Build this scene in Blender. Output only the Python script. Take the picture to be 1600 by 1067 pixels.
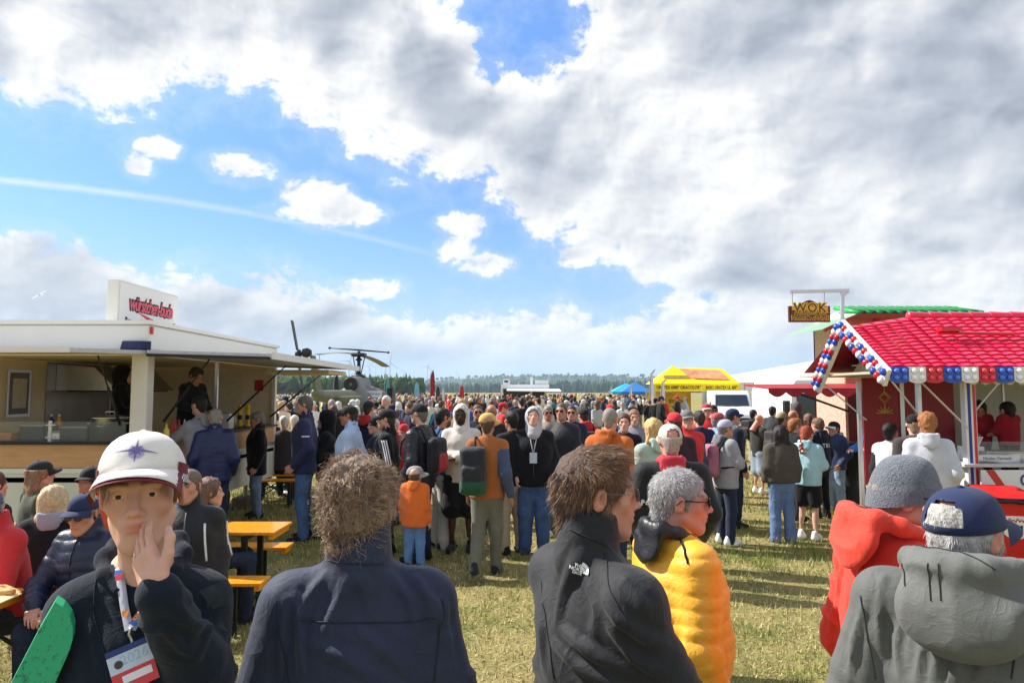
import bpy, bmesh, math, random
import numpy as np
from mathutils import Vector, Matrix, Euler
R = math.radians
random.seed(7)
RNG = np.random.default_rng(11)
for _o in list(bpy.data.objects):
  bpy.data.objects.remove(_o)
SC = bpy.context.scene
COL = SC.collection

# ------------------------------------------------------------------ camera
CAM_H = 2.0
FPX = 1100.0                       # focal length in photo pixels (photo is 1600 wide)
HORIZON = 612.0
PITCH = math.atan((HORIZON - 533.5) / FPX)
cam_d = bpy.data.cameras.new('camera')
cam_d.sensor_width = 36.0
cam_d.lens = 36.0 * FPX / 1600.0
cam_d.clip_start = 0.05
cam_d.clip_end = 30000
cam = bpy.data.objects.new('camera', cam_d)
COL.objects.link(cam)
cam.location = (0, 0, CAM_H)
cam.rotation_euler = (math.pi / 2 + PITCH, 0, 0)
SC.camera = cam


def at(px, py, Y):
  """world point at forward distance Y seen at photo pixel (px,py)"""
  cp, sp = math.cos(PITCH), math.sin(PITCH)
  u, v = px - 800.0, 533.5 - py
  d = (u, cp * FPX - sp * v, sp * FPX + cp * v)
  k = Y / d[1]
  return Vector((d[0] * k, Y, CAM_H + d[2] * k))


def px_x(px, Y):
  return at(px, HORIZON, Y).x


def top_z(py, Y):
  return at(800, py, Y).z


# ------------------------------------------------------------------ sun, sky, exposure
SUN_AZ = Vector((-0.90, 0.36, 0)).normalized()     # towards the sun, on the ground plane
SUN_EL = R(42)
SUN_DIR = Vector((SUN_AZ.x * math.cos(SUN_EL), SUN_AZ.y * math.cos(SUN_EL), math.sin(SUN_EL)))
sun_d = bpy.data.lights.new('sun', 'SUN')
sun_d.energy = 5.0
sun_d.angle = R(0.55)
sun_d.color = (1.0, 0.955, 0.88)
sun = bpy.data.objects.new('sun', sun_d)
COL.objects.link(sun)
sun.rotation_euler = (-SUN_DIR).to_track_quat('-Z', 'Y').to_euler()
SC.view_settings.view_transform = 'Standard'
SC.view_settings.look = 'None'
SC.view_settings.gamma = 1.0
SC.view_settings.exposure = 0.62
SC.render.engine = 'CYCLES'
SC.cycles.use_denoising = True
SC.cycles.max_bounces = 6
SC.cycles.transparent_max_bounces = 6
SC.cycles.caustics_reflective = False
SC.cycles.caustics_refractive = False


class NG:
  """tiny helper to write node graphs"""
  def __init__(s, tree):
    s.t = tree
    s.n = tree.nodes
    s.l = tree.links

  def new(s, kind, **kw):
    n = s.n.new(kind)
    for k, v in kw.items():
      setattr(n, k, v)
    return n

  def put(s, sock, v):
    if isinstance(v, (int, float)):
      sock.default_value = v
    elif isinstance(v, (tuple, list)):
      sock.default_value = v
    else:
      s.l.new(v, sock)

  def math(s, op, a, b=None, c=None, clamp=False):
    n = s.n.new('ShaderNodeMath')
    n.operation = op
    n.use_clamp = clamp
    for i, v in enumerate((a, b, c)):
      if v is not None:
        s.put(n.inputs[i], v)
    return n.outputs[0]

  def vmath(s, op, a, b=None):
    n = s.n.new('ShaderNodeVectorMath')
    n.operation = op
    s.put(n.inputs[0], a)
    if b is not None:
      s.put(n.inputs[1], b)
    return n.outputs['Value' if op in ('DOT_PRODUCT', 'LENGTH') else 'Vector']

  def noise(s, vec, scale, detail=4, rough=0.5, dist=0.0, out='Fac'):
    n = s.n.new('ShaderNodeTexNoise')
    if vec is not None:
      s.l.new(vec, n.inputs['Vector'])
    n.inputs['Scale'].default_value = scale
    n.inputs['Detail'].default_value = detail
    n.inputs['Roughness'].default_value = rough
    n.inputs['Distortion'].default_value = dist
    return n.outputs[out]

  def ramp(s, fac, stops, interp='LINEAR'):
    n = s.n.new('ShaderNodeValToRGB')
    n.color_ramp.interpolation = interp
    e = n.color_ramp.elements
    while len(e) > 1:
      e.remove(e[-1])
    for i, (p, c) in enumerate(stops):
      if i == 0:
        e[0].position = p
        el = e[0]
      else:
        el = e.new(p)
      el.color = (c, c, c, 1) if isinstance(c, (int, float)) else (*c, 1)
    s.put(n.inputs[0], fac)
    return n.outputs[0]

  def mix(s, fac, a, b, mode='MIX'):
    n = s.n.new('ShaderNodeMix')
    n.data_type = 'RGBA'
    n.blend_type = mode
    s.put(n.inputs[0], fac)
    s.put(n.inputs[6], (*a, 1) if isinstance(a, tuple) and len(a) == 3 else a)
    s.put(n.inputs[7], (*b, 1) if isinstance(b, tuple) and len(b) == 3 else b)
    return n.outputs[2]

  def maprange(s, v, a, b, c=0.0, d=1.0, smooth=True):
    n = s.n.new('ShaderNodeMapRange')
    n.interpolation_type = 'SMOOTHSTEP' if smooth else 'LINEAR'
    s.put(n.inputs[0], v)
    for i, k in enumerate((a, b, c, d)):
      n.inputs[i + 1].default_value = k
    return n.outputs[0]


def build_world():
  w = bpy.data.worlds.new('World')
  SC.world = w
  w.use_nodes = True
  g = NG(w.node_tree)
  g.n.clear()
  out = g.new('ShaderNodeOutputWorld')
  bg = g.new('ShaderNodeBackground')
  g.l.new(bg.outputs[0], out.inputs[0])
  sky = g.new('ShaderNodeTexSky')
  sky.sky_type = 'NISHITA'
  sky.sun_disc = False
  sky.sun_elevation = SUN_EL
  sky.sun_rotation = math.atan2(SUN_DIR.x, SUN_DIR.y)
  sky.altitude = 300
  sky.air_density = 1.0
  sky.dust_density = 0.6
  sky.ozone_density = 2.2
  STR = 0.09
  bg.inputs[1].default_value = STR
  tc = g.new('ShaderNodeTexCoord').outputs['Generated']
  d = g.vmath('NORMALIZE', tc)
  sep = g.new('ShaderNodeSeparateXYZ')
  g.l.new(d, sep.inputs[0])
  X, Y, Z = sep.outputs
  DEG = 180 / math.pi
  az = g.math('MULTIPLY', g.math('ARCTAN2', X, Y), DEG)
  el = g.math('MULTIPLY', g.math('ARCSINE', Z), DEG)
  # domain in degrees, a little warped
  comb = g.new('ShaderNodeCombineXYZ')
  g.put(comb.inputs[0], g.math('MULTIPLY', az, 0.1))
  g.put(comb.inputs[1], g.math('MULTIPLY', el, 0.13))
  g.put(comb.inputs[2], g.math('MULTIPLY', g.math('ABSOLUTE', az), 0.004))
  dom = comb.outputs[0]
  nA = g.noise(dom, 1.15, 3, 0.5)
  nB = g.noise(dom, 3.4, 9, 0.6, 0.25)
  nC = g.noise(dom, 12.0, 5, 0.6, 0.35)

  def A(px):
    return math.atan((px - 800) / FPX) * DEG

  def E(px, py):
    q = at(px, py, 100.0) - Vector((0, 0, CAM_H))
    return math.asin(q.normalized().z) * DEG

  def curve(pts):
    """piecewise boundary elevation as a function of azimuth"""
    t = g.math('DIVIDE', g.math('ADD', az, 60.0), 120.0, clamp=True)
    st = [((A(px) + 60) / 120, E(px, py) / 60.0) for px, py in pts]
    return g.math('MULTIPLY', g.ramp(t, st, 'EASE'), 60.0)
  up = curve([(0, 165), (60, 165), (170, 205), (290, 150), (410, 155), (480, 210), (600, 270), (760, 305),
        (850, 385), (960, 425), (1040, 470), (1200, 560), (1600, 600)])
  low = curve([(0, 350), (70, 352), (160, 395), (260, 420), (400, 415), (470, 432), (560, 470), (680, 490),
        (880, 478), (960, 492), (1010, 470), (1060, 440), (1200, 440), (1600, 440)])
  fu = g.math('MULTIPLY', g.math('SUBTRACT', el, up), 0.16)
  fl = g.math('MULTIPLY', g.math('SUBTRACT', low, el), 0.22)
  # the low bank thins out towards the horizon haze
  fl = g.math('MINIMUM', fl, 0.75)
  fu = g.math('MINIMUM', fu, 1.0)

  def blob(px, py, rx, ry, amp):
    dx = g.math('DIVIDE', g.math('SUBTRACT', az, A(px)), rx / FPX * DEG)
    dy = g.math('DIVIDE', g.math('SUBTRACT', el, E(px, py)), ry / FPX * DEG)
    # flat base: lower half falls off faster
    r2 = g.math('ADD', g.math('MULTIPLY', dx, dx), g.math('MULTIPLY', dy, dy))
    return g.math('SUBTRACT', amp, g.math('MULTIPLY', r2, amp))
  small = None
  for b in ((368, 262, 48, 24, .42), (500, 318, 60, 40, .5), (548, 334, 52, 22, .42), (440, 332, 36, 12, .3), (722, 352, 40, 22, .42),
       (712, 392, 34, 28, .5), (755, 414, 50, 20, .45), (232, 230, 26, 16, .3), (205, 256, 20, 16, .3), (590, 452, 46, 20, .4),
       (905, 400, 40, 20, .45)):
    v = blob(*b)
    small = v if small is None else g.math('MAXIMUM', small, v)
  hole = g.math('MAXIMUM', blob(830, 45, 150, 105, 1.0), blob(770, 10, 130, 80, .9))
  hole = g.math('MAXIMUM', hole, blob(770, 105, 70, 50, .7))
  hole = g.math('MAXIMUM', hole, 0.0)
  f = g.math('MAXIMUM', g.math('MAXIMUM', fu, fl), g.math('MAXIMUM', small, -1.0))
  f = g.math('SUBTRACT', f, g.math('MULTIPLY', hole, 1.35))
  # sky above and beside the picture: broken cloud, same kind
  gap = g.math('MULTIPLY', g.maprange(el, 30, 46), g.maprange(nA, 0.45, 0.62))
  f = g.math('SUBTRACT', f, g.math('MULTIPLY', gap, 1.6))
  det = g.math('ADD', g.math('MULTIPLY', g.math('SUBTRACT', nB, 0.5), 1.5), g.math('MULTIPLY', g.math('SUBTRACT', nC, 0.5), 0.45))
  dens = g.math('ADD', f, det)
  mask = g.maprange(dens, -0.03, 0.30)
  wisp = g.math('MULTIPLY', g.maprange(dens, -0.45, 0.1), 0.16)
  mask = g.math('MAXIMUM', mask, wisp)
  # contrail
  a0, e0, a1, e1 = A(0), E(0, 281), A(900), E(900, 466)
  tt = g.math('DIVIDE', g.math('SUBTRACT', az, a0), a1 - a0)
  mid = math.atan2(0, 1)
  em = E(450, 352) - (e0 + e1) / 2
  bow = g.math('MULTIPLY', g.math('MULTIPLY', tt, g.math('SUBTRACT', 1.0, tt)), em * 4)
  line = g.math('ADD', g.math('ADD', e0, g.math('MULTIPLY', tt, e1 - e0)), bow)
  dl = g.math('ABSOLUTE', g.math('SUBTRACT', el, line))
  wv = g.math('ADD', 0.20, g.math('MULTIPLY', nC, 0.35))
  trail = g.math('SUBTRACT', 1.0, g.math('DIVIDE', dl, wv), clamp=True)
  trail = g.math('MULTIPLY', trail, g.maprange(tt, -0.6, 1.02, 0.85, 0.0, False))
  mask = g.math('MAXIMUM', mask, trail)
  # relief: density towards the sun, at the scale of the billows and finer
  offs = (-0.11, 0.15, 0.0)
  nM = g.noise(dom, 1.7, 3, 0.45, 0.5)
  nM2 = g.noise(g.vmath('ADD', dom, offs), 1.7, 3, 0.45, 0.5)
  rel = g.math('MULTIPLY', g.math('SUBTRACT', nM, nM2), 1.5)
  nB2 = g.noise(g.vmath('ADD', dom, (-0.035, 0.05, 0.0)), 3.4, 9, 0.6, 0.25)
  rel2 = g.math('MULTIPLY', g.math('SUBTRACT', nB, nB2), 0.75)
  # thick parts go grey, thin and sun-facing parts stay white
  nT = g.noise(dom, 0.62, 2, 0.45, 0.6)
  thick = g.maprange(g.math('ADD', f, g.math('MULTIPLY', g.math('SUBTRACT', nT, 0.52), 4.2)), -0.05, 1.45)
  lowband = g.maprange(el, 3.0, 12.0, 0.75, 1.0)
  thick = g.math('MULTIPLY', thick, lowband)
  lum = g.math('SUBTRACT', 0.96, g.math('MULTIPLY', thick, 0.45))
  soft = g.math('SUBTRACT', 1.0, g.math('MULTIPLY', thick, 0.75))
  lum = g.math('ADD', lum, g.math('ADD', g.math('MULTIPLY', rel, 0.42), g.math('MULTIPLY', g.math('MULTIPLY', rel2, soft), 0.95)))
  lum = g.math('MAXIMUM', g.math('MINIMUM', lum, 1.05), 0.30)
  tint = g.mix(g.maprange(lum, 0.4, 0.95), (0.86, 0.94, 1.10), (1.0, 1.0, 1.0))
  cl = g.mix(1.0, tint, lum, 'MULTIPLY')
  cl = g.mix(1.0, cl, (.73 / STR, .73 / STR, .73 / STR), 'MULTIPLY')
  # clear sky: richer blue, paler towards the horizon
  blue = g.mix(1.0, sky.outputs[0], (0.74, 1.02, 1.36), 'MULTIPLY')
  blue = g.mix(1.0, blue, g.maprange(el, 14, 32, 1.0, 1.35), 'MULTIPLY')
  pale = g.mix(1.0, (0.32, 0.46, 0.64), (1 / STR, 1 / STR, 1 / STR), 'MULTIPLY')
  blue = g.mix(g.maprange(el, 16.0, 0.0, 0.0, 0.85), blue, pale)
  # distant clouds fade into the haze
  cl = g.mix(g.maprange(el, 6.0, 0.0, 0.0, 0.65), cl, pale)
  g.l.new(g.mix(mask, blue, cl), bg.inputs[0])
  w.cycles.sampling_method = 'MANUAL'
  w.cycles.sample_map_resolution = 512


build_world()

# ------------------------------------------------------------------ materials
MATS = {}


def srgb(r, g=None, b=None):
  if g is None:
    r, g, b = r
  f = lambda c: (c / 255 / 12.92) if c / 255 <= 0.04045 else ((c / 255 + 0.055) / 1.055) ** 2.4
  return (f(r), f(g), f(b))


def mat(name, col, rough=0.6, metal=0.0, var=0.12, vscale=14, bump=0.0, bscale=120, spec=0.4, sheen=0.0,
    fold=0.0, coat=0.0, trans=0.0, alpha=1.0, emit=0.0, attr=None, sss=0.0, stretch=None, dirt=0.0):
  key = (name, tuple(col), rough)
  if key in MATS:
    return MATS[key]
  m = bpy.data.materials.new(name)
  m.use_nodes = True
  g = NG(m.node_tree)
  p = g.n['Principled BSDF']
  tc = g.new('ShaderNodeTexCoord').outputs['Object']
  if stretch:
    mp = g.new('ShaderNodeMapping')
    mp.inputs['Scale'].default_value = stretch
    g.l.new(tc, mp.inputs[0])
    tc = mp.outputs[0]
  base = (*col, 1)
  if attr:
    a = g.new('ShaderNodeAttribute')
    a.attribute_name = attr
    base = a.outputs['Color']
  if var > 0:
    n = g.noise(tc, vscale, 5, 0.6)
    k = g.maprange(n, 0.25, 0.75, 1 - var, 1 + var, False)
    base = g.mix(1.0, base, k, 'MULTIPLY')
  if dirt > 0:
    n = g.noise(tc, vscale * 0.25, 8, 0.7)
    base = g.mix(g.maprange(n, 0.5, 0.75, 0, dirt), base, (0.16, 0.13, 0.09))
  g.put(p.inputs['Base Color'], base)
  p.inputs['Roughness'].default_value = rough
  p.inputs['Metallic'].default_value = metal
  p.inputs['Specular IOR Level'].default_value = spec
  if sheen:
    p.inputs['Sheen Weight'].default_value = sheen
    p.inputs['Sheen Roughness'].default_value = 0.5
  if coat:
    p.inputs['Coat Weight'].default_value = coat
  if trans:
    p.inputs['Transmission Weight'].default_value = trans
  if sss:
    p.inputs['Subsurface Weight'].default_value = sss
    p.inputs['Subsurface Radius'].default_value = (1.0, 0.35, 0.2)
    p.inputs['Subsurface Scale'].default_value = 0.008
  if alpha < 1:
    p.inputs['Alpha'].default_value = alpha
  if emit:
    p.inputs['Emission Color'].default_value = (*col, 1)
    p.inputs['Emission Strength'].default_value = emit
  if bump > 0 or fold > 0:
    hgt = None
    if bump > 0:
      hgt = g.math('MULTIPLY', g.noise(tc, bscale, 4, 0.6), bump)
    if fold > 0:
      mpf = g.new('ShaderNodeMapping')
      mpf.inputs['Scale'].default_value = (1.0, 1.0, 0.55)
      mpf.inputs['Rotation'].default_value = (0.3, 0.25, 0.0)
      g.l.new(tc, mpf.inputs[0])
      nf = g.noise(mpf.outputs[0], 8.5, 1.0, 0.4, 1.1)
      cr = g.math('SUBTRACT', 1.0, g.math('MULTIPLY', g.math('ABSOLUTE', g.math('SUBTRACT', nf, 0.5)), 5.0), clamp=True)
      nf2 = g.noise(tc, 17, 1.0, 0.4, 1.5)
      cr2 = g.math('SUBTRACT', 1.0, g.math('MULTIPLY', g.math('ABSOLUTE', g.math('SUBTRACT', nf2, 0.5)), 6.0), clamp=True)
      rid = g.math('MULTIPLY', g.math('ADD', g.math('MULTIPLY', cr, cr), g.math('MULTIPLY', g.math('MULTIPLY', cr2, cr2), 0.4)), fold * 0.20)
      hgt = rid if hgt is None else g.math('ADD', hgt, rid)
    b = g.new('ShaderNodeBump')
    b.inputs['Strength'].default_value = 1.0
    b.inputs['Distance'].default_value = 0.01
    g.l.new(hgt, b.inputs['Height'])
    g.l.new(b.outputs[0], p.inputs['Normal'])
  MATS[key] = m
  return m


def cloth(c, rough=0.8, kind='cloth'):
  """c in sRGB 0-255; photo shows sunlit values, dark cloth kept dark"""
  l = srgb(*c)
  g_ = .3 * l[0] + .59 * l[1] + .11 * l[2]
  k_ = .26 if kind == 'denim' else .08
  l = tuple(q * (1 - k_) + g_ * k_ for q in l)
  if kind == 'shell':      # smooth technical jacket
    return mat('jacket_shell', l, 0.62, var=0.10, vscale=9, bump=0.16, bscale=420, spec=0.3, fold=0.9, sheen=.15)
  if kind == 'puffer':
    return mat('puffer_nylon', l, 0.42, var=0.06, vscale=18, bump=0.12, bscale=90, spec=0.45, fold=0.7)
  if kind == 'denim':
    return mat('denim', l, 0.85, var=0.28, vscale=8, bump=0.25, bscale=300, spec=0.2, fold=2.6)
  if kind == 'cap':
    return mat('cap_twill', l, .8, var=.08, vscale=20, bump=.18, bscale=420, spec=.25, sheen=.1)
  if kind == 'knit':
    return mat('knit', l, 0.95, var=0.3, vscale=90, bump=0.9, bscale=160, spec=0.15, sheen=0.3)
  return mat('fabric', l, 0.88, var=0.10, vscale=11, bump=0.2, bscale=300, spec=0.2, sheen=0.12, fold=.7)


def skin_mat(attr='Col'):
  return mat('skin', (0.8, 0.5, 0.4), 0.5, var=0.07, vscale=40, bump=0.05, bscale=350, spec=0.35, attr=attr, sss=0.12)


def hair_mat(c):
  return mat('hair', srgb(*c), 0.5, var=0.35, vscale=60, bump=0.6, bscale=130, spec=0.35)


# ------------------------------------------------------------------ mesh plumbing
def mesh_np(name, V, F, smooth=True, col=None):
  """V (n,3); F (m,k) int or list of faces"""
  me = bpy.data.meshes.new(name)
  V = np.asarray(V, np.float32)
  if isinstance(F, np.ndarray):
    k = F.shape[1]
    m = len(F)
    me.vertices.add(len(V))
    me.vertices.foreach_set('co', V.ravel())
    me.loops.add(m * k)
    me.loops.foreach_set('vertex_index', F.astype(np.int32).ravel())
    me.polygons.add(m)
    me.polygons.foreach_set('loop_start', np.arange(0, m * k, k, dtype=np.int32))
    me.update(calc_edges=True)
  else:
    me.from_pydata([tuple(map(float, v)) for v in V], [], F)
    me.update()
  if smooth:
    me.polygons.foreach_set('use_smooth', np.ones(len(me.polygons), bool))
  if col is not None:
    a = me.color_attributes.new('Col', 'FLOAT_COLOR', 'POINT')
    c4 = np.ones((len(V), 4), np.float32)
    c4[:, :3] = col
    a.data.foreach_set('color', c4.ravel())
  return me


def obj(name, me, m=None, parent=None):
  o = bpy.data.objects.new(name, me)
  COL.objects.link(o)
  if m is not None:
    for x in (m if isinstance(m, (list, tuple)) else [m]):
      me.materials.append(x)
  if parent is not None:
    o.parent = parent
  return o


def tag(o, label=None, cat=None, group=None, kind=None):
  if label:
    o['label'] = label
  if cat:
    o['category'] = cat
  if group:
    o['group'] = group
  if kind:
    o['kind'] = kind
  return o


def empty(name, loc=(0, 0, 0), rz=0.0, label=None, cat=None, group=None):
  o = bpy.data.objects.new(name, None)
  COL.objects.link(o)
  o.empty_display_size = 0.1
  o.location = loc
  o.rotation_euler = (0, 0, rz)
  return tag(o, label, cat, group)


class MB:
  """collects simple solids into one mesh"""
  def __init__(s):
    s.v = []
    s.f = []
    s.mi = []

  def add(s, vs, fs, mi=0):
    n = len(s.v)
    s.v += [tuple(v) for v in vs]
    s.f += [tuple(i + n for i in f) for f in fs]
    s.mi += [mi] * len(fs)
    return s

  def box(s, x0, x1, y0, y1, z0, z1, mi=0, M=None):
    vs = [Vector((x, y, z)) for z in (z0, z1) for y in (y0, y1) for x in (x0, x1)]
    if M is not None:
      vs = [M @ v for v in vs]
    return s.add(vs, [(0, 2, 3, 1), (4, 5, 7, 6), (0, 1, 5, 4), (2, 6, 7, 3), (0, 4, 6, 2), (1, 3, 7, 5)], mi)

  def bar(s, a, b, w, t=None, up=(0, 0, 1), mi=0):
    """rectangular bar from a to b"""
    a, b = Vector(a), Vector(b)
    t = t or w
    d = (b - a).normalized()
    u = Vector(up)
    if abs(d.dot(u)) > 0.98:
      u = Vector((1, 0, 0))
    r = d.cross(u).normalized()
    u = r.cross(d).normalized()
    vs = []
    for p in (a, b):
      for i, j in ((-1, -1), (1, -1), (1, 1), (-1, 1)):
        vs.append(p + r * (i * w / 2) + u * (j * t / 2))
    return s.add(vs, [(0, 3, 2, 1), (4, 5, 6, 7), (0, 1, 5, 4), (1, 2, 6, 5), (2, 3, 7, 6), (3, 0, 4, 7)], mi)

  def tube(s, pts, rad, n=8, mi=0, cap=True):
    pts = [Vector(p) for p in pts]
    rads = rad if isinstance(rad, (list, tuple)) else [rad] * len(pts)
    base = len(s.v)
    u0 = None
    vs = []
    for i, p in enumerate(pts):
      d = (pts[min(i + 1, len(pts) - 1)] - pts[max(i - 1, 0)]).normalized()
      if u0 is None:
        u0 = d.orthogonal().normalized()
      else:
        u0 = (u0 - d * u0.dot(d)).normalized()
      w = d.cross(u0)
      for k in range(n):
        a = 2 * math.pi * k / n
        vs.append(p + (u0 * math.cos(a) + w * math.sin(a)) * rads[i])
    fs = []
    for i in range(len(pts) - 1):
      for k in range(n):
        k2 = (k + 1) % n
        fs.append((i * n + k, i * n + k2, (i + 1) * n + k2, (i + 1) * n + k))
    if cap:
      fs.append(tuple(range(n - 1, -1, -1)))
      fs.append(tuple((len(pts) - 1) * n + k for k in range(n)))
    return s.add(vs, fs, mi)

  def lathe(s, prof, n=20, c=(0, 0, 0), mi=0, M=None):
    vs = []
    for r, z in prof:
      for k in range(n):
        a = 2 * math.pi * k / n
        v = Vector((c[0] + r * math.cos(a), c[1] + r * math.sin(a), c[2] + z))
        vs.append(M @ v if M is not None else v)
    fs = []
    for i in range(len(prof) - 1):
      for k in range(n):
        k2 = (k + 1) % n
        fs.append((i * n + k, i * n + k2, (i + 1) * n + k2, (i + 1) * n + k))
    fs.append(tuple(range(n - 1, -1, -1)))
    fs.append(tuple((len(prof) - 1) * n + k for k in range(n)))
    return s.add(vs, fs, mi)

  def prism(s, poly, y0, y1, mi=0, M=None):
    """poly of (x,z) extruded along y"""
    n = len(poly)
    vs = [Vector((x, y, z)) for y in (y0, y1) for x, z in poly]
    if M is not None:
      vs = [M @ v for v in vs]
    fs = [tuple(range(n)), tuple(range(2 * n - 1, n - 1, -1))]
    for i in range(n):
      j = (i + 1) % n
      fs.append((i, i + n, j + n, j))
    return s.add(vs, fs, mi)

  def mesh(s, name='mesh', smooth=False, bevel=0.0):
    me = bpy.data.meshes.new(name)
    me.from_pydata(s.v, [], s.f)
    me.polygons.foreach_set('material_index', s.mi)
    bm = bmesh.new()
    bm.from_mesh(me)
    if bevel > 0:
      es = [e for e in bm.edges if len(e.link_faces) == 2 and e.calc_face_angle(0) > 0.6]
      bmesh.ops.bevel(bm, geom=es, offset=bevel, segments=2, affect='EDGES', profile=0.5, clamp_overlap=True)
    bmesh.ops.recalc_face_normals(bm, faces=bm.faces)
    bm.to_mesh(me)
    bm.free()
    if smooth:
      me.polygons.foreach_set('use_smooth', [True] * len(me.polygons))
    return me

  def build(s, name, m=None, parent=None, smooth=False, bevel=0.0):
    return obj(name, s.mesh(name, smooth, bevel), m, parent)


def text_mesh(txt, size, depth=0.004, shear=0.0, offset=0.0, spacing=1.0, align='CENTER'):
  cu = bpy.data.curves.new('t', 'FONT')
  cu.body = txt
  cu.size = size
  cu.extrude = depth
  cu.shear = shear
  cu.offset = offset
  cu.space_character = spacing
  cu.align_x = align
  cu.align_y = 'CENTER'
  cu.resolution_u = 3
  to = bpy.data.objects.new('t', cu)
  COL.objects.link(to)
  dg = bpy.context.evaluated_depsgraph_get()
  me = bpy.data.meshes.new_from_object(to.evaluated_get(dg))
  bpy.data.objects.remove(to)
  bpy.data.curves.remove(cu)
  return me


def lettering(txt, size, m, parent, M, name='lettering', sx=1.0, **kw):
  """text whose local x,y run along the sign and z out of it; M places it in the parent's frame"""
  me = text_mesh(txt, size, **kw)
  me.materials.clear()
  o = obj(name, me, m, parent)
  o.matrix_local = M @ Matrix.Diagonal((sx, 1, 1, 1))
  return o


def face_frame(origin, xdir, up=(0, 0, 1)):
  """frame on a wall: x along xdir, y up, z = outward (x cross y)"""
  x = Vector(xdir).normalized()
  y = Vector(up).normalized()
  y = (y - x * y.dot(x)).normalized()
  z = x.cross(y)
  M = Matrix((x, y, z)).transposed().to_4x4()
  M.translation = Vector(origin)
  return M


# ------------------------------------------------------------------ distance-field modelling (numpy)
_LAT = np.random.default_rng(5).random((33, 33, 33)).astype(np.float32)


def vnoise(P, scale, seed=0.0):
  """value noise in [-1,1]; P (n,3), scale scalar or 3-tuple (cycles per metre)"""
  Q = P * np.asarray(scale, np.float32) + np.float32(seed * 7.31 + 100.0)
  I = np.floor(Q).astype(np.int32)
  f = Q - I
  f = f * f * f * (f * (f * 6 - 15) + 10)
  I &= 31
  x, y, z = I[:, 0], I[:, 1], I[:, 2]
  fx, fy, fz = f[:, 0], f[:, 1], f[:, 2]
  L = _LAT
  c00 = L[x, y, z] * (1 - fx) + L[x + 1, y, z] * fx
  c10 = L[x, y + 1, z] * (1 - fx) + L[x + 1, y + 1, z] * fx
  c01 = L[x, y, z + 1] * (1 - fx) + L[x + 1, y, z + 1] * fx
  c11 = L[x, y + 1, z + 1] * (1 - fx) + L[x + 1, y + 1, z + 1] * fx
  a = c00 * (1 - fy) + c10 * fy
  b = c01 * (1 - fy) + c11 * fy
  return (a * (1 - fz) + b * fz) * 2 - 1


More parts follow.
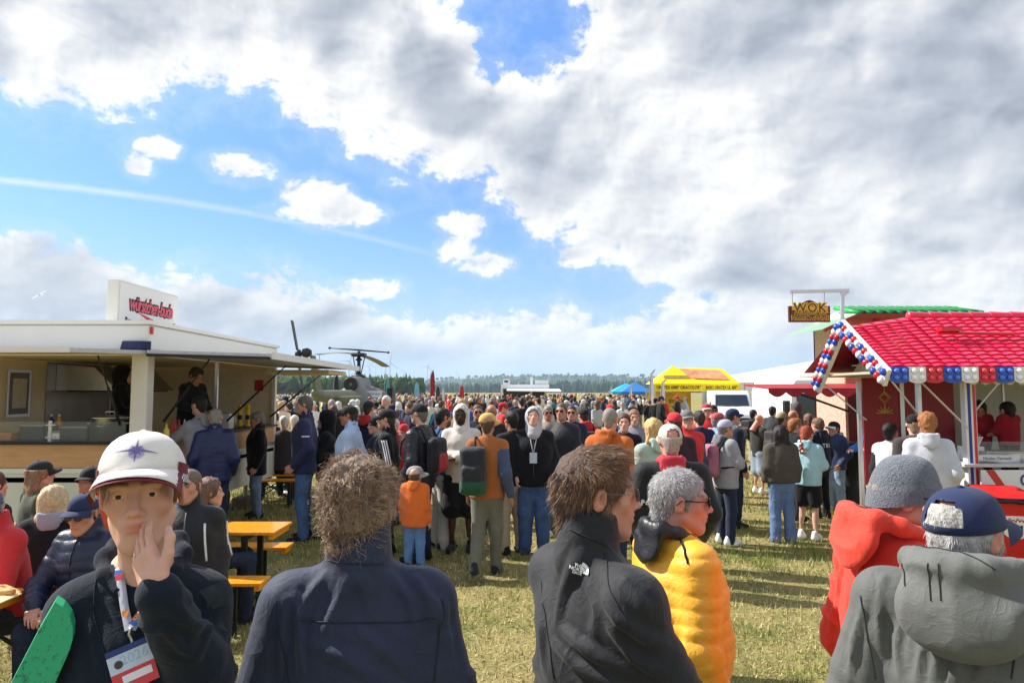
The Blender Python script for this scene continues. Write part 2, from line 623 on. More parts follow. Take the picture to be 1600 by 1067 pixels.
class Fld:
  def __init__(s, lo, hi, h):
    s.h = h
    s.lo = np.asarray(lo, np.float64) - 2 * h
    n = np.ceil((np.asarray(hi, np.float64) + 2 * h - s.lo) / h).astype(int) + 1
    s.n = n
    s.V = np.full(n, 1.0, np.float32)

  def blk(s, lo, hi):
    i0 = np.maximum(np.floor((np.asarray(lo) - s.lo) / s.h).astype(int), 0)
    i1 = np.minimum(np.ceil((np.asarray(hi) - s.lo) / s.h).astype(int) + 1, s.n)
    if np.any(i1 <= i0):
      return None
    sl = tuple(slice(a, b) for a, b in zip(i0, i1))
    ax = [(s.lo[k] + s.h * np.arange(i0[k], i1[k])).astype(np.float32) for k in range(3)]
    return sl, ax[0][:, None, None], ax[1][None, :, None], ax[2][None, None, :]

  def join(s, sl, d, k, op):
    v = s.V[sl]
    if op == 'add':
      if k > 0:
        hh = np.maximum(k - np.abs(v - d), 0)
        s.V[sl] = np.minimum(v, d) - hh * hh / (4 * k)
      else:
        s.V[sl] = np.minimum(v, d)
    else:
      d = -d
      if k > 0:
        hh = np.maximum(k - np.abs(v - d), 0)
        s.V[sl] = np.maximum(v, d) + hh * hh / (4 * k)
      else:
        s.V[sl] = np.maximum(v, d)

  def cap(s, a, b, ra, rb=None, k=0.02, flat=None, op='add'):
    """tapered capsule; flat=(direction, factor): squashed along a direction"""
    rb = ra if rb is None else rb
    a = np.asarray(a, np.float64)
    b = np.asarray(b, np.float64)
    m = max(ra, rb) * (1 if flat is None else max(1, flat[1])) + k + 2.5 * s.h
    B = s.blk(np.minimum(a, b) - m, np.maximum(a, b) + m)
    if B is None:
      return s
    sl, X, Y, Z = B
    X, Y, Z = X - a[0], Y - a[1], Z - a[2]
    ba = b - a
    if flat is not None:
      n = np.asarray(flat[0], np.float64)
      n = n / np.linalg.norm(n)
      g = 1 / flat[1] - 1
      t = (X * n[0] + Y * n[1] + Z * n[2]) * g
      X, Y, Z = X + t * n[0], Y + t * n[1], Z + t * n[2]
      ba = ba + n * (ba @ n) * g
    L = max(ba @ ba, 1e-12)
    t = np.clip((X * ba[0] + Y * ba[1] + Z * ba[2]) / L, 0, 1)
    d = np.sqrt((X - t * ba[0]) ** 2 + (Y - t * ba[1]) ** 2 + (Z - t * ba[2]) ** 2) - (ra + (rb - ra) * t)
    if flat is not None:
      d = d * min(1.0, (1 + flat[1]) / 2)
    s.join(sl, d, k, op)
    return s

  def chain(s, pts, rad, k=0.02, flat=None, op='add'):
    for i in range(len(pts) - 1):
      s.cap(pts[i], pts[i + 1], rad[i], rad[i + 1], k, flat, op)
    return s

  def ell(s, c, r, k=0.02, rot=None, op='add'):
    c = np.asarray(c, np.float64)
    m = max(r) + k + 2.5 * s.h
    B = s.blk(c - m, c + m)
    if B is None:
      return s
    sl, X, Y, Z = B
    X, Y, Z = X - c[0], Y - c[1], Z - c[2]
    if rot is not None:
      M = np.array(Euler(rot).to_matrix().transposed())
      X, Y, Z = (M[0, 0] * X + M[0, 1] * Y + M[0, 2] * Z, M[1, 0] * X + M[1, 1] * Y + M[1, 2] * Z,
           M[2, 0] * X + M[2, 1] * Y + M[2, 2] * Z)
    k0 = np.sqrt((X / r[0]) ** 2 + (Y / r[1]) ** 2 + (Z / r[2]) ** 2)
    k1 = np.sqrt((X / r[0] ** 2) ** 2 + (Y / r[1] ** 2) ** 2 + (Z / r[2] ** 2) ** 2)
    s.join(sl, (k0 * (k0 - 1) / np.maximum(k1, 1e-6)).astype(np.float32), k, op)
    return s

  def rbox(s, c, hs, rr, k=0.01, rot=None, op='add'):
    c = np.asarray(c, np.float64)
    m = float(np.linalg.norm(hs)) + k + 2.5 * s.h
    B = s.blk(c - m, c + m)
    if B is None:
      return s
    sl, X, Y, Z = B
    X, Y, Z = X - c[0], Y - c[1], Z - c[2]
    if rot is not None:
      M = np.array(Euler(rot).to_matrix().transposed())
      X, Y, Z = (M[0, 0] * X + M[0, 1] * Y + M[0, 2] * Z, M[1, 0] * X + M[1, 1] * Y + M[1, 2] * Z,
           M[2, 0] * X + M[2, 1] * Y + M[2, 2] * Z)
    qx, qy, qz = np.abs(X) - (hs[0] - rr), np.abs(Y) - (hs[1] - rr), np.abs(Z) - (hs[2] - rr)
    d = np.sqrt(np.maximum(qx, 0) ** 2 + np.maximum(qy, 0) ** 2 + np.maximum(qz, 0) ** 2) + \
      np.minimum(np.maximum(qx, np.maximum(qy, qz)), 0) - rr
    s.join(sl, d.astype(np.float32), k, op)
    return s

  def cut(s, p, n, k=0.0):
    """remove everything on the side the normal points to"""
    B = s.blk(s.lo, s.lo + s.h * s.n)
    sl, X, Y, Z = B
    n = np.asarray(n, np.float64)
    n = n / np.linalg.norm(n)
    d = (X - p[0]) * n[0] + (Y - p[1]) * n[1] + (Z - p[2]) * n[2]
    s.join(sl, (-d + 0 * s.V[sl]).astype(np.float32), k, 'sub')
    return s

  def mesh(s):
    """naive surface nets -> (V, F quads)"""
    V = s.V
    S = V < 0
    n = np.array(V.shape)
    c = n - 1
    cnt = np.zeros(c, np.int8)
    for dx in (0, 1):
      for dy in (0, 1):
        for dz in (0, 1):
          cnt += S[dx:dx + c[0], dy:dy + c[1], dz:dz + c[2]]
    act = (cnt > 0) & (cnt < 8)
    I = np.argwhere(act)
    if len(I) == 0:
      return np.zeros((0, 3), np.float32), np.zeros((0, 4), np.int32)
    idx = np.full(c, -1, np.int32)
    idx[act] = np.arange(len(I), dtype=np.int32)
    P = np.zeros((len(I), 3), np.float64)
    W = np.zeros(len(I))
    x, y, z = I[:, 0], I[:, 1], I[:, 2]
    cv = {}
    for dx in (0, 1):
      for dy in (0, 1):
        for dz in (0, 1):
          cv[dx, dy, dz] = V[x + dx, y + dy, z + dz]
    for ax in range(3):
      for u in (0, 1):
        for w in (0, 1):
          a = [0, 0, 0]
          o = [i for i in range(3) if i != ax]
          a[o[0]], a[o[1]] = u, w
          b = list(a)
          b[ax] = 1
          va, vb = cv[tuple(a)], cv[tuple(b)]
          m = (va < 0) != (vb < 0)
          t = np.where(m, va / np.where(m, va - vb, 1), 0)
          q = np.array(a, np.float64)[None, :].repeat(len(I), 0)
          q[:, ax] = t
          P[m] += q[m]
          W[m] += 1
    P /= np.maximum(W, 1)[:, None]
    P = (P + I) * s.h + s.lo
    F = []
    for ax in range(3):
      o = [(1, 2), (2, 0), (0, 1)][ax]
      sa = [slice(1, -1)] * 3
      sa[ax] = slice(0, n[ax] - 1)
      sb = list(sa)
      sb[ax] = slice(1, n[ax])
      A, Bm = S[tuple(sa)], S[tuple(sb)]
      for flip, m in ((False, A & ~Bm), (True, ~A & Bm)):
        e = np.argwhere(m)
        if not len(e):
          continue
        off = np.ones(3, int)
        off[ax] = 0
        e = e + off
        def g(du, dw):
          q = e.copy()
          q[:, o[0]] -= du
          q[:, o[1]] -= dw
          return idx[q[:, 0], q[:, 1], q[:, 2]]
        quad = np.stack([g(1, 1), g(0, 1), g(0, 0), g(1, 0)], 1)
        F.append(quad[:, ::-1] if flip else quad)
    F = np.concatenate(F) if F else np.zeros((0, 4), np.int32)
    F = F[(F >= 0).all(1)]
    return P.astype(np.float32), F.astype(np.int32)


def vnormals(V, F):
  N = np.zeros_like(V)
  fn = np.cross(V[F[:, 2]] - V[F[:, 0]], V[F[:, 3]] - V[F[:, 1]])
  for k in range(4):
    for ax in range(3):
      N[:, ax] += np.bincount(F[:, k], fn[:, ax], len(V)).astype(np.float32)
  return N / np.maximum(np.linalg.norm(N, axis=1, keepdims=True), 1e-9)


def relax(V, F, it=1, lam=0.5):
  for _ in range(it):
    S = np.zeros_like(V)
    C = np.zeros(len(V), np.float32)
    for k in range(4):
      a, b = F[:, k], F[:, (k + 1) % 4]
      for ax in range(3):
        S[:, ax] += np.bincount(a, V[b, ax], len(V)) + np.bincount(b, V[a, ax], len(V))
      C += np.bincount(a, minlength=len(V)) + np.bincount(b, minlength=len(V))
    V = V + lam * (S / np.maximum(C, 1)[:, None] - V)
  return V.astype(np.float32)


def cat_mesh(parts):
  """[(V,F,C)] -> joined"""
  Vs, Fs, Cs = [], [], []
  n = 0
  for V, F, C in parts:
    Vs.append(V)
    Fs.append(F + n)
    Cs.append(np.broadcast_to(np.asarray(C, np.float32), (len(V), 3)))
    n += len(V)
  return np.concatenate(Vs), np.concatenate(Fs), np.concatenate(Cs)


def xf(M, V):
  M = np.array(M, np.float32)
  return V @ M[:3, :3].T + M[:3, 3]

# ------------------------------------------------------------------ people
SKINS = {'light': srgb(216, 168, 146), 'ruddy': srgb(204, 148, 126), 'tan': srgb(182, 128, 100), 'dark': srgb(88, 58, 44),
    'pale': srgb(224, 178, 158)}
_HEADS = {}


def head_geo(kind, h):
  """head in its own frame: origin between the ears, face towards +y. Returns V,F and tint weights"""
  key = (kind, h)
  if key in _HEADS:
    return _HEADS[key]
  f = Fld((-.11, -.14, -.25), (.11, .15, .14), h)
  jaw = {'male': 1.0, 'boy': .9, 'female': .88, 'child': .84}[kind]
  nose = {'male': 1.0, 'boy': .85, 'female': .85, 'child': .6}[kind]
  f.ell((0, -.014, .035), (.0755, .097, .082), .02)
  f.ell((0, .028, -.025), (.061 * (.5 + .5 * jaw), .066, .084), .03)
  for s in (-1, 1):
    f.cap((s * .052 * jaw, .005, -.055), (s * .026 * jaw, .066, -.098), .019, .016, .03)
    f.ell((s * .043, .056, -.018), (.022, .024, .022), .02)
    f.cap((s * .046, .082, .024), (s * .010, .0905, .022), .0085, .009, .014)
  f.ell((0, .071, -.104), (.021 * jaw, .017, .016), .022)
  f.cap((0, .064, -.10), (0, -.01, -.105), .02, .04, .03)
  for s in (-1, 1):
    f.ell((s * .032, .1045, .003), (.017, .020, .0125), .012, op='sub')
  # nose
  f.cap((0, .090, .014), (0, .109 + .004 * (nose - .8), -.026), .0075, .0105, .012)
  f.ell((0, .1115 + .006 * (nose - .8), -.030), (.0115, .0115, .0105), .008)
  for s in (-1, 1):
    f.ell((s * .0125, .100, -.034), (.0085, .0095, .0075), .006)
  # mouth
  f.ell((0, .080, -.062), (.031, .020, .026), .018)
  if h <= .005:
    f.cap((-.019, .0935, -.0575), (0, .1, -.0545), .0042, .0055, .004)
    f.cap((.019, .0935, -.0575), (0, .1, -.0545), .0042, .0055, .004)
    f.cap((-.015, .0945, -.068), (.015, .0945, -.068), .0062, .0062, .005)
    f.cap((-.023, .0955, -.0615), (0, .104, -.0615), .0015, .0018, .002, op='sub')
    f.cap((.023, .0955, -.0615), (0, .104, -.0615), .0015, .0018, .002, op='sub')
    f.ell((0, .099, -.079), (.018, .008, .005), .008, op='sub')
    for s in (-1, 1):   # lids round the eye
      f.ell((s * .032, .0805, .004), (.0165, .0145, .0145), .004)
      f.ell((s * .032, .0955, .0028), (.0128, .012, .0033), .003, op='sub')
      f.cap((s * .0055, .112, -.0405), (s * .0085, .106, -.041), .003, .003, .002, op='sub')
  else:
    f.cap((-.018, .096, -.062), (.018, .096, -.062), .007, .007, .006)
  for s in (-1, 1):
    f.ell((s * .079, -.012, -.006), (.009, .020, .033), .006, rot=(R(-14), 0, s * R(-22)))
    if h <= .005:
      f.ell((s * .088, -.006, -.002), (.007, .011, .019), .005, rot=(R(-14), 0, s * R(-22)), op='sub')
  nr = .053 if kind in ('male', 'boy') else .046
  f.cap((0, -.022, -.07), (0, -.04, -.30), nr, nr + .008, .025)
  V, F = f.mesh()
  if h <= .005:
    V = relax(V, F, 1, .35)
  x, y, z = V[:, 0], V[:, 1], V[:, 2]

  def gs(c, r):
    return np.exp(-(((x - c[0]) / r[0]) ** 2 + ((y - c[1]) / r[1]) ** 2 + ((z - c[2]) / r[2]) ** 2))
  lips = np.clip(1.5 * gs((0, .098, -.062), (.021, .014, .0095)), 0, 1) * (np.abs(z + .062) < .0125)
  red = np.clip(gs((.047, .06, -.03), (.025, .03, .022)) + gs((-.047, .06, -.03), (.025, .03, .022)) + .9 * gs((0, .112, -.03), (.016, .02, .014))
         + gs((.085, -.01, 0), (.014, .03, .04)) + gs((-.085, -.01, 0), (.014, .03, .04)), 0, 1)
  brow = np.zeros(len(V), np.float32)
  for s in (-1, 1):
    t = (np.abs(x) - .032) / .022
    zc = .0265 + .004 * (1 - t * t)
    brow += ((s * x) > .009) * np.exp(-((z - zc) / .0045) ** 2) * np.exp(-np.clip(np.abs(t) - .8, 0, 9) ** 2 * 30) * (y > .055)
  beard = np.clip((-.035 - z) / .02, 0, 1) * np.clip((y - .0) / .03, 0, 1) * np.clip((z + .135) / .02, 0, 1)
  beard = np.maximum(beard, gs((0, .1, -.046), (.024, .02, .008)))
  eye = np.zeros(len(V), np.float32)
  if h > .005:
    for s in (-1, 1):
      eye += gs((s * .032, .088, .003), (.0135, .02, .0075))
  r = (V, F, dict(lips=lips, red=red, brow=np.clip(brow, 0, 1), beard=np.clip(beard, 0, 1), eye=np.clip(eye * 1.2, 0, 1)))
  _HEADS[key] = r
  return r


def tint_head(W, skin, browc=(60, 45, 35), beard=0.0, beardc=(70, 60, 55)):
  s = np.array(SKINS[skin], np.float32)
  C = np.repeat(s[None, :], len(W['lips']), 0)
  def mixc(w, c):
    nonlocal C
    C = C * (1 - w[:, None]) + np.asarray(c, np.float32)[None, :] * w[:, None]
  mixc(W['red'] * .45, s * np.array([1.02, .72, .70], np.float32))
  if beard:
    mixc(W['beard'] * beard, srgb(*beardc))
  mixc(W['lips'] * .8, s * np.array([.88, .55, .55], np.float32))
  mixc(W['brow'] * .75, srgb(*browc))
  mixc(W['eye'] * .75, s * .16)
  return C


_HANDS = {}


def hand_geo(h, curl=.35, spread=0.0, thumb=0.0):
  """right hand: wrist at the origin, fingers +y, palm -z, thumb -x"""
  key = (h, curl, spread, thumb)
  if key in _HANDS:
    return _HANDS[key]
  f = Fld((-.14, -.09, -.10), (.08, .21, .05), h)
  f.rbox((0, .052, 0), (.041, .05, .0135), .012, .01)
  f.cap((0, -.008, 0), (0, .02, 0), .024, .027, .02, flat=((0, 0, 1), .72))
  f.ell((-.026, .035, -.008), (.018, .032, .014), .012)
  f.ell((.026, .04, -.006), (.014, .036, .012), .012)
  for i, (x, L, r) in enumerate(((-.031, .073, .0092), (-.010, .081, .0095), (.0115, .075, .009), (.031, .058, .008))):
    p = np.array([x, .094 - (.006 if i == 3 else 0) - .004 * abs(i - 1), .002])
    d = np.array([(i - 1.4) * spread, 1.0, 0.0])
    a = 0
    c = curl * (1 + .14 * i)
    for j, fr in enumerate((.45, .30, .25)):
      a += c * (.6 if j == 0 else 1.0)
      v = np.array([d[0], math.cos(a), -math.sin(a)])
      v /= np.linalg.norm(v)
      q = p + v * L * fr
      f.cap(p, q, r * (1.0 - .08 * j), r * (.93 - .1 * j), .004)
      p = q
  a = np.array([-.028, .022, -.004])
  b = np.array([-.052 - .012 * thumb, .056, -.014])
  c = np.array([-.056 - .03 * thumb, .088, -.020])
  d = np.array([-.050 - .036 * thumb, .113, -.024])
  f.chain([a, b, c, d], [.0145, .0118, .0108, .0088], .008)
  V, F = f.mesh()
  if h <= .004:
    V = relax(V, F, 1, .3)
  _HANDS[key] = (V, F)
  return V, F


def hand_mat(wrist, d, n, right=True):
  """matrix for a hand at wrist, fingers along d, palm facing n"""
  d = Vector(d).normalized()
  z = -Vector(n)
  z = (z - d * z.dot(d)).normalized()
  x = d.cross(z)
  M = Matrix((x, d, z)).transposed().to_4x4()
  M.translation = Vector(wrist)
  if not right:
    M = M @ Matrix.Diagonal((-1, 1, 1, 1))
  return M


ARMS = {  # elbow, wrist for the right arm in units of body height
  'down': ((.122, -.022, .640), (.128, .026, .492)),
  'down2': ((.128, -.030, .642), (.134, .045, .500)),
  'pocket': ((.140, -.050, .645), (.118, .050, .525)),
  'cross': ((.132, .040, .655), (-.030, .118, .660)),
  'cross2': ((.132, .045, .650), (-.020, .128, .640)),
  'phone': ((.140, .020, .655), (.045, .150, .690)),
  'reach': ((.125, .110, .735), (.105, .255, .765)),
  'table': ((.150, .100, .650), (.060, .215, .615)),
  'behind': ((.135, -.060, .645), (.040, -.095, .545)),
  'swing': ((.128, .030, .640), (.150, .120, .510)),
  'swingb': ((.128, -.070, .640), (.150, -.040, .500)),
  'carry': ((.130, .010, .645), (.120, .110, .580)),
  'work': ((.140, .050, .650), (.080, .190, .620)),
}
LEGS = {
  'stand': (((.056, .008, .285), (.062, -.012, .045)), ((.056, .008, .285), (.062, -.012, .045))),
  'ease': (((.060, .018, .285), (.085, .010, .045)), ((.055, .000, .285), (.058, -.020, .045))),
  'walk': (((.050, .020, .285), (.046, .055, .045)), ((.050, -.030, .285), (.050, -.155, .085))),
  'sit': (((.075, .235, .0), (.080, .220, .045)), ((.075, .235, .0), (.080, .230, .045))),
}


def skeleton(h, arms=('down', 'down'), legs='stand', lean=0.0, twist=0.0, seat=None, head=(0, 0, 0), hs=1.0, sw=1.0, shrug=0.0, neck_fwd=0.0, nk=.02):
  """joint positions, facing +y, right = +x. index 0 right, 1 left"""
  J = {}
  sd = (1, -1)
  up = {}
  up['waist'] = (0, 0, .60)
  up['chest'] = (0, .004, .715)
  up['neck'] = (0, -.016, .832)
  for i in (0, 1):
    s = sd[i]
    up['sh%d' % i] = (s * .091 * sw, -.006, .788 + shrug)
    a = ARMS[arms[i]] if isinstance(arms[i], str) else arms[i]
    sh_ = (-.005 + .091 * (sw - 1), -.010) if isinstance(arms[i], str) else (0, 0)
    up['el%d' % i] = (s * (a[0][0] + sh_[0]), a[0][1], a[0][2] + sh_[1])
    up['wr%d' % i] = (s * a[1][0], a[1][1], a[1][2])
  up['head'] = (0, .010 + neck_fwd, 1 - (.118 * hs + nk) / h)
  drop = 0.0
  if seat is not None:
    drop = (seat + .055 * h) - .515 * h
  ca, sa = math.cos(lean), math.sin(lean)
  ct, st = math.cos(twist), math.sin(twist)
  for k, (x, y, z) in up.items():
    x, y, z = x * h, y * h, z * h
    zz = z - .52 * h
    x, y = x * ct - y * st, x * st + y * ct
    y, zz = y * ca + zz * sa, -y * sa + zz * ca
    J[k] = np.array((x, y, zz + .52 * h + drop))
  J['pelvis'] = np.array((0, 0, .515 * h + drop))
  for i in (0, 1):
    s = sd[i]
    kn, an = LEGS[legs][i]
    J['hip%d' % i] = np.array((s * .046 * h, 0, .50 * h + drop))
    J['kn%d' % i] = np.array((s * kn[0] * h, kn[1] * h, (seat + .035 * h) if seat is not None else kn[2] * h))
    J['an%d' % i] = np.array((s * an[0] * h, an[1] * h, an[2] * h))
  y, p, r = head
  J['M'] = Matrix.Translation(Vector(J['head'])) @ Euler((-lean * .3 - p, r, y + twist), 'XYZ').to_matrix().to_4x4() @ Matrix.Scale(hs, 4)
  J['h'] = h
  J['lean'] = lean
  return J


def arm_param(P, J, i):
  """distance to arm i axis, length along it, lengths of the parts"""
  a, b, c = J['sh%d' % i], J['el%d' % i], J['wr%d' % i]
  best = None
  off = 0
  for p, q in ((a, b), (b, c)):
    ba = (q - p).astype(np.float32)
    L = float(np.linalg.norm(ba)) + 1e-9
    t = np.clip(((P - p.astype(np.float32)) @ ba) / L ** 2, 0, 1)
    d = np.linalg.norm(P - p.astype(np.float32) - t[:, None] * ba, axis=1)
    if best is None:
      best = (d, off + t * L)
    else:
      m = d < best[0]
      best = (np.where(m, d, best[0]), np.where(m, off + t * L, best[1]))
    off += L
  return best[0], best[1], float(np.linalg.norm(b - a)), off


def ridged(n):
  return 1 - np.abs(n) * 2


def top_geo(J, grid, fit=.018, girth=1.0, belly=0.0, hem=.49, sleeve='long', collar=None, puff=0.0, pitch=.055, wr=1.0, seed=0, armfit=0.0,
      slim=1.0, blouse=0.0, cuff=(1.0, 1.0)):
  h = J['h']
  pts = [J[k] for k in ('pelvis', 'waist', 'chest', 'neck', 'sh0', 'sh1', 'el0', 'el1', 'wr0', 'wr1')]
  lo = np.min(pts, 0) - .24
  hi = np.max(pts, 0) + .22
  z0 = J['pelvis'][2] + (hem - .515) * h
  lo[2] = min(z0 - .03, lo[2] + .1)
  f = Fld(lo, hi, grid)
  g = girth
  fb = ((0, 1, 0), .73 * (1 + .12 * (g - 1)))
  pel, wa, ch, ne = J['pelvis'], J['waist'], J['chest'], J['neck']
  low = pel.copy()
  low[2] = z0 + .02
  low[1] -= .005
  f.cap(low, wa, (.101 * g) * h + fit, (.094 * g * slim + blouse * .01) * h + fit, .05, fb)
  f.cap(wa, ch, (.094 * g * slim) * h + fit, (.103 * (.5 + .5 * g)) * h + fit, .06, fb)
  f.cap(ch, ch * .4 + ne * .6, (.100 * (.5 + .5 * g)) * h + fit, .060 * h + fit * .6, .05, fb)
  if belly:
    f.ell(wa + np.array((0, .045 * h, .0)), (.075 * h * g, (.045 + belly) * h, .095 * h), .08)
  for i in (0, 1):
    sh, el, w = J['sh%d' % i], J['el%d' % i], J['wr%d' % i]
    f.cap(ne + np.array((0, .0, -.002 * h)), sh, .021 * h + fit * .5, .030 * h + fit * .5, .03)
    f.cap(ch + (sh - ch) * .3, sh, .046 * h + fit * .4, .030 * h + fit * .5, .05)
    if sleeve == 'long':
      ar = fit * .75 + armfit
      f.cap(sh, el, .031 * h * (.6 + .4 * g) + ar, .027 * h + ar, .03)
      tip = el + (w - el) * cuff[i]
      f.cap(el, tip, .028 * h + ar, .0195 * h + ar * .85, .02)
    elif sleeve == 'short':
      f.cap(sh, sh + (el - sh) * .7, .038 * h + fit * .8, .036 * h + fit, .03)
    else:
      f.cap(sh, sh + (el - sh) * .05, .036 * h + fit * .4, .036 * h + fit * .4, .03)
  if collar:
    n2 = ne + np.array((0, .010 * h, .046 * h * (1.5 if collar == 'high' else (collar if isinstance(collar, float) else 1))))
    f.cap(ne - np.array((0, 0, .01)), n2, .088, .079, .016)
    f.cap(ne + np.array((0, .002, .02)), n2 + np.array((0, .008, .06)), .062, .067, .006, op='sub')
    if collar == 'high':
      f.ell(n2 + np.array((0, .085, .035)), (.075, .06, .06), .01, op='sub')
  f.cut((0, 0, z0), (0, 0, -1), .012)
  V, F = f.mesh()
  N = vnormals(V, F)
  disp = np.zeros(len(V), np.float32)
  arm = np.zeros(len(V), np.float32)
  hs = h / 1.75
  for i in (0, 1):
    d, t, L1, L = arm_param(V, J, i)
    side = V[:, 0] - J['sh%d' % i][0] * .80
    on = np.clip((.075 * hs + fit + armfit - d) / .03, 0, 1) * np.clip(t / .09, 0, 1)
    if sleeve != 'long':
      on = on * (t < L1)
    arm = np.maximum(arm, on)
    near = np.exp(-((t - L1) / .10) ** 2) + .6 * np.exp(-((t - .06) / .07) ** 2) + .5 * np.exp(-((t - L + .04) / .06) ** 2) + .25
    if puff:
      q = np.abs(np.sin(math.pi * t / pitch))
      disp += on * puff * (np.sqrt(q) - .75)
    Q = np.stack([t * 17, V[:, 0] * 7 + V[:, 1] * 5, V[:, 2] * 4], 1).astype(np.float32)
    disp += on * near * wr * .0072 * ridged(vnoise(Q, 1.0, seed + i))
  tor = 1 - np.clip(arm, 0, 1)
  zr = V[:, 2] - pel[2]
  if puff:
    q = np.abs(np.sin(math.pi * (zr + .012 * np.sin(V[:, 0] * 14)) / (pitch * 1.15)))
    disp += tor * puff * (np.sqrt(q) - .75) * np.clip((J['neck'][2] - V[:, 2] + .03) / .05, 0, 1)
  wz = np.clip(1 - np.abs(zr - .10 * h) / (.28 * h), .25, 1)
  Q = V + .03 * np.stack([vnoise(V, 5, seed + 9), vnoise(V, 5, seed + 5), vnoise(V, 5, seed + 7)], 1)
  disp += tor * wr * .0068 * wz * ridged(vnoise(Q, (7.5, 7.5, 3.2), seed + 3))
  disp += tor * wr * .0062 * wz * ridged(vnoise(Q, (5, 5, 12.0), seed + 4)) * np.clip(vnoise(V, 3.3, seed + 8) + .35, 0, 1)
  V = V + N * disp[:, None]
  return V.astype(np.float32), F, arm


def legs_geo(J, grid, fit=.012, wide=0.0, short=None, wr=1.0, seed=0, girth=1.0):
  h = J['h']
  pts = [J[k] for k in ('pelvis', 'hip0', 'hip1', 'kn0', 'kn1', 'an0', 'an1')]
  f = Fld(np.min(pts, 0) - .17, np.max(pts, 0) + .17, grid)
  fl = ((0, 1, 0), .78)
  p = J['pelvis']
  f.cap(p + np.array((0, 0, .045 * h)), p + np.array((0, -.004 * h, -.02 * h)), .084 * h * girth + fit * .4, .088 * h * girth + fit * .5, .03, fl)
  for i in (0, 1):
    a, b, c = J['hip%d' % i], J['kn%d' % i], J['an%d' % i]
    f.cap(p + (a - p) * .8 + np.array((0, 0, -.0)), a, .062 * h * girth, .054 * h + fit * .6, .04)
    if short:
      e = a + (b - a) * short
      f.cap(a, e, .056 * h + fit * .8, .050 * h + fit * 1.5, .03)
    else:
      f.cap(a, b, .053 * h + fit * .8, .035 * h + fit + wide * .3, .03)
      f.cap(b, c + (c - b) / np.linalg.norm(c - b) * .02, .036 * h + fit + wide * .3, .026 * h + fit + wide, .02)
  f.cut(p + np.array((0, 0, .075 * h)), (0, 0, 1), .01)
  V, F = f.mesh()
  N = vnormals(V, F)
  Q = V + .02 * np.stack([vnoise(V, 6, seed + 9), vnoise(V, 6, seed + 5), vnoise(V, 6, seed + 7)], 1)
  z = V[:, 2]
  kz = J['kn0'][2]
  wk = .35 + np.exp(-((z - kz) / .09) ** 2) + 1.1 * np.exp(-((z - .10) / .09) ** 2)
  V = V + N * (wr * .0068 * wk * ridged(vnoise(Q, (7, 7, 16), seed)) + wr * .0038 * ridged(vnoise(Q, (14, 14, 4), seed + 2)))[:, None]
  return V.astype(np.float32), F


def body_geo(J, grid, arms=True):
  h = J['h']
  pts = [J[k] for k in ('pelvis', 'neck', 'sh0', 'sh1', 'el0', 'el1', 'wr0', 'wr1', 'kn0', 'kn1', 'an0', 'an1')]
  f = Fld(np.min(pts, 0) - .17, np.max(pts, 0) + .17, grid)
  fb = ((0, 1, 0), .66)
  f.chain([J['pelvis'], J['waist'], J['chest'], J['chest'] * .4 + J['neck'] * .6], [.082 * h, .076 * h, .086 * h, .06 * h], .04, fb)
  f.cap(J['neck'] - np.array((0, 0, .06)), J['neck'] + np.array((0, .006, .02)), .045, .045, .03)
  for i in (0, 1):
    f.cap(J['neck'], J['sh%d' % i], .028 * h, .026 * h, .03)
    f.chain([J['sh%d' % i], J['el%d' % i], J['wr%d' % i]], [.028 * h, .022 * h, .0155 * h], .02)
    f.chain([J['hip%d' % i], J['kn%d' % i]], [.05 * h, .031 * h], .03)
    kc = J['kn%d' % i] * .65 + J['an%d' % i] * .35 + np.array((0, -.008, 0))
    f.chain([J['kn%d' % i], kc, J['an%d' % i]], [.031 * h, .031 * h, .019 * h], .02)
  return f.mesh()


def shoe_geo(ank, fwd, grid, L=.28):
  """one shoe below an ankle, pointing along fwd (unit, horizontal)"""
  f = Fld((-.08, -.12, -.02), (.08, .24, .16), grid)
  f.cap((0, -.05, .045), (0, .06, .042), .042, .046, .02)
  f.cap((0, .05, .04), (0, L - .13, .032), .046, .036, .03)
  f.cap((0, -.035, .05), (0, -.03, .11), .042, .040, .03)
  f.cut((0, 0, 0), (0, 0, -1))
  V, F = f.mesh()
  a = math.atan2(-fwd[0], fwd[1])
  M = Matrix.Translation((ank[0], ank[1], max(ank[2] - .08, 0.0))) @ Matrix.Rotation(a, 4, 'Z')
  zc = V[F].mean(1)[:, 2]
  return xf(M, V), F, (zc < .026).astype(np.int32)


_HAIR = {}


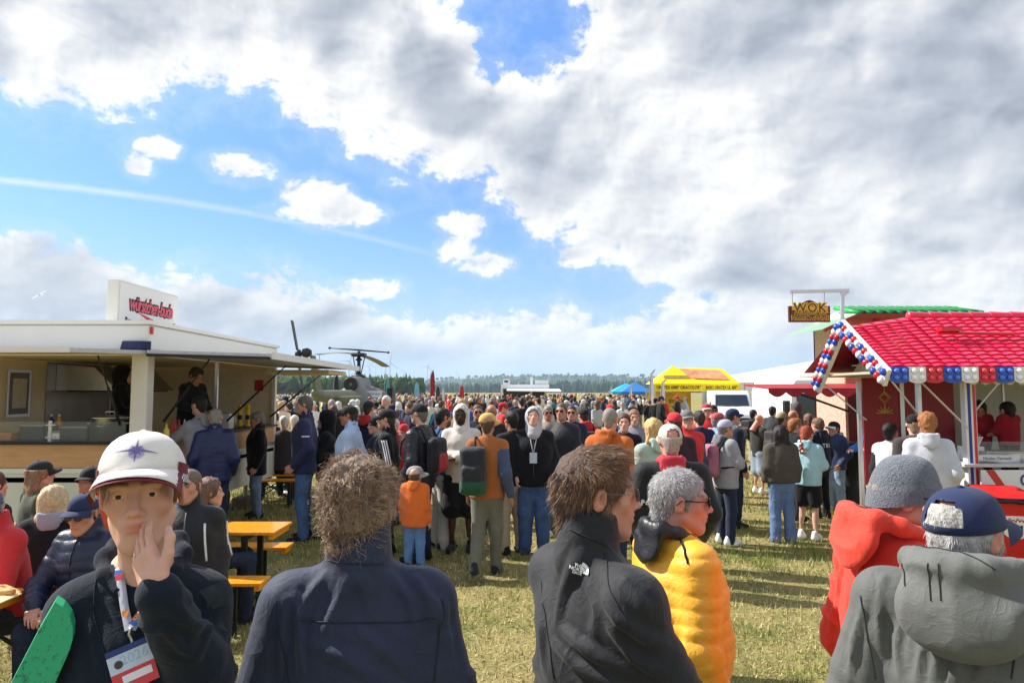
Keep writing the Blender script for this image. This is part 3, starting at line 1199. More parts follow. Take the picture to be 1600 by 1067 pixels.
def hair_geo(style, grid, seed=0):
  """hair volume in head frame"""
  key = (style, grid, seed)
  if key in _HAIR:
    return _HAIR[key]
  f = Fld((-.16, -.20, -.42), (.16, .14, .18), grid)
  t = {'short': .009, 'crop': .004, 'curly': .014, 'long': .014, 'tuft': .015, 'fringe': .007, 'bun': .009, 'braid': .010, 'mid': .016, 'nape': .007, 'swept': .011}[style]
  f.ell((0, -.014, .036), (.0755 + t, .097 + t, .083 + t * 1.15), .01)
  if style not in ('fringe', 'nape'):
    f.cap((0, -.06, -.01), (0, -.062, -.055), .052 + t * .5, .045 + t * .4, .03)
    for s in (-1, 1):
      f.cap((s * .066, .012, .01), (s * .066, .014, -.022), .010 + t * .4, .006 + t * .4, .012)
  else:
    f.cap((0, -.06, -.01), (0, -.062, -.06), .052 + t * .5, .045 + t * .4, .03)
  if style == 'curly':
    f.ell((0, -.025, .05), (.090, .102, .088), .02)
    f.cap((0, -.058, -.01), (0, -.060, -.075), .068, .062, .03)
  if style == 'tuft':
    f.ell((0, .045, .10), (.055, .04, .03), .02)
  if style == 'swept':
    f.ell((0.0, .03, .10), (.066, .06, .026), .02)
  # face opening
  zl = .058 if style not in ('long', 'bun', 'braid', 'mid') else .066
  f.ell((0, .115, .0), (.080, .075, zl + .012), .012, op='sub')
  f.cap((0, .11, -.05), (0, .06, -.16), .072, .072, .01, op='sub')
  for s in (-1, 1):   # round the ears
    if style not in ('long', 'mid'):
      f.ell((s * .086, -.010, -.012), (.02, .021, .032), .01, op='sub')
  if style == 'fringe':
    f.ell((0, .02, .12), (.085, .115, .075), .015, op='sub')
  if style == 'nape':
    f.cut((0, 0, .050), (0, -.1, 1), .008)
  if style in ('long', 'mid'):
    zb = -.30 if style == 'long' else -.20
    for s in (-1, -.35, .35, 1):
      f.chain([(s * .062, -.05, .02), (s * .075, -.062, -.12), (s * .07, -.075, zb)], [.040, .036, .022], .03)
  if style == 'bun':
    f.ell((0, -.115, .03), (.035, .035, .035), .01)
  if style == 'braid':
    for i in range(9):
      z = -.02 - i * .033
      f.ell((.012 * (-1) ** i - .02, -.095 - .004 * i, z), (.024 - .001 * i, .022, .024), .008)
  V, F = f.mesh()
  N = vnormals(V, F)
  a = {'curly': .011, 'long': .007, 'mid': .009, 'crop': .002, 'nape': .003}.get(style, .005)
  sc = (34, 34, 34) if style == 'curly' else ((60, 60, 14) if style in ('long', 'mid') else (45, 45, 28))
  V = V + N * (a * vnoise(V, sc, seed + 1) + a * .5 * vnoise(V, tuple(2.1 * q for q in sc), seed + 2))[:, None]
  _HAIR[key] = (V.astype(np.float32), F)
  return _HAIR[key]


def strands(V, F, n, length, width, seed, curl=0.0, lift=.5, grav=.35, flow=None, seg=4, keep=None, mess=.25):
  """ribbon hairs grown from a hair volume's surface"""
  rg = np.random.default_rng(seed)
  N = vnormals(V, F)
  ce = V[F].mean(1)
  ar = np.linalg.norm(np.cross(V[F[:, 2]] - V[F[:, 0]], V[F[:, 3]] - V[F[:, 1]]), axis=1)
  if keep is not None:
    ar = ar * keep(ce)
  fi = rg.choice(len(F), n, p=ar / ar.sum())
  w = rg.random((n, 4)) + .05
  w /= w.sum(1, keepdims=True)
  p = (V[F[fi]] * w[:, :, None]).sum(1)
  nr = (N[F[fi]] * w[:, :, None]).sum(1)
  nr /= np.linalg.norm(nr, axis=1, keepdims=True) + 1e-9
  crown = np.array((0.01, -.06, .12), np.float32)
  fl = p - crown
  fl = fl - nr * (fl * nr).sum(1, keepdims=True)
  fl /= np.linalg.norm(fl, axis=1, keepdims=True) + 1e-6
  if flow is not None:
    fl = flow(p, nr, fl)
  d = nr * lift + fl * 1.0 + rg.normal(0, mess, (n, 3))
  cl = np.stack([vnoise(p, 26, seed + k) for k in (1, 2, 3)], 1)
  d = d + cl * (mess * 1.6 + curl)
  d /= np.linalg.norm(d, axis=1, keepdims=True)
  L = length * (0.6 + .8 * rg.random(n))[:, None]
  side = np.cross(d, nr)
  side /= np.linalg.norm(side, axis=1, keepdims=True) + 1e-6
  ph = rg.random(n)[:, None] * 6.28
  P = []
  q = p - nr * .004
  for k in range(seg + 1):
    P.append(q)
    dd = d + np.array((0, 0, -grav)) * (k / seg) + curl * (side * np.cos(ph + k * 1.9) + nr * np.sin(ph + k * 1.9)) * 1.5
    dd /= np.linalg.norm(dd, axis=1, keepdims=True)
    q = q + dd * L / seg
  P = np.stack(P, 1)
  wd = rg.normal(0, 1, (n, 3))
  t = P[:, -1] - P[:, 0]
  wd = np.cross(t, wd)
  wd /= np.linalg.norm(wd, axis=1, keepdims=True) + 1e-6
  tp = (1 - (np.arange(seg + 1) / seg) ** 2 * .8)[None, :, None]
  A = P + wd[:, None, :] * width * .5 * tp
  B = P - wd[:, None, :] * width * .5 * tp
  VV = np.stack([A, B], 2).reshape(-1, 3)
  k = np.arange(n)[:, None] * (seg + 1) * 2 + np.arange(seg)[None, :] * 2
  k = k.reshape(-1)
  FF = np.stack([k, k + 1, k + 3, k + 2], 1)
  return VV.astype(np.float32), FF.astype(np.int32)


def cap_geo(n=32, rows=9, back=False, deep=1.0):
  """baseball cap crown in head frame (front +y) -> V,F ; and visor -> V,F"""
  V, F = [], []
  a, b, hh = .0865, .1085, .098 * deep
  for r in range(rows + 1):
    t = r / rows
    ph = t * math.pi / 2
    for k in range(n):
      an = 2 * math.pi * k / n
      c, s = math.cos(an), math.sin(an)
      e = math.cos(ph) ** .82
      x, y = a * c * e, b * s * e
      z = hh * math.sin(ph) ** .95
      if s > 0:
        y += .006 * s * math.sin(ph * 2)
      seam = abs(((an / (2 * math.pi) * 6 + .5) % 1) - .5)
      q = 1 - .014 * math.exp(-(seam / .04) ** 2) * (t < .97)
      V.append((x * q, y * q - .010, z * q))
  for r in range(rows):
    for k in range(n):
      k2 = (k + 1) % n
      if back:
        an = (k + .5) / n * 2 * math.pi
        da = abs((an - 1.5 * math.pi))
        if 1 <= r and r / rows < .55 * math.sqrt(max(0, 1 - (da / .62) ** 2)):
          continue
      F.append((r * n + k, r * n + k2, (r + 1) * n + k2, (r + 1) * n + k))
  V = np.array(V, np.float32)
  F = np.array(F, np.int32)
  # double it for thickness
  V2 = V * np.array((.965, .965, .965), np.float32)
  Vc = np.concatenate([V, V2])
  Fc = np.concatenate([F, F[:, ::-1] + len(V)])
  rim = np.array([(k, k + len(V), (k + 1) % n + len(V), (k + 1) % n) for k in range(n)], np.int32)
  Fc = np.concatenate([Fc, rim])
  vv, ff = [], []
  m, rr = 14, 5
  for top in (0, 1):
    for j in range(rr + 1):
      t = j / rr
      for i in range(m + 1):
        an = R(90 - 66 + 132 * i / m)
        c, s = math.cos(an), math.sin(an)
        u = (i / m * 2 - 1)
        ext = .072 * t * (1 - abs(u) ** 3.2 * .95)
        x = a * c * (1.0) + ext * c * .35
        y = b * s - .010 + ext
        z = .004 - .020 * t * t - .030 * (abs(u) ** 2) * t - .002 * top + .001
        vv.append((x, y, z))
  w = m + 1
  o = (rr + 1) * w
  for j in range(rr):
    for i in range(m):
      q = j * w + i
      ff.append((q, q + 1, q + w + 1, q + w))
      ff.append((o + q, o + q + w, o + q + w + 1, o + q + 1))
  for i in range(m):
    q = rr * w + i
    ff.append((q, q + 1, o + q + 1, o + q))
  return (Vc, Fc), (np.array(vv, np.float32), np.array(ff, np.int32))


_CAPM = {}


def add_cap(parent, J, c, visor=None, turn=0.0, tilt=0.0, lift=.0, back=False, scale=1.0, kind='cap', button=True):
  key = back
  if key not in _CAPM:
    (a, b), (d, e) = cap_geo(back=back)
    _CAPM[key] = ((a, b), (d, e))
  (V, F), (vv, ff) = _CAPM[key]
  M = J['M'] @ Matrix.Translation((0, 0, .030 + lift)) @ Euler((tilt + R(7), 0, 0)).to_matrix().to_4x4() @ Euler((0, 0, turn)).to_matrix().to_4x4() @ Matrix.Scale(scale, 4)
  o = obj('cap', mesh_np('cap', xf(M, V), F), cloth(c, kind='cap'), parent)
  obj('visor', mesh_np('visor', xf(M, vv), ff), cloth(visor or c, kind='cap'), o)
  if button:
    b = MB().lathe([(.001, .006), (.007, .004), (.009, 0), (.008, -.003)][::-1], 10, (0, -.010, .0985))
    me = b.mesh('button', True)
    me.transform(M)
    obj('button', me, cloth(visor or c, kind='cap'), o)
  o['_M'] = [x for row in M for x in row]
  return o


def add_beanie(parent, J, c, grid=.006, tall=.02, rib=True, lift=0.0):
  n, rows = 72, 22
  V, F = [], []
  for r in range(rows + 1):
    t = r / rows
    for k in range(n):
      an = 2 * math.pi * k / n
      ph = t * math.pi / 2
      e = math.cos(ph) ** .7
      fz = -.018 + (.135 + tall) * math.sin(ph) ** .92
      q = 1.0
      if fz < .032 and rib:
        q = 1.022 + .010 * math.cos(an * 36)
      elif rib:
        q = 1 + .012 * math.sin(an * 3 + t * 5) * t + .003 * math.cos(an * 36)
      x, y = .0885 * math.cos(an) * e * q, .1085 * math.sin(an) * e * q - .014
      z = fz + lift + .022 * math.sin(an) * (1 - t)
      V.append((x, y, z))
  for r in range(rows):
    for k in range(n):
      k2 = (k + 1) % n
      F.append((r * n + k, r * n + k2, (r + 1) * n + k2, (r + 1) * n + k))
  V = xf(J['M'], np.array(V, np.float32))
  return obj('beanie', mesh_np('beanie', V, np.array(F, np.int32)), cloth(c, kind='knit'), parent)


_GL = {}


def add_glasses(parent, J, dark=False, frame=(25, 22, 22), thick=.0016, up=0.0):
  if (dark, thick) not in _GL:
    b = MB()
    for s in (-1, 1):
      ring = []
      for k in range(17):
        a = 2 * math.pi * k / 16
        ring.append((s * .033 + .0235 * math.cos(a), .1045 - .012 * abs(math.cos(a) * .5 + s * .5 * 0) * 0 - .10 * (s * .033 + .0235 * math.cos(a)) ** 2 * 20 * .5, .002 + .0175 * math.sin(a)))
      b.tube(ring, thick, 6, 0, cap=False)
      n = 16
      c = [Vector(p) for p in ring[:n]]
      b.add(c + [Vector((p.x, p.y - .001, p.z)) for p in c], [tuple(range(n)), tuple(range(2 * n - 1, n - 1, -1))], 1)
      b.tube([(s * .056, .094, .008), (s * .079, .06, .010), (s * .083, -.005, .012), (s * .083, -.025, -.006)], thick, 6, 0)
    b.tube([(-.0105, .103, .006), (0, .107, .008), (.0105, .103, .006)], thick, 6, 0)
    _GL[dark, thick] = b.mesh('glasses', True)
  me = _GL[dark, thick].copy()
  me.materials.clear()
  me.transform(J['M'] @ Matrix.Translation((0, 0, up)))
  fm = mat('glasses_frame', srgb(*frame), .3, spec=.6, var=0)
  lm = mat('sunglass_lens', (.008, .008, .01), .08, spec=.8, var=0) if dark else mat('clear_lens', (.9, .95, 1), .03, var=0, alpha=.16, spec=.9)
  return obj('glasses', me, [fm, lm], parent)


def hood_down(J, grid, big=1.0, seed=0, k=1.0, dz=0.0):
  f = Fld(J['neck'] - .28, J['neck'] + .25, grid)
  n = J['neck'] + np.array((0, 0, dz))
  h = J['h'] / 1.75 * k
  ring = [(.045, .105, -.030), (.085, .055, .000), (.098, -.02, .030), (.075, -.085, .050), (0, -.112, .055),
      (-.075, -.085, .050), (-.098, -.02, .030), (-.085, .055, .0), (-.045, .105, -.03)]
  rad = [.015, .019, .023, .026, .028, .026, .023, .019, .015]
  P = [n + np.array(p) * h for p in ring]
  f.chain(P, [r * h * (.8 + .2 * big) for r in rad], .02)
  f.ell(n + np.array((0, -.115, -.015)) * h, (.108 * h * big, .034 * h * big, .095 * h * big), .03, rot=(R(-14), 0, 0))
  f.cap(n + np.array((0, -.02, .02)) * h, n + np.array((0, .0, .2)) * h, .062 * h, .085 * h, .012, op='sub')
  f.ell(n + np.array((0, -.085, .085)) * h, (.06 * h, .028 * h, .05 * h), .02, op='sub')
  V, F = f.mesh()
  N = vnormals(V, F)
  V = V + N * (.0055 * ridged(vnoise(V, (9, 9, 15), seed)))[:, None]
  return V.astype(np.float32), F


def hood_up(J, grid, seed=0):
  f = Fld((-.2, -.22, -.26), (.2, .2, .2), grid)
  f.ell((0, -.018, .03), (.105, .125, .120), .02)
  f.cap((0, -.03, -.02), (0, -.035, -.17), .098, .105, .04)
  f.cap((0, .02, -.19), (0, .02, -.22), .07, .08, .04)
  f.ell((0, -.014, .03), (.086, .106, .098), .01, op='sub')
  f.ell((0, .115, -.03), (.070, .115, .112), .012, op='sub')
  V, F = f.mesh()
  N = vnormals(V, F)
  V = V + N * (.004 * ridged(vnoise(V, (12, 12, 9), seed)))[:, None]
  return xf(J['M'], V.astype(np.float32)), F


def backpack_geo(J, grid, w=.15, d=.075, hgt=.24, seed=0, off=(0, 0, 0)):
  c = (J['chest'] + J['waist']) / 2
  la = J['lean']
  h = J['h']
  cc = c + np.array((0, -(.085 * h + .02 + d), .02)) + np.array(off)
  f = Fld(cc - .36, cc + .36, grid)
  f.rbox(cc, (w, d, hgt), .06, .02, rot=(-la, 0, 0))
  f.rbox(cc + np.array((0, -d * .9, -.07)), (w * .78, d * .55, hgt * .48), .03, .02, rot=(-la, 0, 0))
  V, F = f.mesh()
  N = vnormals(V, F)
  V = V + N * (.006 * ridged(vnoise(V, 9, seed)))[:, None]
  return V.astype(np.float32), F, cc


def straps(J, both=True):
  b = MB()
  h = J['h']
  for i in ((0, 1) if both else (1,)):
    s = 1 if i == 0 else -1
    ch, ne = J['chest'], J['neck']
    x = s * .068 * h
    r = .105 * h
    pts = [ch + np.array((x * .9, -r, .03 * h)), ne + np.array((x, -.03 * h, .012 * h)), ne + np.array((x, .018 * h, .008 * h)),
       ch + np.array((x * 1.1, r * .83, .03 * h)), ch + np.array((x * 1.4, r * .8, -.05 * h)), ch + np.array((x * 1.9, .0, -.09 * h)), ch + np.array((x * 1.3, -r, -.10 * h))]
    b.tube(pts, .013, 6)
  return b.mesh('strap', True)


GRID = {3: dict(top=.012, legs=.022, shoe=.018, body=.03, head=.0062, hair=.009, hand=.0065),
    0: dict(top=.0086, legs=.026, shoe=.022, body=.03, head=.0045, hair=.006, hand=.004),
    1: dict(top=.0225, legs=.028, shoe=.025, body=.055, head=.0122, hair=.0145, hand=.0125),
    2: dict(top=.036, legs=.04, shoe=.04, body=.05, head=.02, hair=.02, hand=.03)}
PEOPLE = 0


def person(label, px, d, top=None, h=None, yaw=0.0, lod=1, group=None, z=0.0, sex='male', skin='light', hs=1.0,
     arms=('down', 'down'), legs='stand', lean=0.0, twist=0.0, seat=None, head=(0, 0, 0), sw=1.0,
     jk=None, lg=None, shoes=(35, 33, 35), sole=None, hair=None, hairc=(70, 52, 40), cap=None, beanie=None, hood=None, hoodup=None,
     glasses=None, beard=0.0, beardc=(70, 60, 55), pack=None, hands=('relax', 'relax'), palm=(None, None), handdir=(None, None), x=None,
     nameo='person', shrug=0.0, neck_fwd=0.0, hoodk=.9, hooddz=0.0, nk=.022):
  global PEOPLE
  PEOPLE += 1
  seed = PEOPLE
  g = GRID[lod]
  if h is None:
    tz = top_z(top, d) - z
    if seat is not None:
      h = (tz - seat) / .54
    else:
      h = tz
  if sex == 'child':
    nk *= .5
  h += nk
  X = px_x(px, d) if x is None else x
  root = empty(nameo, (X, d, z), R(yaw), label, 'person', group)
  J = skeleton(h, arms, legs, R(lean), R(twist), seat, tuple(R(a) for a in head), hs, sw, shrug, neck_fwd, nk)
  # ---- body
  hk = sex
  HV, HF, W = head_geo(hk, g['head'])
  parts = []
  bv, bf = body_geo(J, g['body'])
  parts.append((bv, bf, SKINS[skin]))
  browc = tuple(int(q * .7) for q in hairc)
  parts.append((xf(J['M'], HV), HF, tint_head(W, skin, browc, beard, beardc)))
  for i in (0, 1):
    hm = hands[i]
    if hm is None:
      continue
    a = J['wr%d' % i] - J['el%d' % i]
    dv = handdir[i] if handdir[i] is not None else a
    n = palm[i] if palm[i] is not None else (((-1 if i == 0 else 1), 0, 0) if abs(a[2]) > .12 else (0, -.3, -1))
    cv, sp, th = {'relax': (.42, 0, 0), 'flat': (.12, .05, .6), 'fist': (1.0, 0, 0), 'grip': (.75, 0, .2)}[hm]
    V, F = hand_geo(g['hand'], cv, sp, th)
    M = hand_mat(J['wr%d' % i] + a / np.linalg.norm(a) * .012, dv, n, i == 0) @ Matrix.Scale(h / 1.78, 4)
    if i == 1:
      F = F[:, ::-1]
    parts.append((xf(M, V), F, SKINS[skin]))
  V, F, C = cat_mesh(parts)
  body = obj('body', mesh_np('body', V, F, True, C), skin_mat(), root)
  out = dict(root=root, J=J, body=body, h=h)
  # ---- eyes for near faces
  if lod == 0:
    for s in (-1, 1):
      b = MB()
      ns = 14
      Me = J['M'] @ Matrix.Translation((s * .032, .0795, .0035))
      prof = [(.0128 * math.sin(a), -.0128 * math.cos(a)) for a in [math.pi * k / 10 for k in range(1, 11)]]
      b.lathe([(r, zz) for r, zz in prof if zz < .0108], ns, mi=0, M=Me @ Matrix.Rotation(R(-90), 4, 'X'))
      b.lathe([(.0062, .0108), (.0045, .0120)], ns, mi=1, M=Me @ Matrix.Rotation(R(-90), 4, 'X'))
      b.lathe([(.0042, .0119), (.002, .0128)], ns, mi=2, M=Me @ Matrix.Rotation(R(-90), 4, 'X'))
      b.build('eye', [mat('eye_white', srgb(225, 215, 210), .2, var=0), mat('iris', srgb(90, 85, 70), .15, var=0), mat('pupil', (.005, .005, .005), .1, var=0)], root, True)
  # ---- clothes
  jk = dict(jk or {})
  jn = jk.pop('name', 'jacket')
  jc = jk.pop('c', (30, 32, 40))
  sc = jk.pop('sc', None)
  jkind = jk.pop('kind', 'cloth')
  lower = jk.pop('lower', None)
  V, F, arm = top_geo(J, g['top'], seed=seed, **jk)
  me = mesh_np(jn, V, F)
  jo = obj(jn, me, cloth(jc, kind=jkind), root)
  if sc is not None:
    me.materials.append(cloth(sc, kind=jkind))
    me.polygons.foreach_set('material_index', (arm[F].mean(1) > .5).astype(np.int32))
  if lower is not None:
    me.materials.append(cloth(lower[0], kind=jkind))
    zc = V[F].mean(1)[:, 2]
    mi = np.zeros(len(F), np.int32)
    me.polygons.foreach_get('material_index', mi)
    mi[zc < J['pelvis'][2] + (lower[1] - .515) * h] = len(me.materials) - 1
    me.polygons.foreach_set('material_index', mi)
  out['jacket'] = jo
  out['jv'] = (V, F, arm)
  lg = dict(lg or {})
  lc = lg.pop('c', (45, 60, 90))
  lk = lg.pop('kind', 'denim')
  ln = lg.pop('name', 'shorts' if lg.get('short') else 'trousers')
  V, F = legs_geo(J, g['legs'], seed=seed, **lg)
  out['legs'] = obj(ln, mesh_np(ln, V, F), cloth(lc, kind=lk), root)
  for i in (0, 1):
    an = J['an%d' % i]
    to = (1 if i == 0 else -1) * .16
    V, F, so = shoe_geo(an, (to, 1.0), g['shoe'], .28 * h / 1.75)
    me = mesh_np('shoe', V, F)
    obj('shoe', me, [cloth(shoes), mat('shoe_sole', srgb(*(sole or shoes)), .7)], root)
    me.polygons.foreach_set('material_index', so)
  # ---- head things
  if hair:
    V, F = hair_geo(hair, g['hair'], seed % 3)
    V = V.copy()
    if cap or beanie:
      lim = np.where(V[:, 1] < -.045, .078, .05) if (cap or {}).get('back') else .05
      V[:, 2] = np.minimum(V[:, 2], lim)
      k = (V[:, 2] > .034) & (V[:, 1] > -.045)
      V[k, :2] *= .95
    out['hair'] = obj('hair', mesh_np('hair', xf(J['M'], V), F), hair_mat(hairc), root)
  if cap:
    out['cap'] = add_cap(root, J, **cap)
  if beanie:
    out['beanie'] = add_beanie(root, J, beanie, rib=lod == 0)
  if hood:
    V, F = hood_down(J, max(g['top'] * .85, .007), seed=seed, k=hoodk, dz=hooddz)
    out['hood'] = obj('hood', mesh_np('hood', V, F), cloth(hood, kind=jkind), root)
  if hoodup:
    V, F = hood_up(J, max(g['top'] * .7, .007), seed=seed)
    out['hood'] = obj('hood', mesh_np('hood', V, F), cloth(hoodup, kind=jkind), root)
  if glasses:
    add_glasses(root, J, **glasses)
  if pack:
    pk = dict(pack)
    c = pk.pop('c')
    c2 = pk.pop('c2', None)
    both = pk.pop('both', True)
    V, F, cc = backpack_geo(J, max(g['top'], .012), seed=seed, **pk)
    me = mesh_np('backpack', V, F)
    po = obj('backpack', me, cloth(c, kind='shell'), root)
    if c2:
      me.materials.append(cloth(c2, kind='shell'))
      ce = V[F].mean(1)
      sel = (ce[:, 1] < cc[1] - .02) & (np.abs(ce[:, 0] - cc[0]) < .09) & (ce[:, 2] < cc[2] + .02) if pk.get('hgt', .24) < .23 else (ce[:, 2] < cc[2] - .09)
      me.polygons.foreach_set('material_index', sel.astype(np.int32))
    m2 = straps(J, both)
    obj('strap', m2, cloth((30, 30, 32)), po)
    out['pack'] = po
  return out

# ------------------------------------------------------------------ ground, grass, hills
def ground_material(name='grass_ground'):
  m = bpy.data.materials.new(name)
  m.use_nodes = True
  g = NG(m.node_tree)
  p = g.n['Principled BSDF']
  tc = g.new('ShaderNodeTexCoord').outputs['Object']
  n1 = g.noise(tc, 0.33, 5, 0.6)
  n2 = g.noise(tc, 1.9, 6, 0.65)
  n3 = g.noise(tc, 22, 5, 0.7)
  green = g.mix(g.maprange(n3, 0.3, 0.7), (0.075, 0.11, 0.022), (0.14, 0.18, 0.04))
  straw = g.mix(g.maprange(n3, 0.3, 0.7), (0.24, 0.20, 0.075), (0.42, 0.35, 0.15))
  k = g.maprange(g.math('ADD', g.math('MULTIPLY', n1, 0.6), g.math('MULTIPLY', n2, 0.5)), 0.38, 0.60)
  col = g.mix(k, green, straw)
  n4 = g.noise(tc, 0.9, 7, 0.7)
  col = g.mix(g.maprange(n4, 0.56, 0.70, 0.0, 0.8), col, (0.15, 0.11, 0.065))
  g.put(p.inputs['Base Color'], col)
  p.inputs['Roughness'].default_value = 0.95
  p.inputs['Specular IOR Level'].default_value = 0.1
  b = g.new('ShaderNodeBump')
  b.inputs['Distance'].default_value = 0.03
  b.inputs['Strength'].default_value = 0.8
  g.l.new(g.noise(tc, 40, 6, 0.75), b.inputs['Height'])
  g.l.new(b.outputs[0], p.inputs['Normal'])
  return m


def build_ground():
  mb = MB()
  n = 60
  xs = [-3000 + 6000 * i / n for i in range(n + 1)]
  ys = [-60] + [0, 20, 60, 120, 250, 500, 900, 1400, 2200, 3600]
  vs = [(x, y, 0) for y in ys for x in xs]
  fs = [(j * (n + 1) + i, j * (n + 1) + i + 1, (j + 1) * (n + 1) + i + 1, (j + 1) * (n + 1) + i) for j in range(len(ys) - 1) for i in range(n)]
  mb.add(vs, fs)
  o = mb.build('grass_field', ground_material())
  tag(o, kind='structure')
  # short, trodden grass blades, larger and sparser with distance
  rg = np.random.default_rng(3)
  N = 300000
  u = rg.random(N)
  y = 2.3 * (30 / 2.3) ** (u ** .85)
  x = (rg.random(N) * 2 - 1) * (y * .80 + .3)
  P = np.stack([x, y, np.zeros(N)], 1).astype(np.float32)
  dens = vnoise(P, (.7, .7, .7), 2) * .5 + vnoise(P, (2.3, 2.3, 1), 4) * .5 + vnoise(P, (7, 7, 1), 6) * .35
  green = np.clip(.30 - dens * .9 + rg.normal(0, .22, N), 0, 1)
  bare = vnoise(P, (1.1, 1.1, 1), 9) * .6 + vnoise(P, (3.7, 3.7, 1), 12) * .4
  keep = rg.random(N) < np.clip(.75 - .5 * dens, .3, 1) * np.clip(1.5 - 2.2 * bare, .25, 1)
  P, y, green = P[keep], y[keep], green[keep]
  n = len(P)
  a = rg.random(n) * 6.283
  sz = .022 + .0032 * y
  flat = rg.random(n) < (.75 - .45 * green)
  L = sz * (.6 + rg.random(n)) * (1 + .3 * green)
  tilt = np.where(flat, R(78) + rg.normal(0, .12, n), np.abs(rg.normal(0, .55, n)))
  d = np.stack([np.cos(a) * np.sin(tilt), np.sin(a) * np.sin(tilt), np.abs(np.cos(tilt))], 1)
  s = np.stack([-np.sin(a), np.cos(a), np.zeros(n)], 1)
  w = (.0016 + .00052 * y) * (.7 + .6 * rg.random(n))
  A = P - s * w[:, None]
  B = P + s * w[:, None]
  Cc = P + d * L[:, None]
  Cc[:, 2] += .006
  V = np.stack([A, B, Cc], 1).reshape(-1, 3)
  F = np.arange(3 * n, dtype=np.int32).reshape(-1, 3)
  straw = np.array((.56, .46, .21)) * (.6 + .6 * rg.random(n))[:, None]
  grn = np.array((.18, .25, .045)) * (.6 + .7 * rg.random(n))[:, None]
  col = np.clip(grn * green[:, None] + straw * (1 - green[:, None]), 0, 1)
  me = mesh_np('grass', V, F, False, np.repeat(col, 3, 0))
  o = obj('grass', me, mat('grass_blades', (.2, .2, .05), .8, var=0, attr='Col', spec=.15))
  tag(o, 'short trodden grass, part straw part green, over the field', 'grass', kind='stuff')


def hill_profile(px, pts):
  return np.interp(px, [p[0] for p in pts], [p[1] for p in pts])


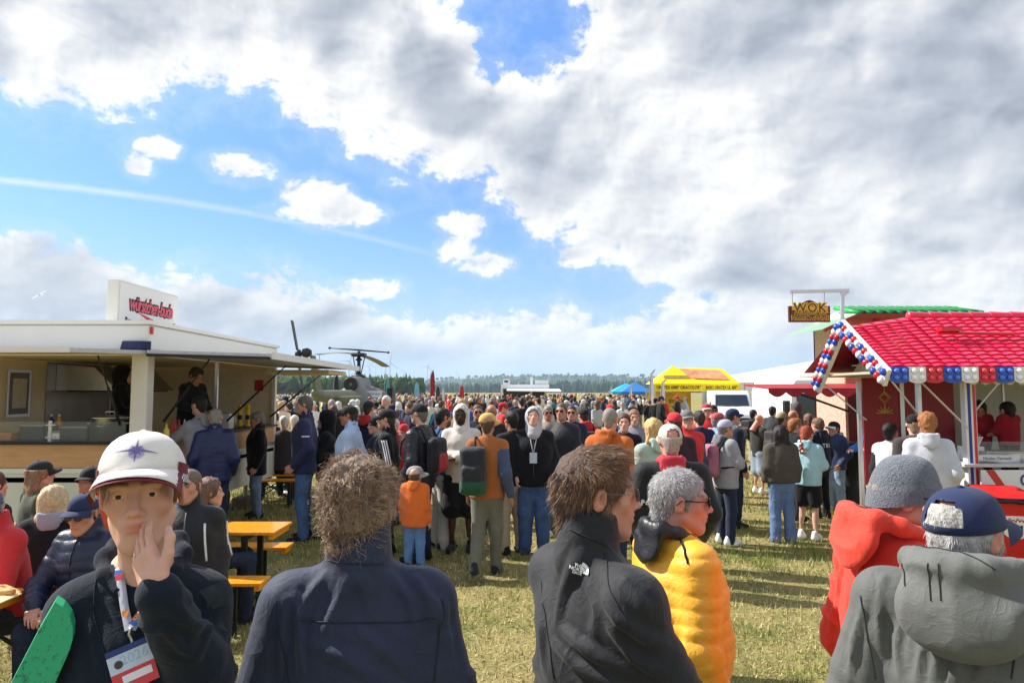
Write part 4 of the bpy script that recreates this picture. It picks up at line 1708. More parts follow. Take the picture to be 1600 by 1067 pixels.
def build_hills():
  """wooded ridges behind the field: terrain plus many small trees"""
  rg = np.random.default_rng(8)
  def conifer(h, r):
    V = [(0, 0, h)]
    for k in range(6):
      a = k * math.pi / 3
      V.append((r * math.cos(a) * .55, r * math.sin(a) * .55, h * .5))
    for k in range(6):
      a = k * math.pi / 3 + .5
      V.append((r * math.cos(a), r * math.sin(a), h * .06))
    F = []
    for k in range(6):
      F.append((0, 1 + k, 1 + (k + 1) % 6))
      F.append((1 + k, 7 + k, 1 + (k + 1) % 6))
      F.append((1 + (k + 1) % 6, 7 + k, 7 + (k + 1) % 6))
    return np.array(V), np.array(F)
  def leafy(h, r):
    V = [(0, 0, h)]
    for ri, z in ((.6, .88), (1.0, .6), (.8, .28)):
      for k in range(7):
        a = k * 2 * math.pi / 7 + z * 3
        q = 1 + .28 * rg.normal()
        V.append((r * ri * math.cos(a) * q, r * ri * math.sin(a) * q, h * (z + .05 * rg.normal())))
    F = []
    for k in range(7):
      F.append((0, 1 + k, 1 + (k + 1) % 7))
      for j in (0, 1):
        a, b = 1 + j * 7 + k, 1 + j * 7 + (k + 1) % 7
        F.append((a, a + 7, b))
        F.append((b, a + 7, b + 7))
    return np.array(V), np.array(F)
  ridges = [
    # name, distance front/back, crest profile (px, py), share of conifers, colours, trees, label
    ('wooded_hill', 2300, 3400, [(-400, 592), (400, 596), (560, 594), (640, 594), (700, 589), (780, 584), (900, 582), (1000, 585), (1150, 592), (2000, 600)],
    .35, ((.07, .11, .03), (.12, .15, .04)), 3700, 'far wooded hillside of mixed green trees behind the field'),
    ('conifer_belt', 1300, 1500, [(-400, 610), (420, 604), (520, 606), (600, 608), (640, 609), (720, 606), (820, 600), (900, 596), (1010, 597), (1150, 603), (2000, 612)],
    .85, ((.022, .045, .028), (.035, .06, .03)), 2000, 'dark belt of conifers below the wooded hillside'),
    ('near_wood', 420, 520, [(-400, 588), (300, 588), (430, 590), (480, 592), (540, 595), (600, 599), (632, 607), (660, 612), (700, 613), (2000, 613)],
    .5, ((.035, .07, .02), (.07, .11, .03)), 1200, 'mixed wood behind the parked helicopter'),
  ]
  for nm, d0, d1, prof, con, cols, cnt, lab in ridges:
    # terrain strip
    n = 90
    pxs = np.linspace(-500, 2100, n)
    vs, fs = [], []
    th = 17 if d0 > 1000 else 11
    for r in range(5):
      t = r / 4
      d = d0 + (d1 - d0) * t
      for q in pxs:
        crest = CAM_H + (HORIZON - hill_profile(q, prof)) / FPX * d1 - th * .8
        z = max(crest, -2.0) * (t ** 1.3) - 1.0 * (1 - t)
        vs.append(((q - 800) / FPX * d, d, z))
    for r in range(4):
      for i in range(n - 1):
        a = r * n + i
        fs.append((a, a + 1, a + n + 1, a + n))
    me = mesh_np(nm, np.array(vs), fs)
    o = obj('hillside' if d0 > 1000 else 'wood_floor', me, mat('hill_floor', cols[0], .95, var=.3, vscale=.02, spec=.05))
    tag(o, kind='structure')
    # trees
    Vs, Fs, Cs = [], [], []
    n0 = 0
    got = 0
    while got < cnt:
      q = rg.uniform(-60, 1660) if d0 > 1000 else rg.uniform(330, 700)
      t = rg.random()
      d = d0 + (d1 - d0) * t
      cz = CAM_H + (HORIZON - hill_profile(q, prof)) / FPX * d1 - th * .8
      if cz < -6:
        got += 1
        continue
      z = max(cz, -2.0) * (t ** 1.3) - 1.0 * (1 - t)
      hh = th * rg.uniform(.65, 1.25)
      if rg.random() < con:
        V, F = conifer(hh * 1.1, hh * .24)
      else:
        V, F = leafy(hh * .9, hh * .42)
      V = V + np.array(((q - 800) / FPX * d + rg.normal(0, 3), d, z))
      c = np.array(cols[0]) + (np.array(cols[1]) - np.array(cols[0])) * rg.random()
      if d0 > 2000 and rg.random() < .12:
        c = np.array((.17, .18, .06))
      Vs.append(V)
      Fs.append(F + n0)
      Cs.append(np.repeat(c[None, :] * rg.uniform(.75, 1.25), len(V), 0))
      n0 += len(V)
      got += 1
    me = mesh_np('forest', np.concatenate(Vs), np.concatenate(Fs), False, np.concatenate(Cs))
    o = obj('forest', me, mat('forest_foliage', (.05, .08, .03), .9, var=.25, vscale=.25, attr='Col', spec=.1))
    tag(o, lab, 'forest', kind='stuff')


def wind_turbine(px, hub_py, yaw, rot, label):
  hub = 135.0
  d = (hub - CAM_H) * FPX / (HORIZON - hub_py)
  x = px_x(px, d)
  r = empty('wind_turbine', (x, d, 0), yaw, label, 'wind turbine', 'wind turbines on the skyline')
  wm = mat('turbine_white', (.62, .65, .68), .5, var=0)
  MB().tube([(0, 0, -5), (0, 0, hub)], [3.2, 1.7], 10).build('tower', wm, r)
  MB().box(-2, 2, -4, 8, hub - 1.5, hub + 2.6).build('nacelle', wm, r)
  for k in range(3):
    a = rot + k * 2 * math.pi / 3
    dx, dz = math.sin(a), math.cos(a)
    MB().tube([(0, -5, hub + .5), (dx * 10, -5, hub + .5 + dz * 10), (dx * 55, -5.5, hub + .5 + dz * 55)], [1.2, 2.3, .5], 6).build('blade', wm, r)


build_ground()
build_hills()
for _i, _t in enumerate(((497, 574, .2, .1), (545, 564, .3, .5), (576, 573, .1, .7), (586, 574, .25, 1.0), (609, 566, 0, .2), (631, 579, -.2, 1.1), (668, 572, .2, .35),
            (713, 583, 0, .05))):
  wind_turbine(*_t, ['tall white wind turbine on the skyline behind the helicopter tail', 'white wind turbine seen under the helicopter rotor',
           'pale wind turbine on the skyline by the helicopter mast', 'larger wind turbine rising beside the helicopter nose',
           'upright wind turbine just past the helicopter nose', 'small wind turbine left of the dark red beach flag',
           'wind turbine standing behind the dark red beach flag', 'small lone wind turbine above the wooded hill'][_i])

# ------------------------------------------------------------------ sausage trailer on the left
def build_sausage_trailer():
  X0, X1, Y0, Y1 = -6.75, -4.40, 8.5, 13.2
  r = empty('sausage_trailer', ((X0 + X1) / 2, (Y0 + Y1) / 2, 0), 0, 'cream white sausage food trailer with raised flaps and a roof sign box', 'food trailer')
  ox, oy = (X0 + X1) / 2, (Y0 + Y1) / 2
  x0, x1, y0, y1 = X0 - ox, X1 - ox, Y0 - oy, Y1 - oy
  white = mat('trailer_white', srgb(232, 230, 222), .35, var=.04, vscale=2, dirt=.08, spec=.5)
  cream = mat('trailer_inside', srgb(242, 226, 186), .55, var=.05, vscale=3)
  wood = mat('counter_wood', srgb(206, 158, 112), .45, var=.18, vscale=3, stretch=(1, 1, 9), bump=.05, bscale=20)
  steel = mat('steel', (.55, .55, .56), .28, metal=1, var=.1, vscale=6)
  dsteel = mat('dark_steel', (.34, .32, .30), .35, metal=.8, var=.15, vscale=5)
  black = mat('black_rubber', (.015, .015, .017), .5, var=0)
  alu = mat('aluminium', (.66, .68, .70), .35, metal=.8, var=.05)
  glass = mat('counter_glass', (.8, .9, .9), .02, var=0, alpha=.07, spec=.8)
  ztop, zf, zc = 2.865, 2.46, 1.40
  MB().box(x0, x1, y0, y1, zf + .03, ztop - .05).build('roof', white, r, bevel=.03)
  rim = obj('roof_rim', MB().box(x0 - .03, x1 + .03, y0 - .03, y1 + .03, ztop - .05, ztop).mesh('roof_rim'), white, r)
  for yy in (y0 + 1.9, y0 + 3.2):
    MB().prism([(-.35, 0), (-.25, .13), (.25, .13), (.35, 0)], yy, yy + .7, M=Matrix.Translation((.2, 0, ztop))).build('roof_hatch', white, r)
  MB().box(x0, x1, y0, y1, .92, .98).build('floor', dsteel, r)
  MB().box(x0, x0 + .04, y0, y1, .98, zf).build('side_wall', cream, r)
  MB().box(x0 + .045, x1, y1 - .04, y1, .98, zf).build('end_wall', cream, r)
  MB().box(x0 + .045, x1 - .02, y0 + .05, y1 - .05, zf - .02, zf + .02).build('ceiling', cream, r)
  # skirts and counters: front side then right side
  for nm, bx in (('front', (x0, x1 - .10, y0, y0 + .06)), ('right', (x1 - .06, x1, y0 + .08, y1))):
    a, b, c, d = bx
    MB().box(a, b, c, d, .46, 1.03).build('skirt', mat('skirt_panel', srgb(214, 218, 205), .4, var=.05, vscale=2, dirt=.15), r)
    MB().box(a - .012, b + .012, c - .012, d + .012, 1.03, 1.085).build('skirt_rail', alu, r)
    MB().box(a + .004, b - .004, c + .004, d - .004, 1.088, zc - .03).build('wood_panel', wood, r)
  MB().box(x0, x1 + .04, y0 - .05, y0 + .55, zc - .03, zc).build('counter', black, r, bevel=.008)
  MB().box(x1 - .5, x1 + .05, y0 + .56, y1, zc - .03, zc).build('counter', black, r, bevel=.008)
  # posts
  MB().box(x1 - .20, x1, y0, y0 + .18, zc + .003, zf + .03).build('corner_post', white, r, bevel=.02)
  MB().box(x1 - .07, x1 + .002, y1 - .10, y1 - .045, .5, zf + .02).build('corner_post', white, r, bevel=.01)
  MB().box(x1 - .05, x1 - .01, 10.55 - oy, 10.60 - oy, zc + .002, zf).build('post', alu, r)
  # flaps: right one swung up over the queue, front one towards the tables
  fl = MB().bar((x1 + .02, y0 + 2.3, 2.475), (x1 + 1.52, y0 + 2.3, 2.43), 4.74, .05, up=(0, 0, 1)).build('awning_flap', mat('flap_top', srgb(200, 200, 198), .4), r)
  MB().bar((x1 + 1.535, y0 - .07, 2.43), (x1 + 1.535, y1 - .03, 2.43), .03, .085).build('flap_edge', white, fl)
  fl2 = MB().bar((x0 + 1.17, y0 - .02, 2.475), (x0 + 1.17, y0 - 1.5, 2.415), 2.36, .045).build('awning_flap', mat('flap_top', srgb(200, 200, 198), .4), r)
  MB().bar((x0 - .03, y0 - 1.515, 2.415), (x1, y0 - 1.515, 2.415), .03, .05).build('flap_edge', white, fl2)
  MB().bar((x1 + .03, y0 - .085, 2.44), (x1 + 1.5, y0 - .085, 2.40), .03, .035).build('flap_seal', black, fl)
  MB().box(x1 + .25, x1 + 1.3, y1 - 1.3, y1 - .05, 2.30, 2.37).build('flap_panel', cream, fl)
  for (a, b) in (((x1 - .03, 9.0 - oy, 1.62), (x1 + .55, 8.95 - oy, 2.41)), ((x1 - .03, 11.0 - oy, 1.55), (x1 + .9, 10.9 - oy, 2.40)),
         ((x1 - .03, 13.0 - oy, 1.55), (x1 + 1.0, 12.9 - oy, 2.40)), ((x1 - .32, y0 + .03, 1.6), (x1 - .40, y0 - .35, 2.42))):
    a, b = Vector(a), Vector(b)
    MB().tube([a, a + (b - a) * .55], .016, 8).tube([a + (b - a) * .5, b], .009, 8).build('gas_strut', black, r, True)
  # tarp roll and marker lamp on the corner
  o = MB()
  for k in range(5):
    o.tube([(x1 - .30, y0 - .05 + .01 * k, 2.52 + .018 * k), (x1 - .1, y0 - .06, 2.525 + .016 * k), (x1 + .04, y0 - .02, 2.52 + .017 * k)], .022, 8)
  o.build('rolled_tarp', mat('blue_tarp', srgb(38, 44, 88), .5), r, True)
  MB().box(x1 + .001, x1 + .02, y0 + .02, y0 + .08, 2.70, 2.79).build('marker_lamp', mat('red_lamp', srgb(190, 40, 25), .3), r, bevel=.006)
  # roof sign
  sx = -5.07 - ox
  ya, yb = 9.0 - oy, 10.62 - oy
  s = MB().box(sx - .15, sx, ya, yb, ztop + .002, 3.45).build('sign_box', white, r, bevel=.012)
  pan = MB().box(sx + .002, sx + .008, ya + .03, yb - .03, ztop + .02, 3.42).build('sign_panel', mat('sign_face', srgb(240, 240, 238), .4, var=.02), r)
  yc = (ya + yb) / 2
  M = face_frame((sx + .012, yc + .02, 3.17), (0, 1, 0), (0, -.10, 1))
  kk = mat('sign_black', srgb(28, 24, 26), .5, var=0)
  pk = mat('sign_pink', srgb(226, 96, 116), .5, var=0)
  lettering('würstchen-bude', .26, kk, pan, M, shear=.25, offset=.022, spacing=.86, sx=.80, depth=.002)
  lettering('würstchen-bude', .26, pk, pan, face_frame((sx + .017, yc + .02, 3.165), (0, 1, 0), (0, -.10, 1)), shear=.25, offset=.006, spacing=.86, sx=.80, depth=.002)
  lettering('Pommes, Wurst & Co.', .115, kk, pan, face_frame((sx + .012, yc - .20, 2.935), (0, 1, 0), (0, 0, 1)), shear=.1, offset=.002, sx=.85, depth=.002)
  sw = []
  for i in range(21):
    t = i / 20
    sw.append((t, .03 - .12 * math.sin(t * math.pi * .95) + .1 * (1 - t) * .6))
  top = [(yc - .42 + 1.15 * t, 3.075 - .05 * t - .055 * math.sin(math.pi * t) + .02 * math.sin(6.28 * t)) for t, _ in sw]
  bot = [(yc - .42 + 1.15 * t, 3.073 - .05 * t - .055 * math.sin(math.pi * t) + .02 * math.sin(6.28 * t) - .125 * math.sin(math.pi * t ** 1.6)) for t, _ in sw]
  vs = [(sx + .0095, a, b) for a, b in top] + [(sx + .0095, a, b) for a, b in bot]
  MB().add(vs, [(i, i + 1, 22 + i, 21 + i) for i in range(20)]).build('swoosh', mat('sign_red', srgb(216, 60, 80), .5, var=0), pan)
  # inside: stainless panel, hood, pictures, red fire sign, cupboard door
  xw = x0 + .045
  MB().box(xw, xw + .01, 10.15 - oy, 11.75 - oy, 1.45, zf - .03).build('splash_panel', dsteel, r)
  h = MB().prism([(0, 2.02), (.9, 2.02), (.55, 2.36), (0, 2.40)], 10.35 - oy, 12.1 - oy, M=Matrix.Translation((xw + .015, 0, 0))).build('cooker_hood', steel, r)
  MB().box(xw + .12, xw + .85, 10.45 - oy, 12.0 - oy, 2.0, 2.018).build('hood_filter', black, h)
  for (ya_, yb_, za, zb) in ((9.35, 9.80, 1.66, 2.30), (12.05, 12.3, 1.6, 2.2)):
    f = MB().box(xw + .002, xw + .02, ya_ - oy, yb_ - oy, za, zb).build('menu_frame', alu, r)
    MB().box(xw + .021, xw + .026, ya_ + .04 - oy, yb_ - .04 - oy, za + .04, zb - .04).build('menu_board', mat('menu_grey', srgb(120, 120, 118), .5), f)
    b = MB().box(xw + .027, xw + .03, ya_ + .09 - oy, yb_ - .09 - oy, za + .12, zb - .12).build('menu_sheet', mat('paper', srgb(215, 205, 180), .7), f)
  MB().box(-5.55 - ox, -5.0 - ox, y1 - .058, y1 - .041, 1.2, 2.33).build('cupboard_door', mat('trailer_inside_door', srgb(236, 222, 184), .5), r)
  f = MB().box(-5.02 - ox + .22, -4.88 - ox + .24, y1 - .056, y1 - .042, 2.02, 2.22).build('fire_sign', mat('fire_red', srgb(190, 30, 30), .5), r)
  # under the trailer: legs, wheel blocks
  MB().box(x1 - .35, x1 - .1, y0 + 3.6, y0 + 4.0, .0, .2).build('support_block', mat('wood_block', srgb(110, 92, 74), .8), r)
  MB().tube([(x1 - .2, y0 + 3.8, .2), (x1 - .2, y0 + 3.8, .5)], .04, 8).build('jack', dsteel, r)
  for yy in (y0 + 2.0, y0 + 2.75):
    w = MB().lathe([(.20, -.10), (.32, -.08), (.33, 0), (.32, .08), (.20, .10)], 24, M=Matrix.Translation((x1 - .25, yy, .33)) @ Matrix.Rotation(R(90), 4, 'Y')).build('wheel', black, r, True)
  # glass guards along both counters
  MB().box(x0 + .1, x1 - .25, y0 + .02, y0 + .028, zc + .001, zc + .24).build('glass_guard', glass, r)
  return X1, Y0, zc


def booth_props():
  zc = 1.402
  steel = mat('steel', (.55, .55, .56), .28, metal=1, var=.1, vscale=6)
  # stock pot
  p = empty('stock_pot', (-5.03, 8.86, zc), 0, 'large stainless steel stock pot on the sausage trailer counter', 'pot')
  MB().lathe([(.20, 0), (.215, .01), (.215, .27), (.225, .28), (.21, .285), (.12, .31), (.02, .315)], 28).build('pot_body', steel, p, True)
  for s in (-1, 1):
    MB().tube([(s * .21, -.05, .2), (s * .26, -.05, .21), (s * .26, .05, .21), (s * .21, .05, .2)], .011, 8).build('handle', steel, p, True)
  MB().tube([(-.06, 0, .31), (-.05, 0, .35), (.05, 0, .35), (.06, 0, .31)], .01, 8).build('lid_handle', steel, p, True)
  MB().tube([(-.05, -.22, .17), (0, -.245, .18), (.05, -.22, .17)], .009, 6).build('front_handle', steel, p, True)
  # toaster-like appliances and tubs behind the guard
  dk = mat('appliance_black', (.02, .02, .022), .35)
  def crate(nm, x, y, w, d, h, m, lab, cat, lid=True):
    o = empty(nm, (x, y, zc), 0, lab, cat)
    b = MB().box(-w / 2, w / 2, -d / 2, d / 2, 0, h).build('body', m, o, bevel=.012)
    if lid:
      MB().box(-w / 2 + .01, w / 2 - .01, -d / 2 + .01, d / 2 - .01, h, h + .02).build('lid', mat('lid_grey', (.3, .3, .3), .4), o)
    return o
  crate('warming_box', -5.95, 8.92, .30, .3, .17, dk, 'black warming box behind the trailer counter glass', 'appliance')
  crate('bread_tray', -6.35, 8.86, .42, .34, .10, mat('bread', srgb(196, 128, 70), .7, var=.4, vscale=40, bump=.8, bscale=40), 'tray of bread rolls behind the trailer counter glass', 'tray', False)
  crate('fryer', -5.42, 8.92, .34, .34, .15, mat('fryer_dark', (.05, .045, .05), .3), 'dark fryer with crumpled bags beside the stock pot', 'appliance')
  crate('griddle', -5.72, 9.02, .30, .40, .09, steel, 'flat steel griddle behind the trailer counter glass', 'appliance')
  pst = empty('guard_post', (-5.58, 8.56, zc), 0, 'white upright post of the counter glass guard', 'post')
  MB().box(-.018, .018, -.01, .01, 0, .25).build('upright', mat('post_white', (.75, .75, .75), .4), pst)
  for z in (.04, .19):
    MB().box(-.05, .06, -.014, .014, z, z + .015).build('clip', mat('post_white', (.75, .75, .75), .4), pst)
  # bottles
  for i, (x, y, c, lab) in enumerate(((-6.02, 9.25, (40, 40, 90), 'small dark blue capped bottle on the trailer counter'), (-5.93, 9.27, (214, 150, 60), 'small orange sauce bottle on the trailer counter'))):
    b = empty('bottle', (x, y, zc + .12), 0, lab, 'bottle')
    MB().lathe([(.03, 0), (.034, .01), (.034, .10), (.014, .135), (.014, .16)], 14).build('bottle_body', mat('bottle_%d' % i, srgb(*c), .3), b, True)
    MB().lathe([(.016, .16), (.016, .185)], 12).build('cap', mat('bottle_cap', (.7, .7, .72), .4), b)
  MB_ = MB().box(-.16, .16, -.1, .1, -.12, 0)
  o = MB_.build('bottle_shelf', steel)
  o.location = (-5.97, 9.26, zc + .118)
  tag(o, 'low steel shelf holding two sauce bottles in the trailer', 'shelf')
  # mustard pumps by the far counter
  for k, (px, yy) in enumerate(((376, 12.2), (388, 12.25))):
    x = px_x(px, yy)
    b = empty('mustard_dispenser', (x, yy, zc), 0, ['tall yellow mustard dispenser tube nearer the napkin box', 'tall yellow mustard dispenser tube nearer the red bowl'][k], 'dispenser', 'mustard dispensers on the counter')
    MB().lathe([(.05, 0), (.05, .03), (.035, .04), (.035, .30), (.02, .31)], 14).build('tube', mat('mustard_yellow', srgb(232, 190, 30), .35), b, True)
    MB().lathe([(.038, .30), (.038, .37), (.03, .38)], 14).build('head', mat('mustard_yellow', srgb(232, 190, 30), .35), b, True)
    MB().lathe([(.0365, .12), (.0365, .2)], 14).build('label_band', mat('label_black', (.02, .02, .02), .5), b)
  for k, (px, yy, c, hh, lab) in enumerate(((262, 9.0, (235, 225, 90), .16, 'small yellow mustard tub beside the sausage counter post'), (272, 9.2, (190, 50, 50), .22, 'red ketchup bottle on the sausage trailer counter'),
                       (281, 9.35, (200, 60, 60), .20, 'pinkish red sauce bottle on the sausage trailer counter'), (290, 9.55, (225, 220, 215), .19, 'white sauce bottle on the sausage trailer counter'))):
    b = empty('sauce_bottle', (px_x(px, yy) , yy, zc), 0, lab, 'bottle')
    MB().lathe([(.036, 0), (.04, .01), (.04, hh * .7), (.02, hh * .85), (.012, hh)], 14).build('bottle_body', mat('sauce_%d' % k, srgb(*c), .35), b, True)
    MB().lathe([(.014, hh), (.005, hh + .04)], 10).build('nozzle', mat('sauce_n%d' % k, srgb(*c), .35), b)
  for k, (px, yy, c, lab) in enumerate(((350, 11.5, (225, 225, 222), 'white napkin box on the far sausage counter'), (362, 11.9, (140, 140, 138), 'grey canister on the far sausage counter'), (398, 12.6, (200, 50, 45), 'red bowl on the far end of the sausage counter'))):
    b = empty('counter_box', (px_x(px, yy), yy, zc), 0, lab, 'container')
    if k == 0:
      MB().box(-.14, .14, -.1, .1, 0, .24).build('body', mat('napkin_white', srgb(*c), .5), b, bevel=.01)
    else:
      MB().lathe([(.05, 0), (.09, .03), (.09, .16 if k == 1 else .08), (.04, .2 if k == 1 else .085)], 16).build('body', mat('cont%d' % k, srgb(*c), .4), b, True)
    MB().box(-.10, .10, -.02, .02, .24 if k == 0 else .0, .26 if k == 0 else .012).build('base_strip', mat('base_grey', (.3, .3, .3), .5), b)


build_sausage_trailer()
booth_props()

# ------------------------------------------------------------------ crepe trailer on the right
RED = lambda: mat('gloss_red', srgb(205, 28, 40), .25, var=.06, vscale=4, coat=.3, spec=.5)


def scallop(x0, x1, n, z, drop, y0, y1, m, name, parent, curve=True):
  poly = [(x0, z)]
  w = (x1 - x0) / n
  for k in range(n):
    for j in range(7):
      t = j / 6
      poly.append((x0 + w * (k + t), z - drop * (.45 + .55 * math.sin(math.pi * t))))
  poly.append((x1, z))
  return MB().prism(poly[::-1], y0, y1).build(name, m, parent)


def build_creperie():
  Y0, Y1, X0, X1 = 8.6, 10.9, 4.41, 10.6
  xp = 5.53
  r = empty('crepe_trailer', (xp, Y0, 0), 0, 'crepe trailer with red tiled roof and red white blue light panels', 'food trailer')
  def L(x, y, z=0):
    return (x - xp, y - Y0, z)
  white = mat('crepe_white', srgb(235, 234, 230), .35, var=.04, vscale=2)
  cream = mat('crepe_canopy', srgb(190, 180, 150), .6, var=.05)
  red = RED()
  bl = mat('crepe_blue', srgb(30, 70, 150), .3, var=.03)
  dkred = mat('crepe_wall_red', srgb(150, 22, 34), .4, var=.05)
  glass = mat('counter_glass', (.8, .9, .9), .02, var=0, alpha=.07, spec=.8)
  alu = mat('aluminium', (.66, .68, .70), .35, metal=.8, var=.05)
  x1 = X1 - xp
  # body and floor
  MB().box(0, x1, .05, 2.3, .62, .68).build('floor', mat('dark_steel', (.22, .21, .20), .35, metal=.8), r)
  MB().box(0, x1, 0, .05, .42, 1.02).build('front_panel', mat('crepe_lightblue', srgb(176, 205, 216), .4, var=.04), r)
  MB().box(.003, x1, -.012, .0, .42, .47).build('trim', red, r)
  MB().box(.003, x1, -.016, -.001, .475, .51).build('trim', white, r)
  MB().box(0, .05, .055, 2.3, .42, 1.02).build('side_panel', white, r)
  MB().box(-.12, x1, -.10, .5, 1.10, 1.14).build('counter', mat('counter_grey', (.6, .6, .6), .3), r, bevel=.006)
  MB().box(-.14, .55, .505, 2.3, 1.10, 1.14).build('side_counter', mat('counter_grey', (.6, .6, .6), .3), r, bevel=.006)
  MB().box(0, x1, 2.25, 2.3, .68, 2.3).build('back_wall', mat('crepe_inside', srgb(206, 204, 192), .5, var=.04), r)
  MB().box(.9, .93, 2.235, 2.248, .7, 2.3).build('wall_joint', alu, r)
  MB().box(2.0, 2.03, 2.235, 2.248, .7, 2.3).build('wall_joint', alu, r)
  # name board under the counter
  bd = MB().box(.06, 1.75, -.115, -.102, .83, 1.07).build('name_board', white, r)
  for k, (xa, c) in enumerate(((.12, red), (1.28, bl))):
    vs = [(xa, -.118, 1.07), (xa + .10, -.118, 1.07), (xa + .26, -.118, .83), (xa + .16, -.118, .83)]
    MB().add(vs, [(0, 3, 2, 1)]).build('stripe', c, bd)
  lettering('CRÊPERIE', .185, mat('board_blue', srgb(28, 62, 120), .4, var=0), bd, face_frame((.83, -.122, .945), (1, 0, 0)), depth=.002, offset=.003, sx=.80)
  lettering('Bon', .25, mat('script_dark', srgb(40, 60, 80), .5, var=0), r, face_frame((.72, -.006, .80), (1, 0, 0)), shear=.4, depth=.002, sx=.8)
  lettering('Appétit', .25, mat('script_dark', srgb(40, 60, 80), .5, var=0), r, face_frame((.70, -.006, .60), (1, 0, 0)), shear=.4, depth=.002, sx=.8)
  # corner post with stripes
  post = empty('corner_post')
  bpy.data.objects.remove(post)
  p = MB().box(-.035, .10, -.03, .06, .42, 2.12).build('corner_post', white, r)
  MB().box(-.006, .03, -.034, -.0305, .42, 2.12).build('blue_stripe', bl, p)
  MB().box(.058, .092, -.034, -.0305, .42, 2.12).build('red_stripe', red, p)
  for (x, y) in ((X0 + .55, Y0 + .02), (X0 + .55, Y0 + 1.5), (xp + .02, Y1 - .06)):
    q = L(x, y)
    MB().box(q[0] - .025, q[0] + .025, q[1] - .025, q[1] + .025, .4, 2.15).build('post', alu, r)
  # red inner wall on the serving side, with a gilt hanging ornament
  a = L(X0 + .62, Y0 + 1.52)
  MB().box(a[0], a[0] + 1.3, a[1], a[1] + .03, .68, 2.2).build('red_wall', dkred, r)
  MB().box(a[0] + .52, a[0] + .58, a[1] - .02, a[1] - .002, .68, 2.2).build('door_frame', alu, r)
  o = MB()
  ox = a[0] + .30
  for (rr, zz) in ((.085, 1.92), (.06, 1.92)):
    pts = [(ox, a[1] - .012, zz + rr), (ox + rr, a[1] - .012, zz), (ox, a[1] - .012, zz - rr), (ox - rr, a[1] - .012, zz), (ox, a[1] - .012, zz + rr)]
    o.tube(pts, .009, 6)
  o.tube([(ox, a[1] - .012, 2.18), (ox, a[1] - .012, 2.0)], .006, 6)
  for k in range(7):
    an = math.pi * k / 6
    o.tube([(ox, a[1] - .012, 1.70), (ox + .12 * math.cos(an), a[1] - .012, 1.70 + .09 * math.sin(an))], .011, 6)
  o.tube([(ox, a[1] - .012, 1.835), (ox, a[1] - .012, 1.70)], .006, 6)
  o.build('gilt_ornament', mat('gilt', srgb(205, 160, 80), .4, metal=.3), r)
  # canopy underside and braces
  zr = 2.25
  MB().box(L(X0, 0)[0] + .03, x1, -.28, 2.35, zr - .03, zr).build('canopy', cream, r)
  scallop(-.1, x1, 36, 2.17, .09, -.20, -.19, white, 'inner_valance', r)
  for (aa, bb) in ((L(X0 + .06, Y0 - .2, 2.2), L(X0 + .62, Y0 + .03, 1.62)), (L(X0 + .35, Y0 - .25, 2.2), L(xp, Y0 - .02, 1.55)), (L(xp + .35, Y0 - .2, 2.2), L(xp + .08, Y0 - .01, 1.75)),
          (L(X0 + .05, Y1 - .6, 2.2), L(X0 + .6, Y1 - .9, 1.6))):
    MB().tube([aa, bb], .012, 8).build('brace', alu, r)
  # ---- roof: ridge along x, front slope to the eave, gable end on the left
  ye, yr, yb = Y0 - .32, Y0 + .78, Y0 + 2.05
  ze, zr2 = 2.28, 3.00
  xa, xb = X0, X1
  vs = [L(xa, ye, ze), L(xb, ye, ze), L(xb, yr, zr2), L(5.30, yr, zr2), L(xa, yr, 2.86), L(xb, yb, ze), L(xa, yb, ze)]
  MB().add(vs, [(0, 1, 2, 3), (0, 3, 4), (1, 5, 2), (2, 5, 6, 3), (3, 6, 4)]).build('roof_deck', mat('roof_under', srgb(170, 26, 44), .5), r)
  tm = mat('roof_tile_red', srgb(230, 38, 82), .3, var=.12, vscale=3, coat=.35, spec=.5)
  # curved tile, shared
  tw, tl = .165, .090
  n = 6
  tv, tf = [], []
  for j in (0, 1):
    for i in range(n + 1):
      t = i / n
      zc_ = .015 * math.sin(math.pi * t) + (.002 if j else .022)
      tv.append((tw * (t - .5), tl * 1.12 * j, zc_))
  for i in range(n + 1):
    t = i / n
    tv.append((tw * (t - .5), 0, .015 * math.sin(math.pi * t) - .006))
  for i in range(n):
    tf.append((i, i + 1, n + 2 + i, n + 1 + i))
    tf.append((2 * n + 2 + i, 2 * n + 3 + i, i + 1, i))
  tme = mesh_np('roof_tile', np.array(tv), tf, False)
  tme.materials.append(tm)
  slope = Vector((0, yr - ye, zr2 - ze))
  SL = slope.length
  ang = math.atan2(zr2 - ze, yr - ye)
  rows = int(SL / tl)
  cnt = 0
  for j in range(rows):
    s = j * tl
    yy, zz = ye + s * math.cos(ang), ze + s * math.sin(ang)
    # left limit of the front slope at this height
    k = s / SL
    xl = xa + .06
    ncol = int((7.0 - xl) / tw)
    for i in range(ncol):
      x = xl + tw * (i + .5) + (tw / 2 if j % 2 else 0) * 0
      ztp = zr2 if x > 5.30 else 2.86 + (x - xa) / (5.30 - xa) * (zr2 - 2.86)
      zz = ze + s * math.sin(ang) * (ztp - ze) / (zr2 - ze)
      o = bpy.data.objects.new('roof_tile', tme)
      COL.objects.link(o)
      o.parent = r
      o.location = L(x, yy, zz + .004)
      o.rotation_euler = (ang * (ztp - ze) / (zr2 - ze), 0, 0)
      cnt += 1
  # the slope further along, beyond the tiles one can pick out
  vs, fs = [], []
